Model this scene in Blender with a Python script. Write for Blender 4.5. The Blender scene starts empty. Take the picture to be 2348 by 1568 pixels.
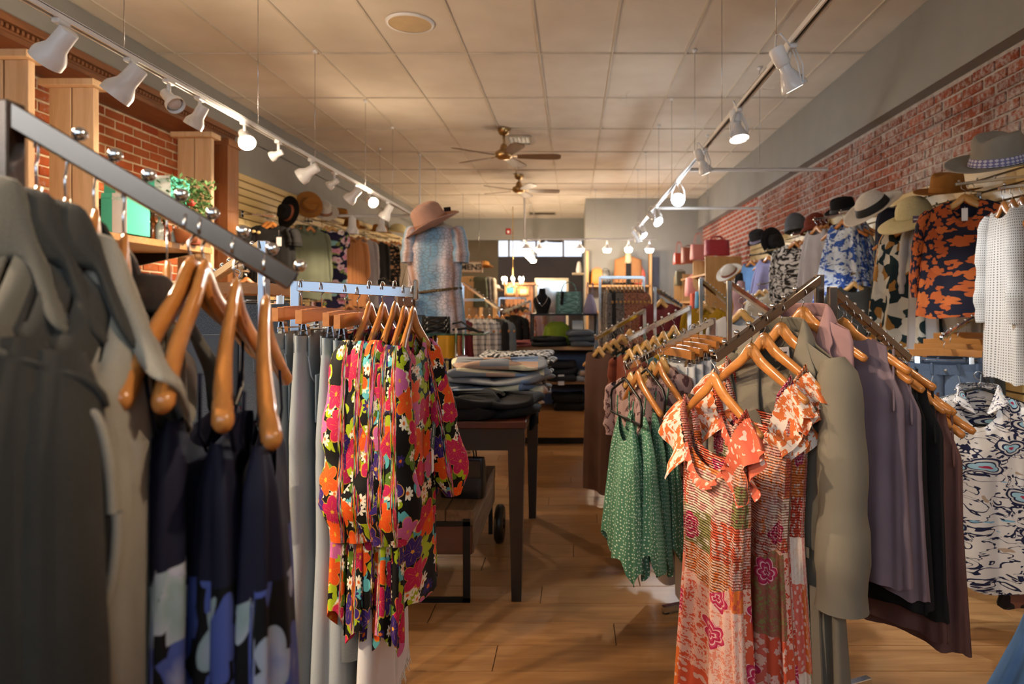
import bpy, bmesh, math, random
import numpy as np
from mathutils import Vector, Matrix
R = math.radians
PI = math.pi
random.seed(7)
F = 1565.0; VX = 1315.0; VY = 700.0; HC = 1.35      # focal length in px, principal point, camera height
def P(px, py, Z):
    return Vector(((px - VX) / F * Z, Z, HC + (VY - py) / F * Z))

scene = bpy.context.scene
COL = scene.collection

# ------------------------------------------------------------------ camera
cam_d = bpy.data.cameras.new('camera')
cam = bpy.data.objects.new('camera', cam_d)
COL.objects.link(cam)
cam.location = (0, 0, HC)
cam.rotation_euler = (R(90), 0, 0)
cam_d.sensor_width = 36.0
cam_d.lens = 36.0 * F / 2348.0
cam_d.shift_x = -(VX - 1174.0) / 2348.0
cam_d.shift_y = -(784.0 - VY) / 2348.0
cam_d.clip_start = 0.05
cam_d.dof.use_dof = True
cam_d.dof.focus_distance = 1.95
cam_d.dof.aperture_fstop = 3.6
scene.camera = cam

# ------------------------------------------------------------------ colour management, world
scene.view_settings.view_transform = 'Standard'
scene.view_settings.look = 'None'
scene.view_settings.gamma = 1.0
scene.view_settings.use_curve_mapping = False
scene.view_settings.exposure = 0.1
world = bpy.data.worlds.new('world')
scene.world = world
world.use_nodes = True
bg = world.node_tree.nodes['Background']
bg.inputs['Color'].default_value = (0.62, 0.75, 1.0, 1)
bg.inputs['Strength'].default_value = 1.2
try:
    scene.cycles.max_bounces = 5
    scene.cycles.diffuse_bounces = 3
    scene.cycles.glossy_bounces = 2
    scene.cycles.transmission_bounces = 2
    scene.cycles.transparent_max_bounces = 6
    scene.cycles.caustics_reflective = False
    scene.cycles.caustics_refractive = False
    scene.cycles.sample_clamp_indirect = 4.0
    scene.cycles.use_denoising = True
    scene.cycles.use_adaptive_sampling = True
    scene.cycles.adaptive_threshold = 0.1
    scene.cycles.adaptive_min_samples = 12
except Exception:
    pass

def area_light(name, loc, rot, sx, sy, energy, col):
    d = bpy.data.lights.new(name, 'AREA')
    d.shape = 'RECTANGLE'; d.size = sx; d.size_y = sy
    d.energy = energy; d.color = col
    o = bpy.data.objects.new(name, d); COL.objects.link(o)
    o.location = loc; o.rotation_euler = rot
    return o
# daylight through the shop front behind the camera
area_light('shop_front_daylight', (-0.6, -2.42, 2.62), (R(84), 0, 0), 5.6, 1.05, 85.0, (0.80, 0.90, 1.0))

SPOT_WARM = (1.0, 0.77, 0.53)
SPOT_COOL = (0.90, 0.96, 1.0)
def glow(parent, loc, energy, col, radius=0.05):
    d = bpy.data.lights.new('bulb_light', 'POINT'); d.energy = energy; d.color = col; d.shadow_soft_size = radius
    o = bpy.data.objects.new('bulb_light', d); COL.objects.link(o); o.parent = parent; o.location = loc
    return o
def spot(name, parent, loc, direction, energy, col, angle=70, blend=0.6, radius=0.03):
    d = bpy.data.lights.new(name, 'SPOT')
    d.energy = energy; d.color = col; d.spot_size = R(angle); d.spot_blend = blend
    d.shadow_soft_size = radius
    o = bpy.data.objects.new(name, d); COL.objects.link(o)
    o.parent = parent
    o.location = loc
    o.rotation_euler = Vector(direction).to_track_quat('-Z', 'Y').to_euler()
    return o

# ------------------------------------------------------------------ object helpers
def tag(o, label=None, cat=None, group=None, kind=None):
    if label: o['label'] = label
    if cat: o['category'] = cat
    if group: o['group'] = group
    if kind: o['kind'] = kind
    return o
def empty(name, loc=(0, 0, 0), rz=0.0, parent=None):
    o = bpy.data.objects.new(name, None); COL.objects.link(o)
    o.location = loc; o.rotation_euler = (0, 0, rz)
    o.empty_display_size = 0.05
    if parent: o.parent = parent
    return o
def thing(name, label, cat, loc=(0, 0, 0), rz=0.0, group=None):
    return tag(empty(name, loc, rz), label, cat, group)
def link(name, mesh, parent=None, loc=None, rot=None, label=None):
    o = bpy.data.objects.new(name, mesh); COL.objects.link(o)
    if parent: o.parent = parent
    if loc is not None: o.location = loc
    if rot is not None: o.rotation_euler = rot
    if label: o['label'] = label
    return o

class MB:
    """collects shapes; .mesh() makes mesh data, .obj() links one object"""
    def __init__(s):
        s.v = []; s.f = []; s.uv = []; s.sm = []; s.mi = []
        s.hasuv = False
    def add(s, vs, fs, uvs=None, smooth=True, mi=0):
        b = len(s.v)
        s.v.extend([tuple(p) for p in vs])
        for i, f in enumerate(fs):
            s.f.append(tuple(b + k for k in f))
            s.uv.append([uvs[k] for k in f] if uvs is not None else None)
            s.sm.append(smooth); s.mi.append(mi)
        if uvs is not None: s.hasuv = True
        return s
    def box(s, c, size, rot=None, bevel=0.0, mi=0):
        x, y, z = size[0] / 2, size[1] / 2, size[2] / 2
        M = rot.to_matrix() if rot is not None and hasattr(rot, 'to_matrix') else rot
        def tr(p):
            p = Vector(p)
            if M is not None: p = M @ p
            return (p[0] + c[0], p[1] + c[1], p[2] + c[2])
        if bevel <= 0:
            vs = [tr(p) for p in ((-x,-y,-z),(x,-y,-z),(x,y,-z),(-x,y,-z),(-x,-y,z),(x,-y,z),(x,y,z),(-x,y,z))]
            fs = [(3,2,1,0),(4,5,6,7),(0,1,5,4),(1,2,6,5),(2,3,7,6),(3,0,4,7)]
            return s.add(vs, fs, None, False, mi)
        b = min(bevel, x * .9, y * .9, z * .9)
        vs = []; idx = {}
        for sx in (-1, 1):
            for sy in (-1, 1):
                for sz in (-1, 1):
                    for k in range(3):
                        q = [sx * (x - b), sy * (y - b), sz * (z - b)]
                        q[k] = (sx * x, sy * y, sz * z)[k]
                        idx[(sx, sy, sz, k)] = len(vs); vs.append(tr(q))
        fs = []
        for k in range(3):
            a1, a2 = (k + 1) % 3, (k + 2) % 3
            for sg in (-1, 1):
                q = []
                for (p1, p2) in ((-1, -1), (1, -1), (1, 1), (-1, 1)):
                    t = [0, 0, 0]; t[k] = sg; t[a1] = p1; t[a2] = p2
                    q.append(idx[(t[0], t[1], t[2], k)])
                fs.append(tuple(q) if sg > 0 else tuple(reversed(q)))
        for k in range(3):
            a1, a2 = (k + 1) % 3, (k + 2) % 3
            for p1 in (-1, 1):
                for p2 in (-1, 1):
                    t0 = [0, 0, 0]; t0[a1] = p1; t0[a2] = p2
                    t1 = list(t0); t0[k] = -1; t1[k] = 1
                    q = (idx[(*t0, a1)], idx[(*t1, a1)], idx[(*t1, a2)], idx[(*t0, a2)])
                    fs.append(q if p1 * p2 < 0 else tuple(reversed(q)))
        for sx in (-1, 1):
            for sy in (-1, 1):
                for sz in (-1, 1):
                    q = (idx[(sx, sy, sz, 0)], idx[(sx, sy, sz, 1)], idx[(sx, sy, sz, 2)])
                    fs.append(q if sx * sy * sz > 0 else tuple(reversed(q)))
        return s.add(vs, fs, None, False, mi)
    def tube(s, pts, r, seg=8, caps=True, flat=1.0, up=None, mi=0, smooth=True, uvscale=None):
        """sweep an ellipse (r across, r*flat along 'up') along pts; r number or list"""
        pts = [Vector(p) for p in pts]
        n = len(pts)
        rr = r if isinstance(r, (list, tuple)) else [r] * n
        ff = flat if isinstance(flat, (list, tuple)) else [flat] * n
        vs = []; uvs = []
        prev = None; acc = 0.0
        for i, p in enumerate(pts):
            t = (pts[min(i + 1, n - 1)] - pts[max(i - 1, 0)])
            if t.length < 1e-9: t = Vector((0, 0, 1))
            t.normalize()
            if prev is None:
                ref = Vector(up) if up is not None else (Vector((0, 0, 1)) if abs(t.z) < .9 else Vector((1, 0, 0)))
            else:
                ref = prev
            a = ref - t * ref.dot(t)
            if a.length < 1e-6:
                a = Vector((1, 0, 0)) - t * t.x
                if a.length < 1e-6: a = Vector((0, 1, 0))
            a.normalize(); prev = a
            b = t.cross(a)
            if i: acc += (pts[i] - pts[i - 1]).length
            for k in range(seg):
                g = 2 * PI * k / seg
                vs.append(p + a * (math.cos(g) * rr[i] * ff[i]) + b * (math.sin(g) * rr[i]))
                uvs.append((k / seg * 2 * PI * max(rr), -acc))
        fs = []
        for i in range(n - 1):
            for k in range(seg):
                k2 = (k + 1) % seg
                fs.append((i * seg + k, i * seg + k2, (i + 1) * seg + k2, (i + 1) * seg + k))
        if caps:
            fs.append(tuple(range(seg - 1, -1, -1)))
            fs.append(tuple((n - 1) * seg + k for k in range(seg)))
        return s.add(vs, fs, uvs, smooth, mi)
    def lathe(s, prof, seg=20, M=None, mi=0, smooth=True, capb=False, capt=False):
        vs = []
        for (r, z) in prof:
            for k in range(seg):
                g = 2 * PI * k / seg
                p = Vector((r * math.cos(g), r * math.sin(g), z))
                vs.append(M @ p if M is not None else p)
        fs = []
        n = len(prof)
        for i in range(n - 1):
            for k in range(seg):
                k2 = (k + 1) % seg
                fs.append((i * seg + k, i * seg + k2, (i + 1) * seg + k2, (i + 1) * seg + k))
        if capb: fs.append(tuple(range(seg - 1, -1, -1)))
        if capt: fs.append(tuple((n - 1) * seg + k for k in range(seg)))
        return s.add(vs, fs, None, smooth, mi)
    def sphere(s, c, r, seg=10, rings=6, sc=(1, 1, 1), mi=0):
        vs = [(c[0], c[1], c[2] - r * sc[2])]
        for i in range(1, rings):
            a = PI * i / rings - PI / 2
            for k in range(seg):
                g = 2 * PI * k / seg
                vs.append((c[0] + r * sc[0] * math.cos(a) * math.cos(g), c[1] + r * sc[1] * math.cos(a) * math.sin(g), c[2] + r * sc[2] * math.sin(a)))
        vs.append((c[0], c[1], c[2] + r * sc[2]))
        fs = []
        for k in range(seg):
            k2 = (k + 1) % seg
            fs.append((0, 1 + k2, 1 + k))
            for i in range(rings - 2):
                a = 1 + i * seg
                fs.append((a + k, a + k2, a + seg + k2, a + seg + k))
            fs.append((1 + (rings - 2) * seg + k, 1 + (rings - 2) * seg + k2, len(vs) - 1))
        return s.add(vs, fs, None, True, mi)
    def grid(s, arr, uv=None, closed=False, mi=0, smooth=True):
        """arr: (rows, cols, 3) array"""
        arr = np.asarray(arr); m, n = arr.shape[:2]
        vs = arr.reshape(-1, 3).tolist()
        uvs = None if uv is None else [tuple(q) for q in np.asarray(uv).reshape(-1, 2).tolist()]
        fs = []
        for i in range(m - 1):
            for k in range(n if closed else n - 1):
                k2 = (k + 1) % n
                fs.append((i * n + k, i * n + k2, (i + 1) * n + k2, (i + 1) * n + k))
        return s.add(vs, fs, uvs, smooth, mi)
    def prism(s, outline, y0, y1, mi=0):
        """outline in x,z extruded along y"""
        n = len(outline)
        vs = [(x, y0, z) for x, z in outline] + [(x, y1, z) for x, z in outline]
        fs = [tuple(range(n)), tuple(range(2 * n - 1, n - 1, -1))]
        for k in range(n):
            k2 = (k + 1) % n
            fs.append((k, k + n, k2 + n, k2))
        return s.add(vs, fs, None, False, mi)
    def mesh(s, name, mat=None):
        me = bpy.data.meshes.new(name)
        me.from_pydata(s.v, [], s.f)
        me.polygons.foreach_set('use_smooth', s.sm)
        if s.hasuv:
            uvl = me.uv_layers.new(name='UVMap')
            flat = []
            for f, u in zip(s.f, s.uv):
                if u is None: flat.extend([0.0] * (2 * len(f)))
                else:
                    for q in u: flat.extend((q[0], q[1]))
            uvl.data.foreach_set('uv', flat)
        mats = mat if isinstance(mat, (list, tuple)) else ([mat] if mat else [])
        for m_ in mats: me.materials.append(m_)
        if len(mats) > 1: me.polygons.foreach_set('material_index', s.mi)
        me.update()
        return me
    def obj(s, name, mat=None, parent=None, loc=None, rot=None, label=None):
        return link(name, s.mesh(name, mat), parent, loc, rot, label)
def solidify(o, t, offset=0.0):
    m = o.modifiers.new('thickness', 'SOLIDIFY'); m.thickness = t; m.offset = offset
    return o
def struct(o):
    o['kind'] = 'structure'; return o
def ordinal(i):
    return ['first', 'second', 'third', 'fourth', 'fifth', 'sixth', 'seventh', 'eighth', 'ninth', 'tenth', 'eleventh', 'twelfth', 'thirteenth', 'fourteenth'][i]

# ------------------------------------------------------------------ materials
def C(h, a=1.0):
    h = h.lstrip('#')
    o = []
    for i in (0, 2, 4):
        c = int(h[i:i + 2], 16) / 255.0
        o.append(c / 12.92 if c <= 0.04045 else ((c + 0.055) / 1.055) ** 2.4)
    return (o[0], o[1], o[2], a)
class NT:
    """small wrapper to write node trees briefly"""
    def __init__(s, name):
        s.m = bpy.data.materials.new(name); s.m.use_nodes = True
        s.t = s.m.node_tree; s.b = s.t.nodes['Principled BSDF']
    def n(s, typ, **kw):
        nd = s.t.nodes.new(typ)
        for k, v in kw.items(): setattr(nd, k, v)
        return nd
    def set(s, inp, val):
        if val is None: return
        if isinstance(val, bpy.types.NodeSocket): s.t.links.new(val, inp)
        elif isinstance(val, (tuple, list)) and inp.type == 'RGBA' and len(val) == 3: inp.default_value = (*val, 1)
        else: inp.default_value = val
    def m_(s, op, a, b=None, c=None, clamp=False):
        nd = s.n('ShaderNodeMath', operation=op, use_clamp=clamp)
        s.set(nd.inputs[0], a)
        if b is not None: s.set(nd.inputs[1], b)
        if c is not None: s.set(nd.inputs[2], c)
        return nd.outputs[0]
    def vm(s, op, a, b=None, sc=None):
        nd = s.n('ShaderNodeVectorMath', operation=op)
        s.set(nd.inputs[0], a)
        if b is not None: s.set(nd.inputs[1], b)
        if sc is not None: s.set(nd.inputs['Scale'], sc)
        return nd.outputs['Value'] if op in ('LENGTH', 'DISTANCE', 'DOT_PRODUCT') else nd.outputs['Vector']
    def uv(s):
        return s.n('ShaderNodeTexCoord').outputs['UV']
    def ob(s):
        return s.n('ShaderNodeTexCoord').outputs['Object']
    def geo(s):
        return s.n('ShaderNodeNewGeometry').outputs['Position']
    def rnd(s):
        return s.n('ShaderNodeObjectInfo').outputs['Random']
    def mapping(s, vec, scale=(1, 1, 1), loc=(0, 0, 0), rot=(0, 0, 0)):
        nd = s.n('ShaderNodeMapping')
        s.set(nd.inputs['Vector'], vec)
        nd.inputs['Scale'].default_value = scale; nd.inputs['Location'].default_value = loc; nd.inputs['Rotation'].default_value = rot
        return nd.outputs[0]
    def noise(s, vec, scale, detail=2.0, rough=0.5, dist=0.0, col=False):
        nd = s.n('ShaderNodeTexNoise')
        s.set(nd.inputs['Vector'], vec); nd.inputs['Scale'].default_value = scale
        nd.inputs['Detail'].default_value = detail; nd.inputs['Roughness'].default_value = rough; nd.inputs['Distortion'].default_value = dist
        return nd.outputs['Color'] if col else nd.outputs[0]
    def vor(s, vec, scale=1.0, feature='F1', rnd=1.0, dim='2D'):
        nd = s.n('ShaderNodeTexVoronoi', feature=feature, voronoi_dimensions=dim)
        s.set(nd.inputs['Vector'], vec); nd.inputs['Scale'].default_value = scale; nd.inputs['Randomness'].default_value = rnd
        return nd
    def wave(s, vec, scale, dist=0.0, typ='BANDS', direction='X', detail=2.0, dscale=1.0):
        nd = s.n('ShaderNodeTexWave', wave_type=typ)
        if typ == 'BANDS': nd.bands_direction = direction
        s.set(nd.inputs['Vector'], vec); nd.inputs['Scale'].default_value = scale; nd.inputs['Distortion'].default_value = dist
        nd.inputs['Detail'].default_value = detail; nd.inputs['Detail Scale'].default_value = dscale
        return nd.outputs['Fac']
    def mix(s, f, a, b, blend='MIX'):
        nd = s.n('ShaderNodeMix', data_type='RGBA', blend_type=blend)
        s.set(nd.inputs[0], f); s.set(nd.inputs[6], a); s.set(nd.inputs[7], b)
        return nd.outputs[2]
    def ramp(s, f, stops, interp='LINEAR'):
        nd = s.n('ShaderNodeValToRGB'); cr = nd.color_ramp; cr.interpolation = interp
        while len(cr.elements) < len(stops): cr.elements.new(0.5)
        for e, (p, c) in zip(cr.elements, stops):
            e.position = p; e.color = c if len(c) == 4 else (*c, 1)
        s.set(nd.inputs[0], f)
        return nd.outputs[0]
    def sep(s, v):
        nd = s.n('ShaderNodeSeparateXYZ'); s.set(nd.inputs[0], v); return nd.outputs
    def comb(s, x, y, z=0.0):
        nd = s.n('ShaderNodeCombineXYZ'); s.set(nd.inputs[0], x); s.set(nd.inputs[1], y); s.set(nd.inputs[2], z); return nd.outputs[0]
    def bump(s, h, strength=0.3, dist=0.01):
        nd = s.n('ShaderNodeBump'); s.set(nd.inputs['Height'], h)
        nd.inputs['Strength'].default_value = strength; nd.inputs['Distance'].default_value = dist
        s.t.links.new(nd.outputs[0], s.b.inputs['Normal'])
    def out(s, col, rough=0.6, metal=0.0, spec=0.5, sheen=0.0, coat=0.0):
        s.set(s.b.inputs['Base Color'], col); s.set(s.b.inputs['Roughness'], rough); s.set(s.b.inputs['Metallic'], metal)
        s.b.inputs['Specular IOR Level'].default_value = spec
        if sheen:
            s.b.inputs['Sheen Weight'].default_value = sheen; s.b.inputs['Sheen Roughness'].default_value = 0.5
        if coat:
            s.b.inputs['Coat Weight'].default_value = coat; s.b.inputs['Coat Roughness'].default_value = 0.12
        return s.m
    def flower(s, uv, scale, petals, size, off=(0, 0, 0), depth=0.35, stretch=1.0):
        """voronoi cells with a petal outline: mask, random colour socket, relative radius, angle"""
        p = s.mapping(uv, (scale, scale * stretch, 1), off)
        v = s.vor(p)
        d = s.sep(s.vm('SUBTRACT', p, v.outputs['Position']))
        rc = s.sep(v.outputs['Color'])
        ang = s.m_('ADD', s.m_('ARCTAN2', d[1], d[0]), s.m_('MULTIPLY', rc[0], 6.28))
        rr = v.outputs['Distance']
        rad = s.m_('MULTIPLY', s.m_('ADD', s.m_('MULTIPLY', s.m_('ABSOLUTE', s.m_('COSINE', s.m_('MULTIPLY', ang, petals / 2.0))), depth), 1.0 - depth), size)
        rel = s.m_('DIVIDE', rr, rad)
        return s.m_('LESS_THAN', rel, 1.0), rc, rel, ang

def plain(name, col, rough=0.6, metal=0.0, spec=0.5, var=0.08, scale=6.0, coat=0.0, bump=0.0):
    t = NT(name)
    n = t.noise(t.ob(), scale, 3)
    c = col if isinstance(col, tuple) else C(col)
    lo = tuple(max(0, q * (1 - var)) for q in c[:3]); hi = tuple(min(1, q * (1 + var)) for q in c[:3])
    if bump: t.bump(t.noise(t.ob(), 60, 2), bump, 0.004)
    return t.out(t.ramp(n, [(0.3, lo), (0.7, hi)]), rough, metal, spec, 0, coat)
def fabric(name, c1, c2=None, scale=9.0, rough=0.85, weave=900.0, bump=0.15, sheen=0.0, heather=0.0, pobj=0.0):
    t = NT(name); uv = t.uv()
    a = C(c1); b = C(c2) if c2 else tuple(q * 0.82 for q in a[:3])
    col = t.mix(t.noise(uv, scale, 3), a, b)
    if heather: col = t.mix(t.m_('MULTIPLY', t.noise(uv, 420, 2), heather), col, C('#000000'))
    if pobj:
        col = t.mix(t.m_('MULTIPLY', t.rnd(), pobj), col, (0, 0, 0, 1))
    t.bump(t.noise(uv, weave, 1), bump, 0.002)
    return t.out(col, rough, 0, 0.25, sheen)
def wood(name, c1, c2, axis='X', scale=3.0, stretch=14.0, rough=0.45, coat=0.0, coord='ob', perobj=0.0, knots=0.0, bump=0.1):
    t = NT(name)
    sc = {'X': (1, stretch, stretch), 'Y': (stretch, 1, stretch), 'Z': (stretch, stretch, 1)}[axis]
    base = t.ob() if coord == 'ob' else t.uv()
    if perobj:
        base = t.vm('ADD', base, t.comb(t.m_('MULTIPLY', t.rnd(), 37.0), t.m_('MULTIPLY', t.rnd(), 11.0), t.m_('MULTIPLY', t.rnd(), 23.0)))
    v = t.mapping(base, sc)
    g = t.noise(v, scale, 5, 0.6, 0.6)
    col = t.ramp(g, [(0.28, C(c2)), (0.5, t_mid(c1, c2)), (0.72, C(c1))])
    if perobj:
        col = t.mix(t.m_('MULTIPLY', t.rnd(), perobj), col, C(c2), 'MULTIPLY')
    if knots:
        kv = t.vor(t.mapping(base, (4, 4, 1.6)), 1.0, dim='3D')
        col = t.mix(t.m_('LESS_THAN', kv.outputs['Distance'], knots), col, C('#4a2a14'))
    t.bump(g, bump, 0.003)
    return t.out(col, rough, 0, 0.5, 0, coat)
def t_mid(a, b):
    x, y = C(a), C(b)
    return tuple((p + q) / 2 for p, q in zip(x, y))
def metal(name, col, rough, var=0.05):
    t = NT(name)
    return t.out(C(col), t.m_('ADD', t.m_('MULTIPLY', t.noise(t.ob(), 30, 2), var), rough), 1.0, 0.5)
def emit(name, col, strength):
    t = NT(name); t.out(col, 0.5)
    t.set(t.b.inputs['Emission Color'], col); t.b.inputs['Emission Strength'].default_value = strength
    return t.m

M = {}
M['chrome'] = metal('chrome', '#d8dade', 0.10)
M['chrome_dull'] = metal('chrome_dull', '#9a8f88', 0.24)
M['bronze_chrome'] = metal('bronze_chrome', '#84766c', 0.22)
M['wire'] = metal('wire', '#b8bac0', 0.2)
M['black_metal'] = plain('black_metal', '#15130f', 0.45, 0.2, 0.4)
M['hanger_wood'] = wood('hanger_wood', '#c98644', '#a5652c', 'X', 3.0, 10.0, 0.28, 0.35, bump=0.03)
M['hanger_pale'] = wood('hanger_pale', '#d9ac68', '#b98848', 'X', 3.0, 10.0, 0.32, 0.3, bump=0.03)
M['black_plastic'] = plain('black_plastic', '#121212', 0.35)
M['white_metal'] = plain('white_metal', '#e9e9ea', 0.35, 0, 0.5, 0.02)
M['white_paper'] = plain('white_paper', '#e8e4e2', 0.7, 0, 0.3, 0.04)
M['glass'] = None
def glass_mat(name, tint, mixf=0.75, rough=0.03):
    t = NT(name)
    tr = t.n('ShaderNodeBsdfTransparent'); tr.inputs[0].default_value = tint
    gl = t.n('ShaderNodeBsdfGlossy'); gl.inputs['Roughness'].default_value = rough
    fr = t.n('ShaderNodeFresnel'); fr.inputs[0].default_value = 1.5
    mx = t.n('ShaderNodeMixShader')
    t.t.links.new(fr.outputs[0], mx.inputs[0]); t.t.links.new(tr.outputs[0], mx.inputs[1]); t.t.links.new(gl.outputs[0], mx.inputs[2])
    o = [n for n in t.t.nodes if n.type == 'OUTPUT_MATERIAL'][0]
    t.t.links.new(mx.outputs[0], o.inputs[0])
    return t.m
M['glass'] = glass_mat('clear_glass', (0.94, 0.97, 0.96, 1))
M['glass_green'] = glass_mat('green_edge_glass', (0.55, 0.78, 0.66, 1))

# building surfaces
def mat_paint(name, col, sc=4.0, rough=0.8):
    t = NT(name); g = t.geo()
    c = C(col)
    n = t.noise(g, sc, 4)
    t.bump(t.noise(g, 120, 2), 0.06, 0.002)
    return t.out(t.ramp(n, [(0.3, tuple(q * 0.95 for q in c[:3])), (0.7, tuple(min(1, q * 1.04) for q in c[:3]))]), rough, 0, 0.3)
M['grey_paint'] = mat_paint('grey_paint', '#8d8c88')
M['purple_paint'] = mat_paint('purple_paint', '#857f84')
def mat_tile():
    t = NT('ceiling_tile'); g = t.geo()
    col = t.ramp(t.noise(g, 2.5, 3), [(0.3, C('#d6cdbf')), (0.7, C('#e2dacd'))])
    col = t.mix(t.m_('MULTIPLY', t.rnd(), 0.12), col, C('#a89b86'))
    t.bump(t.noise(g, 90, 4, 0.7), 0.35, 0.004)
    return t.out(col, 0.9, 0, 0.2)
M['ceiling_tile'] = mat_tile()
M['grid_white'] = plain('grid_white', '#cfc6b6', 0.95, 0, 0.1)
def mat_brick(name, c1, c2, c3, white):
    t = NT(name); g = t.geo()
    r = t.rnd()
    col = t.ramp(r, [(0.0, C(c1)), (0.35, C(c2)), (0.7, C(c3)), (1.0, C(c1))])
    n = t.noise(g, 14, 5, 0.65)
    col = t.mix(t.m_('MULTIPLY', n, 0.45), col, C('#3d1a10'))
    wn = t.noise(g, 22, 6, 0.75)
    wl = t.noise(g, 1.3, 2)
    f = t.m_('MULTIPLY', t.m_('SUBTRACT', t.m_('ADD', t.m_('MULTIPLY', wl, 0.5), wn), 1.0 - white), 4.0, clamp=True)
    col = t.mix(f, col, C('#b9b2ae'))
    t.bump(n, 0.5, 0.006)
    return t.out(col, 0.85, 0, 0.2)
M['brick_right'] = mat_brick('brick_right', '#a8573a', '#94472a', '#8a4c32', 0.29)
M['brick_left'] = mat_brick('brick_left', '#cc6a3c', '#b8552c', '#d07848', 0.16)
def mat_mortar(name, c1, c2):
    t = NT(name); g = t.geo()
    n = t.noise(g, 16, 5)
    t.bump(n, 0.4, 0.006)
    return t.out(t.ramp(n, [(0.3, C(c2)), (0.7, C(c1))]), 0.9, 0, 0.2)
M['mortar_right'] = mat_mortar('mortar_right', '#c4bab2', '#a3978f')
M['mortar_left'] = mat_mortar('mortar_left', '#eedcbc', '#d2b890')
def mat_brickfar(name, c1, c2, mortar):
    t = NT(name); g = t.sep(t.geo())
    nd = t.n('ShaderNodeTexBrick')
    t.set(nd.inputs['Vector'], t.comb(g[1], g[2]))
    nd.inputs['Color1'].default_value = C(c1); nd.inputs['Color2'].default_value = C(c2); nd.inputs['Mortar'].default_value = C(mortar)
    nd.inputs['Scale'].default_value = 1.0; nd.inputs['Mortar Size'].default_value = 0.012
    nd.inputs['Brick Width'].default_value = 0.235; nd.inputs['Row Height'].default_value = 0.072
    return t.out(nd.outputs[0], 0.85, 0, 0.2)
M['brick_far'] = mat_brickfar('brick_far', '#a8553f', '#8f4734', '#b0a59e')
M['slatwall'] = wood('slatwall', '#d8bf86', '#c9ae74', 'Y', 1.2, 10.0, 0.4, 0.1, bump=0.02)
M['groove'] = plain('groove', '#5a4526', 0.7)
M['pine'] = wood('pine', '#dcbb96', '#c49f78', 'Z', 2.0, 12.0, 0.6, knots=0.07)
M['brown_trim'] = wood('brown_trim', '#8a5a36', '#6a3f22', 'Y', 2.0, 12.0, 0.45, 0.1)
M['brown_trim_z'] = wood('brown_trim_z', '#9a6840', '#7a4c2a', 'Z', 2.0, 12.0, 0.45, 0.1)
M['oak'] = wood('oak', '#c4935c', '#a87845', 'X', 2.0, 12.0, 0.5)
M['oak_z'] = wood('oak_z', '#be9460', '#a47a48', 'Z', 2.0, 12.0, 0.5)
M['dark_wood'] = wood('dark_wood', '#241812', '#15100c', 'X', 2.0, 12.0, 0.35, 0.3)
M['red_wood'] = wood('red_wood', '#5c2c1a', '#401c10', 'X', 2.0, 12.0, 0.3, 0.4)
M['rough_wood'] = wood('rough_wood', '#8a6a48', '#60462c', 'Y', 3.0, 10.0, 0.7)
def mat_floor():
    t = NT('floor_plank')
    g = t.geo()
    base = t.vm('ADD', g, t.comb(t.m_('MULTIPLY', t.rnd(), 41.0), t.m_('MULTIPLY', t.rnd(), 13.0), 0.0))
    n = t.noise(t.mapping(base, (1.2, 14, 1)), 2.0, 6, 0.62, 0.8)
    col = t.ramp(n, [(0.25, C('#76502e')), (0.5, C('#996f44')), (0.75, C('#ae8557'))])
    col = t.mix(t.m_('MULTIPLY', t.rnd(), 0.55), col, C('#9c6f42'))
    t.bump(n, 0.05, 0.002)
    return t.out(col, t.m_('ADD', t.m_('MULTIPLY', n, 0.15), 0.28), 0, 0.45)
M['floor_plank'] = mat_floor()
M['floor_joint'] = plain('floor_joint', '#4a2f1a', 0.6)
M['bulb_warm'] = emit('bulb_warm', (1.0, 0.78, 0.50, 1), 30.0)
M['bulb_cool'] = emit('bulb_cool', (0.86, 0.95, 1.0, 1), 30.0)
M['bulb_dim'] = emit('bulb_dim', (1.0, 0.9, 0.75, 1), 4.0)

# ------------------------------------------------------------------ the room
ZC = 3.457                       # ceiling height
XLS, ZLS = -3.49, 3.11           # left soffit face, its lower edge
XRS, ZRS = 2.45, 2.86            # right soffit face, its lower edge
XRW = 2.55                       # right brick wall
XLB = -3.85                      # left brick alcove
YB = 16.5; YE = 13.46            # back wall header, end wall on the right
Y0 = -2.2
# floor: slab and planks
fl = struct(MB().box((-0.7, 9.0, -0.055), (8.0, 24.0, 0.1)).obj('floor', M['floor_joint']))
pw, pl = 0.19, 1.26
pm = MB().box((0, 0, -0.003), (pl - 0.003, pw - 0.003, 0.012), bevel=0.0015).mesh('plank', M['floor_plank'])
row = 0; y = 0.9
while y < 9.6:
    x = -3.9 + (row * 0.47) % pl
    while x < 2.9:
        if x > -1.9 or y > 5:
            link('plank', pm, fl, (x, y, 0))
        x += pl
    y += pw; row += 1
MB().box((-0.7, 14.6, -0.002), (8.0, 10.0, 0.01)).obj('floor_boards', M['floor_plank'], fl)
MB().box((-0.7, -0.7, -0.002), (8.0, 3.0, 0.01)).obj('floor_boards', M['floor_plank'], fl)
MB().box((2.35, 5.0, -0.003), (1.2, 9.4, 0.01)).obj('floor_boards', M['floor_plank'], fl)
MB().box((-2.9, 2.8, -0.003), (2.0, 4.4, 0.01)).obj('floor_boards', M['floor_plank'], fl)

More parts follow.
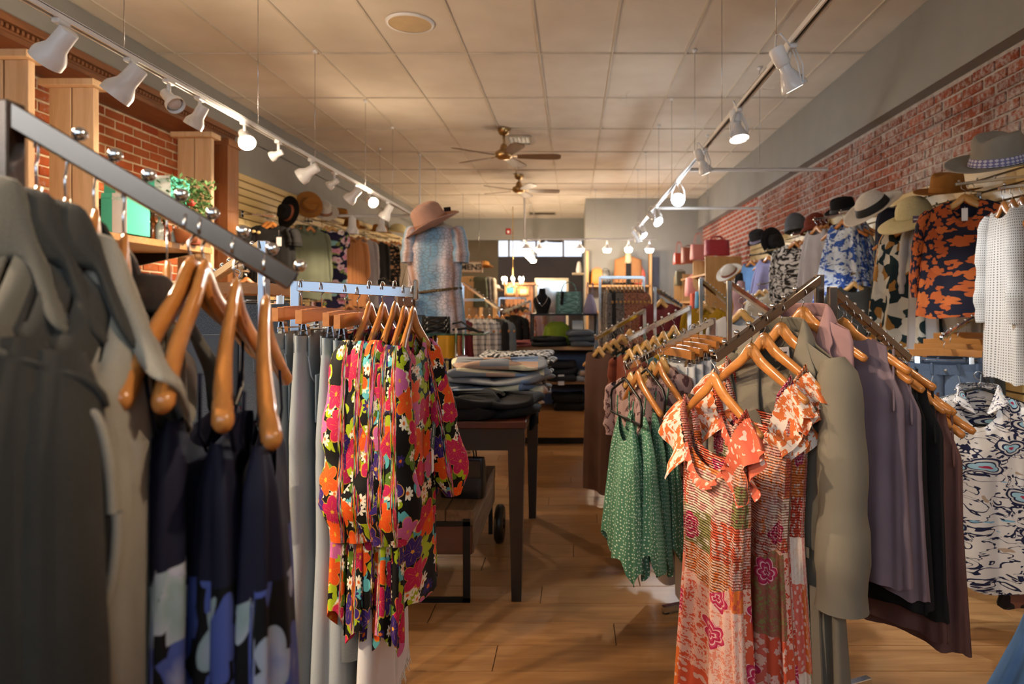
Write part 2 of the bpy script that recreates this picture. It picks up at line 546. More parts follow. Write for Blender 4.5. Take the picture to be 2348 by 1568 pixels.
# ceiling: slab, tiles and grid bars
ce = struct(MB().box((-0.6, 9.0, ZC + 0.08), (8.0, 24.0, 0.1)).obj('ceiling', M['grid_white']))
xs = [-3.62] + [-0.285 + 0.61 * k for k in range(-5, 5)] + [2.6]
ys = [-2.3] + [5.715 + 1.22 * k for k in range(-6, 9)] + [17.0]
tile_cache = {}
for i in range(len(xs) - 1):
    for j in range(len(ys) - 1):
        if ys[j + 1] < 3.0: continue
        w, l = xs[i + 1] - xs[i], ys[j + 1] - ys[j]
        if l > 2: continue
        k = (round(w, 2), round(l, 2))
        if k not in tile_cache:
            tile_cache[k] = MB().box((0, 0, 0), (w - 0.004, l - 0.004, 0.03)).mesh('ceiling_tile', M['ceiling_tile'])
        link('ceiling_tile', tile_cache[k], ce, ((xs[i] + xs[i + 1]) / 2, (ys[j] + ys[j + 1]) / 2, ZC + 0.019))
MB().box((-0.6, 0.2, ZC + 0.02), (8.0, 5.4, 0.03)).obj('ceiling_panel', M['ceiling_tile'], ce)
for x in xs[1:-1]:
    MB().box((x, 10.0, ZC), (0.016, 13.6, 0.010)).obj('grid_bar', M['grid_white'], ce)
for y in ys[1:-1]:
    if y > 3.2: MB().box((-0.5, y, ZC - 0.001), (6.2, 0.016, 0.010)).obj('grid_bar', M['grid_white'], ce)

# right wall: soffit, brick
MB_ = MB()
wr = struct(MB().box((XRW + 0.06, 7.5, ZC / 2), (0.1, 20.0, ZC)).obj('wall_right', M['mortar_right']))
bm_ = MB().box((0, 0, 0), (0.03, 0.222, 0.060), bevel=0.004).mesh('brick', M['brick_right'])
pitch, bl = 0.071, 0.234
nb = 0; r = 0; z = 2.09
while z < ZRS:
    y = 3.55 + (0.5 * bl if r % 2 else 0)
    while y < 9.5:
        o = link('brick', bm_, wr, (XRW + 0.016 + random.uniform(-.004, .004), y + random.uniform(-.006, .006), z + random.uniform(-.003, .003)), (0, random.uniform(-.02, .02), 0))
        o.scale = (1, random.uniform(.95, 1.0), random.uniform(.95, 1.03))
        y += bl; nb += 1
    z += pitch; r += 1
MB().box((XRW + 0.008, 11.5, 1.9), (0.01, 4.0, 2.2)).obj('brickwork', M['brick_far'], wr)
struct(MB().box(((XRS + 2.7) / 2, 7.5, (ZC + ZRS) / 2), (2.7 - XRS, 20.0, ZC - ZRS)).obj('trim_1', M['grey_paint']))
# left wall: soffit, grey wall, brick alcove with wooden cornice
struct(MB().box((XLS - 0.06, 12.2, 1.56), (0.12, 10.6, 3.12)).obj('wall_left', M['grey_paint']))
struct(MB().box((XLS - 0.25, 7.5, (ZC + ZLS) / 2), (0.5, 20.0, ZC - ZLS)).obj('trim_2', M['grey_paint']))
wl = struct(MB().box((XLB - 0.06, 2.4, 1.56), (0.1, 9.4, 3.12)).obj('wall_alcove', M['mortar_left']))
bml = MB().box((0, 0, 0), (0.03, 0.222, 0.064), bevel=0.004).mesh('brick', M['brick_left'])
r = 0; z = 1.62
while z < 3.0:
    y = 4.2 + (0.118 if r % 2 else 0)
    while y < 6.9:
        o = link('brick', bml, wl, (XLB - 0.016 + random.uniform(-.003, .003), y + random.uniform(-.006, .006), z + random.uniform(-.003, .003)))
        o.scale = (1, random.uniform(.95, 1.0), random.uniform(.95, 1.03))
        y += 0.237
    z += 0.078; r += 1
b = MB()
b.box(((XLB + XLS) / 2 - 0.03, 2.5, 3.02), (0.44, 9.0, 0.05))
b.box((XLS - 0.03, 2.5, 3.08), (0.10, 9.0, 0.10))
b.box((XLS + 0.03, 2.5, 3.10), (0.05, 9.0, 0.05))
cn = struct(b.obj('trim_3', M['brown_trim']))
dm = MB().box((0, 0, 0), (0.03, 0.022, 0.03)).mesh('dentil', M['brown_trim'])
dent = MB()
for k in range(110):
    dent.box((XLS + 0.025, 2.6 + k * 0.04, 3.055), (0.03, 0.02, 0.025))
d_ = dent.obj('dentil_row', M['brown_trim'], cn); d_['kind'] = 'stuff'
# brown pilaster closing the alcove
b = MB(); b.box((-3.62, 6.84, 1.5), (0.40, 0.16, 3.0)); b.box((-3.46, 6.84, 1.5), (0.10, 0.22, 3.0)); b.box((-3.46, 6.84, 2.96), (0.14, 0.26, 0.06))
struct(b.obj('trim_4', M['brown_trim_z']))
# back of the shop
wb = struct(MB().box((-1.6, YB + 0.1, (ZC + 2.93) / 2), (3.95, 0.2, ZC - 2.93)).obj('wall_back', M['grey_paint']))
struct(MB().box((1.45, YE + 0.1, ZC / 2), (2.42, 0.2, ZC)).obj('wall_end', M['grey_paint']))
struct(MB().box((0.30, 17.0, ZC / 2), (0.12, 7.0, ZC)).obj('wall_return', M['grey_paint']))
struct(MB().box((-1.2, 20.1, 1.39), (3.4, 0.2, 2.78)).obj('wall_rear', M['purple_paint']))
struct(MB().box((-3.0, 20.0, 1.7), (1.6, 0.2, 3.4)).obj('wall_rear_side', mat_paint('cream_paint', '#b8a88e')))
struct(MB().box((-1.7, 18.6, ZC + 0.05), (4.2, 4.2, 0.1)).obj('ceiling_rear', M['ceiling_tile']))
struct(MB().box((XLS - 0.06, 18.6, 1.7), (0.12, 4.2, 3.5)).obj('wall_left_rear', M['grey_paint']))
wd = struct(MB().box((-0.9, 20.25, 3.1), (3.0, 0.04, 0.7)).obj('window_1', emit('transom_sky', (0.80, 0.88, 1.0, 1), 1.1)))
for x in (-1.9, -1.1, -0.3):
    MB().box((x, 20.1, 3.1), (0.06, 0.06, 0.66)).obj('window_frame', M['white_metal'], wd)
# shop front behind the camera: window wall
wf = struct(MB().box((-3.8, Y0 - 0.05, 1.0), (1.6, 0.1, 2.0)).box((1.1, Y0 - 0.05, 1.0), (4.6, 0.1, 2.0)).box((-2.1, Y0 - 0.05, .55), (1.8, 0.1, 1.1)).box((-0.6, Y0 - 0.05, 3.32), (8.0, 0.1, 0.4)).box((-3.8, Y0 - 0.05, 1.8), (0.6, 0.1, 3.0)).box((2.6, Y0 - 0.05, 1.8), (0.6, 0.1, 3.0)).obj('wall_front', M['grey_paint']))
wn = struct(MB().box((-0.6, Y0 - 0.05, 2.02), (6.0, 0.14, 0.05)).obj('window_2', M['brown_trim']))
for x in (-3.5, -1.6, 0.4, 2.3):
    MB().box((x, Y0 - 0.05, 2.58), (0.06, 0.1, 1.1)).obj('window_frame', M['brown_trim_z'], wn)
for x in (-2.55, -0.6, 1.35):
    MB().box((x, Y0 - 0.05, 2.58), (1.85, 0.006, 1.06)).obj('pane', M['glass'], wn)

wn = struct(MB().box((-2.1, Y0 - 0.05, 1.12), (1.8, 0.14, 0.05)).obj('window_3', M['brown_trim']))
MB().box((-2.1, Y0 - 0.05, 1.56), (1.78, 0.006, 0.86)).obj('pane', M['glass'], wn)
# ------------------------------------------------------------------ slatwall panels
def slatwall(label, x, side, y0, y1, z0, z1, group):
    t = thing('slatwall_panel', label, 'slatwall', (x, (y0 + y1) / 2, 0), 0, group)
    L = y1 - y0
    MB().box((side * 0.012, 0, (z0 + z1) / 2), (0.012, L, z1 - z0)).obj('backing', M['groove'], t)
    n = int((z1 - z0) / 0.0762); ph = (z1 - z0) / n
    me = MB().box((0, 0, 0), (0.014, L - 0.004, ph - 0.011), bevel=0.002).mesh('slat', M['slatwall'])
    for k in range(n):
        link('slat', me, t, (0, 0, z0 + ph * (k + .5)))
    MB().box((0.004 * side, -L / 2 - 0.006, (z0 + z1) / 2), (0.022, 0.012, z1 - z0)).obj('edge_strip', M['chrome_dull'], t)
    return t
slatwall('pale wood slatwall panel nearest the camera on the brick wall', XRW - 0.035, 1, 2.4, 4.84, 0.3, 2.20, 'right slatwall')
slatwall('middle pale wood slatwall panel behind the blue floral garments', XRW - 0.035, 1, 4.84, 7.28, 0.3, 2.20, 'right slatwall')
slatwall('far pale wood slatwall panel beside the oak bag shelves', XRW - 0.035, 1, 7.28, 9.7, 0.3, 2.20, 'right slatwall')
slatwall('pale wood slatwall panel beside the brown pilaster on the left', XLS + 0.02, -1, 6.98, 9.4, 0.3, 2.73, 'left slatwall')
slatwall('pale wood slatwall panel in the middle of the left wall', XLS + 0.02, -1, 9.4, 11.8, 0.3, 2.73, 'left slatwall')
slatwall('farthest pale wood slatwall panel on the left wall', XLS + 0.02, -1, 11.8, 14.2, 0.3, 2.73, 'left slatwall')

# ------------------------------------------------------------------ ceiling fixtures
t = thing('ceiling_speaker', 'round beige speaker grille set in the ceiling', 'speaker', (P(940, 52, 5.09).x, 5.09, ZC))
MB().lathe([(0.0, -0.012), (0.15, -0.012), (0.165, -0.008)], 32).obj('grille', plain('speaker_beige', '#c8b088', 0.8), t)
MB().lathe([(0.158, -0.013), (0.172, -0.015), (0.18, 0.0)], 32).obj('rim', M['white_metal'], t)
def vent(label, x, y, w, l, mat):
    t = thing('ceiling_vent', label, 'vent', (x, y, ZC))
    b = MB()
    for s in (-1, 1):
        b.box((s * w / 2, 0, -0.008), (0.03, l, 0.012)); b.box((0, s * l / 2, -0.008), (w, 0.03, 0.012))
    b.obj('frame', M['grid_white'], t)
    MB().box((0, 0, -0.001), (w, l, 0.004)).obj('backing', M['black_metal'], t)
    n = int(w / 0.045)
    for k in range(n):
        MB().box((-w / 2 + w * (k + .5) / n, 0, -0.006), (0.014, l - 0.03, 0.01)).obj('louvre', mat, t)
vent('small louvred air vent beside the nearer ceiling fan', -0.69, 8.7, 0.30, 0.42, plain('vent_grey', '#8a857c', 0.6))
vent('long dark louvred air vent before the back wall', -0.71, 15.6, 0.62, 0.5, plain('vent_brown', '#7a5f3a', 0.6))

M['fan_metal'] = metal('fan_metal', '#b89a6c', 0.3)
M['fan_wood'] = wood('fan_wood', '#7a5c40', '#5a4028', 'X', 3, 10, 0.45)
def ceiling_fan(label, x, y, drop, rad, phase):
    t = thing('ceiling_fan', label, 'fan', (x, y, ZC), 0, 'ceiling fans')
    MB().lathe([(0.075, 0), (0.075, -0.03), (0.05, -0.07), (0.015, -0.085)], 20).obj('canopy', M['fan_metal'], t)
    MB().tube([(0, 0, -0.07), (0, 0, -drop + 0.08)], 0.012, 10).obj('down_rod', M['fan_metal'], t)
    MB().lathe([(0.015, 0.13), (0.03, 0.12), (0.045, 0.09), (0.05, 0.06), (0.10, 0.03), (0.11, 0.0), (0.10, -0.03), (0.06, -0.055), (0.0, -0.06)], 24, Matrix.Translation((0, 0, -drop))).obj('motor_housing', M['fan_metal'], t)
    bl_ = MB()
    N = 12
    out = []
    for k in range(N + 1):
        u = k / N
        xx = 0.16 + (rad - 0.16) * u
        w = 0.05 + 0.025 * math.sin(u * PI * 0.62) - (0.03 * max(0, u - 0.9) / 0.1)
        out.append((xx, w))
    tw = 0.2
    arr = []
    for (xx, w) in out:
        arr.append([(xx, -w, -tw * -w), (xx, w, -tw * w)])
    bl_.grid(arr, smooth=False)
    me = bl_.mesh('blade', M['fan_wood'])
    br = MB().box((0.13, 0, 0.004), (0.10, 0.025, 0.006)).mesh('blade_bracket', M['fan_metal'])
    for k in range(5):
        a = phase + k * 2 * PI / 5
        o = link('blade', me, t, (0, 0, -drop - 0.02), (0, 0, a)); solidify(o, 0.008)
        link('blade_bracket', br, o)
    return t
ceiling_fan('nearer brass ceiling fan with five brown wooden blades', -0.83, 8.14, 0.31, 0.68, 0.05)
ceiling_fan('farther brass ceiling fan with five brown wooden blades', -0.88, 11.0, 0.24, 0.66, 0.12)

# ------------------------------------------------------------------ track lighting
HT = HC + 1.2
def track(label, pts, group='lighting tracks'):
    a, c = Vector(pts[0]), Vector(pts[1])
    t = thing('lighting_track', label, 'track', a, math.atan2(c.y - a.y, c.x - a.x), group)
    L = (c - a).length
    b = MB(); b.box((L / 2, 0, 0.012), (L, 0.036, 0.008)); b.box((L / 2, 0.014, 0), (L, 0.008, 0.024)); b.box((L / 2, -0.014, 0), (L, 0.008, 0.024))
    b.obj('rail', M['white_metal'], t)
    MB().box((L / 2, 0, 0.004), (L, 0.018, 0.006)).obj('slot', M['black_metal'], t)
    return t
def hang_wires(t, locs):
    inv = (Matrix.Translation(t.location) @ Matrix.Rotation(t.rotation_euler.z, 4, 'Z')).inverted()
    for p in locs:
        q = inv @ Vector(p)
        w = MB().tube([(q.x, q.y, 0.016), (q.x, q.y, ZC - t.location.z)], 0.0022, 6).obj('suspension_wire', M['wire'], t)
        MB().lathe([(0.016, 0), (0.02, 0.012), (0.022, 0.02)], 12, Matrix.Translation((q.x, q.y, ZC - t.location.z - 0.02)), capb=True).obj('ceiling_cap', M['white_metal'], w)
XT, XTR = -2.14, 1.0
t = track('long white lighting track over the left side of the shop', [(XT, -1.5, HT), (XT, 12.0, HT)])
hang_wires(t, [(XT, y, 0) for y in (3.25, 4.63, 5.65, 7.02, 8.07, 9.5, 10.6)])
MB().tube([(11.0, 0, 0.01), (11.0, 0, ZC - HT)], 0.011, 8).obj('support_rod', M['white_metal'], t)
t = track('long white lighting track over the right side of the shop', [(XTR, -.5, HT), (XTR, 11.4, HT)])
hang_wires(t, [(XTR, y, 0) for y in (3.37, 4.6, 5.63, 6.95, 8.0, 9.4, 10.6)])
t = track('short white branch track nearest the camera towards the brick wall', [(XTR + .03, 6.05, HT), (2.25, 6.05, HT)])
hang_wires(t, [(1.65, 6.05, 0)])
t = track('short white branch track farther back towards the brick wall', [(XTR + .03, 8.45, HT), (2.33, 8.45, HT)])
hang_wires(t, [(1.66, 8.45, 0)])
t = track('short white branch track towards the left slatwall', [(-3.15, 9.16, HT), (XT - .03, 9.16, HT)])
hang_wires(t, [(-2.6, 9.16, 0)])
t = track('white cross track in front of the back wall', [(-0.91, 12.4, HT), (1.5, 12.4, HT)])
hang_wires(t, [(0.4, 12.4, 0), (1.2, 12.4, 0)])
MB().tube([(0.02, 0, 0.01), (0.02, 0, ZC - HT)], 0.02, 10).obj('support_rod', M['white_metal'], t)
t = track('white track running back from the cross track', [(-0.91, 12.45, HT), (-0.91, 16.2, HT)])
hang_wires(t, [(-0.91, 14.2, 0), (-0.91, 15.6, 0)])

cup_prof = [(0.0, 0.17), (0.034, 0.17), (0.038, 0.165), (0.04, 0.10), (0.042, 0.08), (0.062, 0.045), (0.066, 0.03), (0.066, 0.0)]
def cup_head(label, y, aim, lit, energy, x=XT, size=1.0, col=SPOT_WARM, group='white cup spotlights', z=HT, ang=85):
    """cylinder head with a flared cup, hung from the track on a short stem"""
    t = thing('track_spotlight', label, 'spotlight', (x, y, z), 0, group)
    MB().box((0, 0, -0.012), (0.034, 0.07, 0.036), bevel=0.004).obj('adapter', M['white_metal'], t)
    MB().tube([(0, 0, -0.02), (0, 0, -0.085)], 0.010, 10).obj('stem', M['white_metal'], t)
    d = Vector(aim).normalized()
    rot = (-d).to_track_quat('Z', 'Y').to_matrix().to_4x4()
    piv = Vector((0, 0, -0.10))
    Mx = Matrix.Translation(piv) @ rot @ Matrix.Scale(size, 4) @ Matrix.Translation((0, 0, -0.11))
    b = MB(); b.lathe(cup_prof, 24, Mx)
    b.lathe([(0.066, 0.0), (0.063, 0.0), (0.060, 0.04), (0.038, 0.08)], 24, Mx)
    sh = b.obj('shade', M['white_metal'], t)
    c = Mx @ Vector((0, 0, 0.018))
    MB().lathe([(0.0, 0.02), (0.045, 0.02), (0.052, 0.03), (0.03, 0.06)], 20, Mx).obj('bulb', (M['bulb_warm'] if lit == 1 else M['bulb_cool'] if lit == 2 else M['white_metal']), t)
    if energy: spot('spot_light', t, Mx @ Vector((0, 0, -0.01)), d, energy, col, ang)
    if lit: glow(t, Mx @ Vector((0, 0, -0.09)), 26, SPOT_WARM)
    return t
def gimbal_head(label, y, aim, lit, energy, x=XTR, size=1.0, col=SPOT_COOL, ang=70):
    """open lamp in a two-armed bracket with a looping lead"""
    t = thing('track_spotlight', label, 'spotlight', (x, y, HT), 0, 'white bracket spotlights')
    MB().box((0, 0, -0.012), (0.034, 0.07, 0.036), bevel=0.004).obj('adapter', M['white_metal'], t)
    d = Vector(aim).normalized()
    rot = (-d).to_track_quat('Z', 'Y').to_matrix().to_4x4()
    piv = Vector((0.03 * d.x, 0.03 * d.y, -0.20 * size))
    Mx = Matrix.Translation(piv) @ rot @ Matrix.Scale(size, 4)
    ax = rot @ Vector((1, 0, 0)); ax.z = 0; ax.normalize()
    for s in (-1, 1):
        e = piv + ax * s * 0.062 * size
        top = ax * s * 0.018 + Vector((0, 0, -0.03))
        mid = (e + top) / 2 + ax * s * 0.018
        sd = Vector((-ax.y, ax.x, 0)) * 0.012
        bk = MB()
        bk.tube([top + sd * .6, mid + sd, e + sd * .4], 0.004, 6); bk.tube([top - sd * .6, mid - sd, e - sd * .4], 0.004, 6)
        bk.tube([e - sd * .8, e + sd * .8], 0.006, 6)
        bk.obj('bracket_arm', M['white_metal'], t)
    MB().lathe([(0.062, -0.005), (0.062, 0.01), (0.036, 0.07), (0.028, 0.085), (0.026, 0.12)], 24, Mx).obj('lamp_reflector', plain('lamp_body', '#dcdcde', 0.25), t)
    MB().lathe([(0.030, 0.11), (0.034, 0.115), (0.036, 0.19), (0.030, 0.20), (0, 0.20)], 20, Mx).obj('socket', M['white_metal'], t)
    MB().lathe([(0.0, -0.008), (0.04, -0.007), (0.060, 0.0)], 20, Mx).obj('bulb', (M['bulb_warm'] if lit == 1 else M['bulb_cool'] if lit == 2 else M['bulb_dim']), t)
    q = Mx @ Vector((0, 0, 0.2))
    MB().tube([q, q + Vector((0, -0.02, 0.05)), (q + Vector((0, 0, -0.05))) / 2 + Vector((-0.03, -0.05, 0.06)), Vector((0, -0.02, -0.03))], 0.0045, 6).obj('lead', M['white_metal'], t)
    if energy: spot('spot_light', t, Mx @ Vector((0, 0, -0.015)), d, energy, col, ang)
    if lit: glow(t, Mx @ Vector((0, 0, -0.09)), 14, SPOT_COOL)
    return t
L0 = 95.0
for i, (y, a, e) in enumerate(((-.2, (.62, .25, -.75), 2.2), (1.0, (.70, -.05, -.68), 2.6), (1.9, (.78, -.25, -.62), 1.8))):
    cup_head('white cup spotlight above the front left racks, %s along the near track end' % ordinal(i), y, a, 0, e * 80)
for i, (y, a, e) in enumerate(((.6, (-1.55, .15, -.72), .9), (1.9, (.2, .1, -.9), .5))):
    gimbal_head('white bracket spotlight above the front right rack, %s along the near track end' % ordinal(i), y, a, 0, e * 80, ang=44 if i == 0 else 70, col=SPOT_WARM)
lh = [(2.85, (-0.7, 0.1, -0.75), 0, 1.0, 1.0), (3.30, (-.62, -.1, -.78), 0, 1.0, 1.08), (3.61, (.55, -.25, -.55), 0, 0.8, .72), (3.91, (-.5, 0, -.87), 1, 1.0, .8),
      (4.44, (.45, -.55, -.6), 1, 1.4, .8), (4.95, (-.8, 0.0, -.35), 0, 0.6, .55), (5.57, (-.8, 0.0, -.5), 0, 1.0, 1.0), (6.11, (-.75, .1, -.45), 0, .6, .6), (6.7, (-.7, .1, -.65), 0, 1.0, .95),
      (7.17, (.55, -.6, -.3), 1, 1.2, .8), (7.88, (-.5, 0, -.87), 0, 1.0, 1.05)]
for i, (y, a, lit, e, s) in enumerate(lh):
    cup_head('white cup spotlight, %s from the camera along the left track' % ordinal(i), y, a, lit, e * L0, size=s)
cup_head('white cup spotlight hanging straight down beside the left slatwall', 9.16, (0, 0, -1), 0, 30, x=-2.97, size=1.3)
cup_head('white cup spotlight hanging down from the middle of the left branch track', 9.16, (0, 0, -1), 0, 30, x=-2.58, size=1.05)
rh = [(3.13, (.42, .12, -.75), 0, 1.0, 1.0), (4.14, (.1, -.25, -.9), 0, 1.2, .95), (5.2, (.35, .1, -.8), 0, 1.2, .95), (6.5, (-.25, -.85, -.2), 2, 1.2, 1.0), (8.2, (.5, -.6, -.55), 2, 1.0, 1.0), (9.9, (.6, -.4, -.7), 2, .8, .95), (10.6, (.5, .3, -.7), 2, .8, 1.0)]
for i, (y, a, lit, e, s) in enumerate(rh):
    gimbal_head('white bracket spotlight, %s from the camera along the right track' % ordinal(i), y, a, lit, e * L0, size=s)
def drop_lamp(label, x, y, lit, e=26, rad=1.0):
    t = thing('pendant_lamp', label, 'lamp', (x, y, HT), 0, 'hanging lamps at the back')
    MB().box((0, 0, -0.01), (0.034, 0.05, 0.03)).obj('adapter', M['white_metal'], t)
    MB().tube([(0, 0, -0.01), (0, 0, -0.08)], 0.014, 8).obj('stem', M['white_metal'], t)
    MB().lathe([(0.02, -0.08), (0.03, -0.11), (0.085 * rad, -0.17), (0.085 * rad, -0.18)], 20).obj('shade', M['white_metal'], t)
    MB().lathe([(0.0, -0.24), (0.05, -0.238), (0.066, -0.22), (0.074, -0.17), (0.03, -0.12)], 16).obj('bulb', M['bulb_warm'] if lit == 1 else M['bulb_cool'] if lit == 2 else M['bulb_dim'], t)
    if e: glow(t, (0, 0, -0.30), e, SPOT_WARM if lit != 2 else SPOT_COOL)
drop_lamp('warm hanging lamp at the left end of the cross track', -0.86, 12.4, 1)
drop_lamp('unlit hanging lamp second on the cross track', -0.62, 12.42, 0, 0)
drop_lamp('bright warm hanging lamp in the middle of the cross track', 0.12, 12.4, 1, 34)
drop_lamp('bright warm hanging lamp in front of the end wall', 0.61, 12.4, 1, 34)
drop_lamp('cream pear shaped hanging lamp above the tan vest', 1.0, 12.4, 0, 10, .8)
drop_lamp('pale blue hanging lamp shade beside the oak shelves', 1.38, 12.4, 2, 20)
for k in range(4):
    drop_lamp('glowing warm lamp, %s back along the rear track' % ordinal(k), -0.91, 13.1 + k * 0.75, 1, 22)
for k, (x, y, c) in enumerate(((-1.9, 15.0, 1), (-1.55, 15.3, 2))):
    pass

# ------------------------------------------------------------------ hangers
def hanger_mesh(half=0.212, drop=0.118, contour=0.018, mat=None, thick=1.0):
    pts, rr, ff = [], [], []
    N = 56
    for i in range(N + 1):
        s = -1 + 2 * i / N
        a = abs(s)
        x = half * s
        z = -drop * (a ** 1.12) * (1.0 - 0.16 * a * a) / .84 + 0.016 * math.exp(-(a / 0.13) ** 2) + 0.012 * math.sin(PI * a) * a
        pts.append((x, contour * s * s, z - 0.014))
        w = (0.0070 + 0.0042 * a ** 1.4) * thick
        if 0.79 < a < 0.83: w *= 0.86
        if a > 0.985: w *= 0.7
        rr.append(w)
        ff.append((0.0195 - 0.0080 * a) / w * (0.9 if 0.79 < a < 0.83 else 1.0) * (0.75 if a > .985 else 1))
    b = MB().tube(pts, rr, 10, True, ff, up=(0, 0, 1))
    return b.mesh('wooden_body', mat)
def hook_mesh(h=0.06, r=0.017, wr=0.0018, mat=None, turn=0.0):
    pts = [(0, 0, -0.012), (0, 0, h * 0.35)]
    pts += [(0.006 * math.sin(t), 0, h * .35 + (h * .65 - r) * t / PI * 1.0) for t in (PI * .3, PI * .7)]
    for k in range(11):
        a = R(-40 + 235 * k / 10)
        pts.append((-r * math.cos(a) * 1.0, 0, h - r * 0.2 + r * math.sin(a)))
    c, s_ = math.cos(turn), math.sin(turn)
    pts = [(p[0] * c, p[0] * s_, p[2]) for p in pts]
    return MB().tube(pts, wr, 6).mesh('hook', mat)
def text_obj(name, body, size, mat, parent, loc, rot, align='CENTER', extrude=.0004, bold=0.0):
    fc = bpy.data.curves.new(name, 'FONT'); fc.body = body; fc.size = size; fc.align_x = align; fc.extrude = extrude; fc.offset = bold
    fo = bpy.data.objects.new(name, fc)
    COL.objects.link(fo)
    bpy.context.view_layer.update()
    me = bpy.data.meshes.new_from_object(fo)
    bpy.data.objects.remove(fo)
    me.materials.clear(); me.materials.append(mat)
    return link(name, me, parent, loc, rot)
HM = {'wood': hanger_mesh(mat=M['hanger_wood']), 'pale': hanger_mesh(mat=M['hanger_pale']), 'coat': hanger_mesh(0.215, 0.115, 0.02, M['hanger_wood'], 1.0)}
HK = {0: hook_mesh(mat=M['wire'])}
def tri_mesh():
    b = MB()
    o = [(-0.19, 0, -0.085), (-0.17, 0, -0.055), (-0.02, 0, 0.0), (0, 0, 0.004), (0.02, 0, 0.0), (0.17, 0, -0.055), (0.19, 0, -0.085), (0.185, 0, -0.15), (-0.185, 0, -0.15), (-0.19, 0, -0.085)]
    return b.tube(o, 0.0055, 8).mesh('black_body', M['black_plastic'])
HM['black'] = tri_mesh()
def clip_parts():
    bar = MB()
    N = 10
    pts = [(-0.165 + 0.33 * i / N, 0, -0.016 - 0.006 * abs(-1 + 2 * i / N) ** 2) for i in range(N + 1)]
    for i in range(N):
        a, c = Vector(pts[i]), Vector(pts[i + 1])
        bar.box((a + c) / 2, ((c - a).length + .001, 0.016, 0.034))
    wires = MB().tube([(-0.15, 0, -0.055), (0.15, 0, -0.055)], 0.0022, 6).mesh('wire_bar', M['wire'])
    clip = MB()
    for s in (-1, 1):
        clip.box((0, s * 0.008, -0.062), (0.022, 0.003, 0.045), Matrix.Rotation(R(8 * s), 3, 'X'))
    clip.tube([(0, 0, -0.03), (0, 0, -0.05)], 0.003, 6)
    return bar.mesh('clamp_bar', M['hanger_wood']), wires, clip.mesh('clip', M['chrome'])
CLB, CLW, CLC = clip_parts()
def place(t, pos, ang, tilt=0.0, roll=0.0):
    t.location = pos; t.rotation_euler = (roll, tilt, ang)
def hanger(label, pos, ang, kind='wood', group='wooden hangers', tilt=0.0, hookh=0.06, roll=0.0):
    t = thing('clothes_hanger', label, 'hanger', pos, 0, group)
    t.rotation_mode = 'XYZ'; t.rotation_euler = (roll, tilt, ang)
    if kind == 'clip':
        link('clamp_bar', CLB, t); link('wire_bar', CLW, t)
        for x in (-0.12, 0.12): link('clip', CLC, t, (x, 0, 0))
    else:
        link('body', HM[kind], t)
    o = link('hook', HK[0], t); o.scale.z = hookh / 0.06
    return t

# ------------------------------------------------------------------ garments
def smooth_interp(prof, t):
    ts = np.array([p[0] for p in prof]); out = []
    for k in (1, 2):
        vs = np.array([p[k] for p in prof])
        out.append(np.interp(t, ts, vs))
    return out
def body_grid(L, prof, N=72, Mr=40, slope=0.42, nw=0.085, nf=0.07, nb=0.015, folds=6, famp=0.02, seed=0, hem=0.0, pu=0.75, pw=0.75, t0=0.0, start=0.0, ruche=0.0, tpow=0.8):
    rs = np.random.RandomState(seed)
    a = np.arange(N) / N * 2 * PI
    c, s = np.cos(a), np.sin(a)
    cu = np.sign(c) * np.abs(c) ** pu
    sw = np.sign(s) * np.abs(s) ** pw
    tt = np.concatenate([np.linspace(0, 0.06, 4)[:-1], np.linspace(0.06, 1, Mr - 3)])
    V = np.zeros((Mr, N, 3)); UV = np.zeros((Mr, N, 2))
    hw0, _ = smooth_interp(prof, 0.0)
    ph = rs.rand(8) * 6.28
    per = 2 * (np.interp(0.5, [p[0] for p in prof], [p[1] for p in prof])) * 2.0
    for i, t in enumerate(tt):
        hw, ht = smooth_interp(prof, t)
        u = hw * cu
        u0 = hw0 * cu
        zt = -slope * np.maximum(0, np.abs(u0) - nw * 0.5)
        q = np.clip(1 - (np.abs(u0) / nw) ** 2, 0, 1) ** 0.5
        zt = zt - np.where(s >= 0, nf, nb) * q
        k = (1 - t) ** 1.6
        z = start + zt * k - (L * t)
        w = ht * sw
        amp = famp * (t ** tpow)
        fo = amp * (0.62 * np.sin(folds * a + ph[0] + 0.9 * math.sin(2.1 * t + ph[1])) + 0.38 * np.sin((2 * folds + 1) * a + ph[2] + 1.3 * t) + 0.3 * np.sin(2 * a + ph[3] + t))
        w = w + fo * np.sign(sw) * (np.abs(sw) ** 0.3)
        u = u + fo * 0.7 * cu
        if ruche: w = w + ruche * math.sin(t * 90) * np.sign(sw) * 0.5
        z = z + hem * t * t * np.sin(folds * a + ph[4]) + hem * 0.8 * t * t * np.sin(2 * a + ph[5])
        V[i, :, 0] = u; V[i, :, 1] = w; V[i, :, 2] = z
        UV[i, :, 0] = np.minimum(a, 2 * PI - a) / PI * per * 0.5 + (a > PI) * 0.37
        UV[i, :, 1] = z
    return V, UV
def body_obj(name, parent, mat, thick=0.0, **kw):
    V, UV = body_grid(**kw)
    o = MB().grid(V, UV, True).obj(name, mat, parent)
    if thick: solidify(o, thick, -1)
    return o
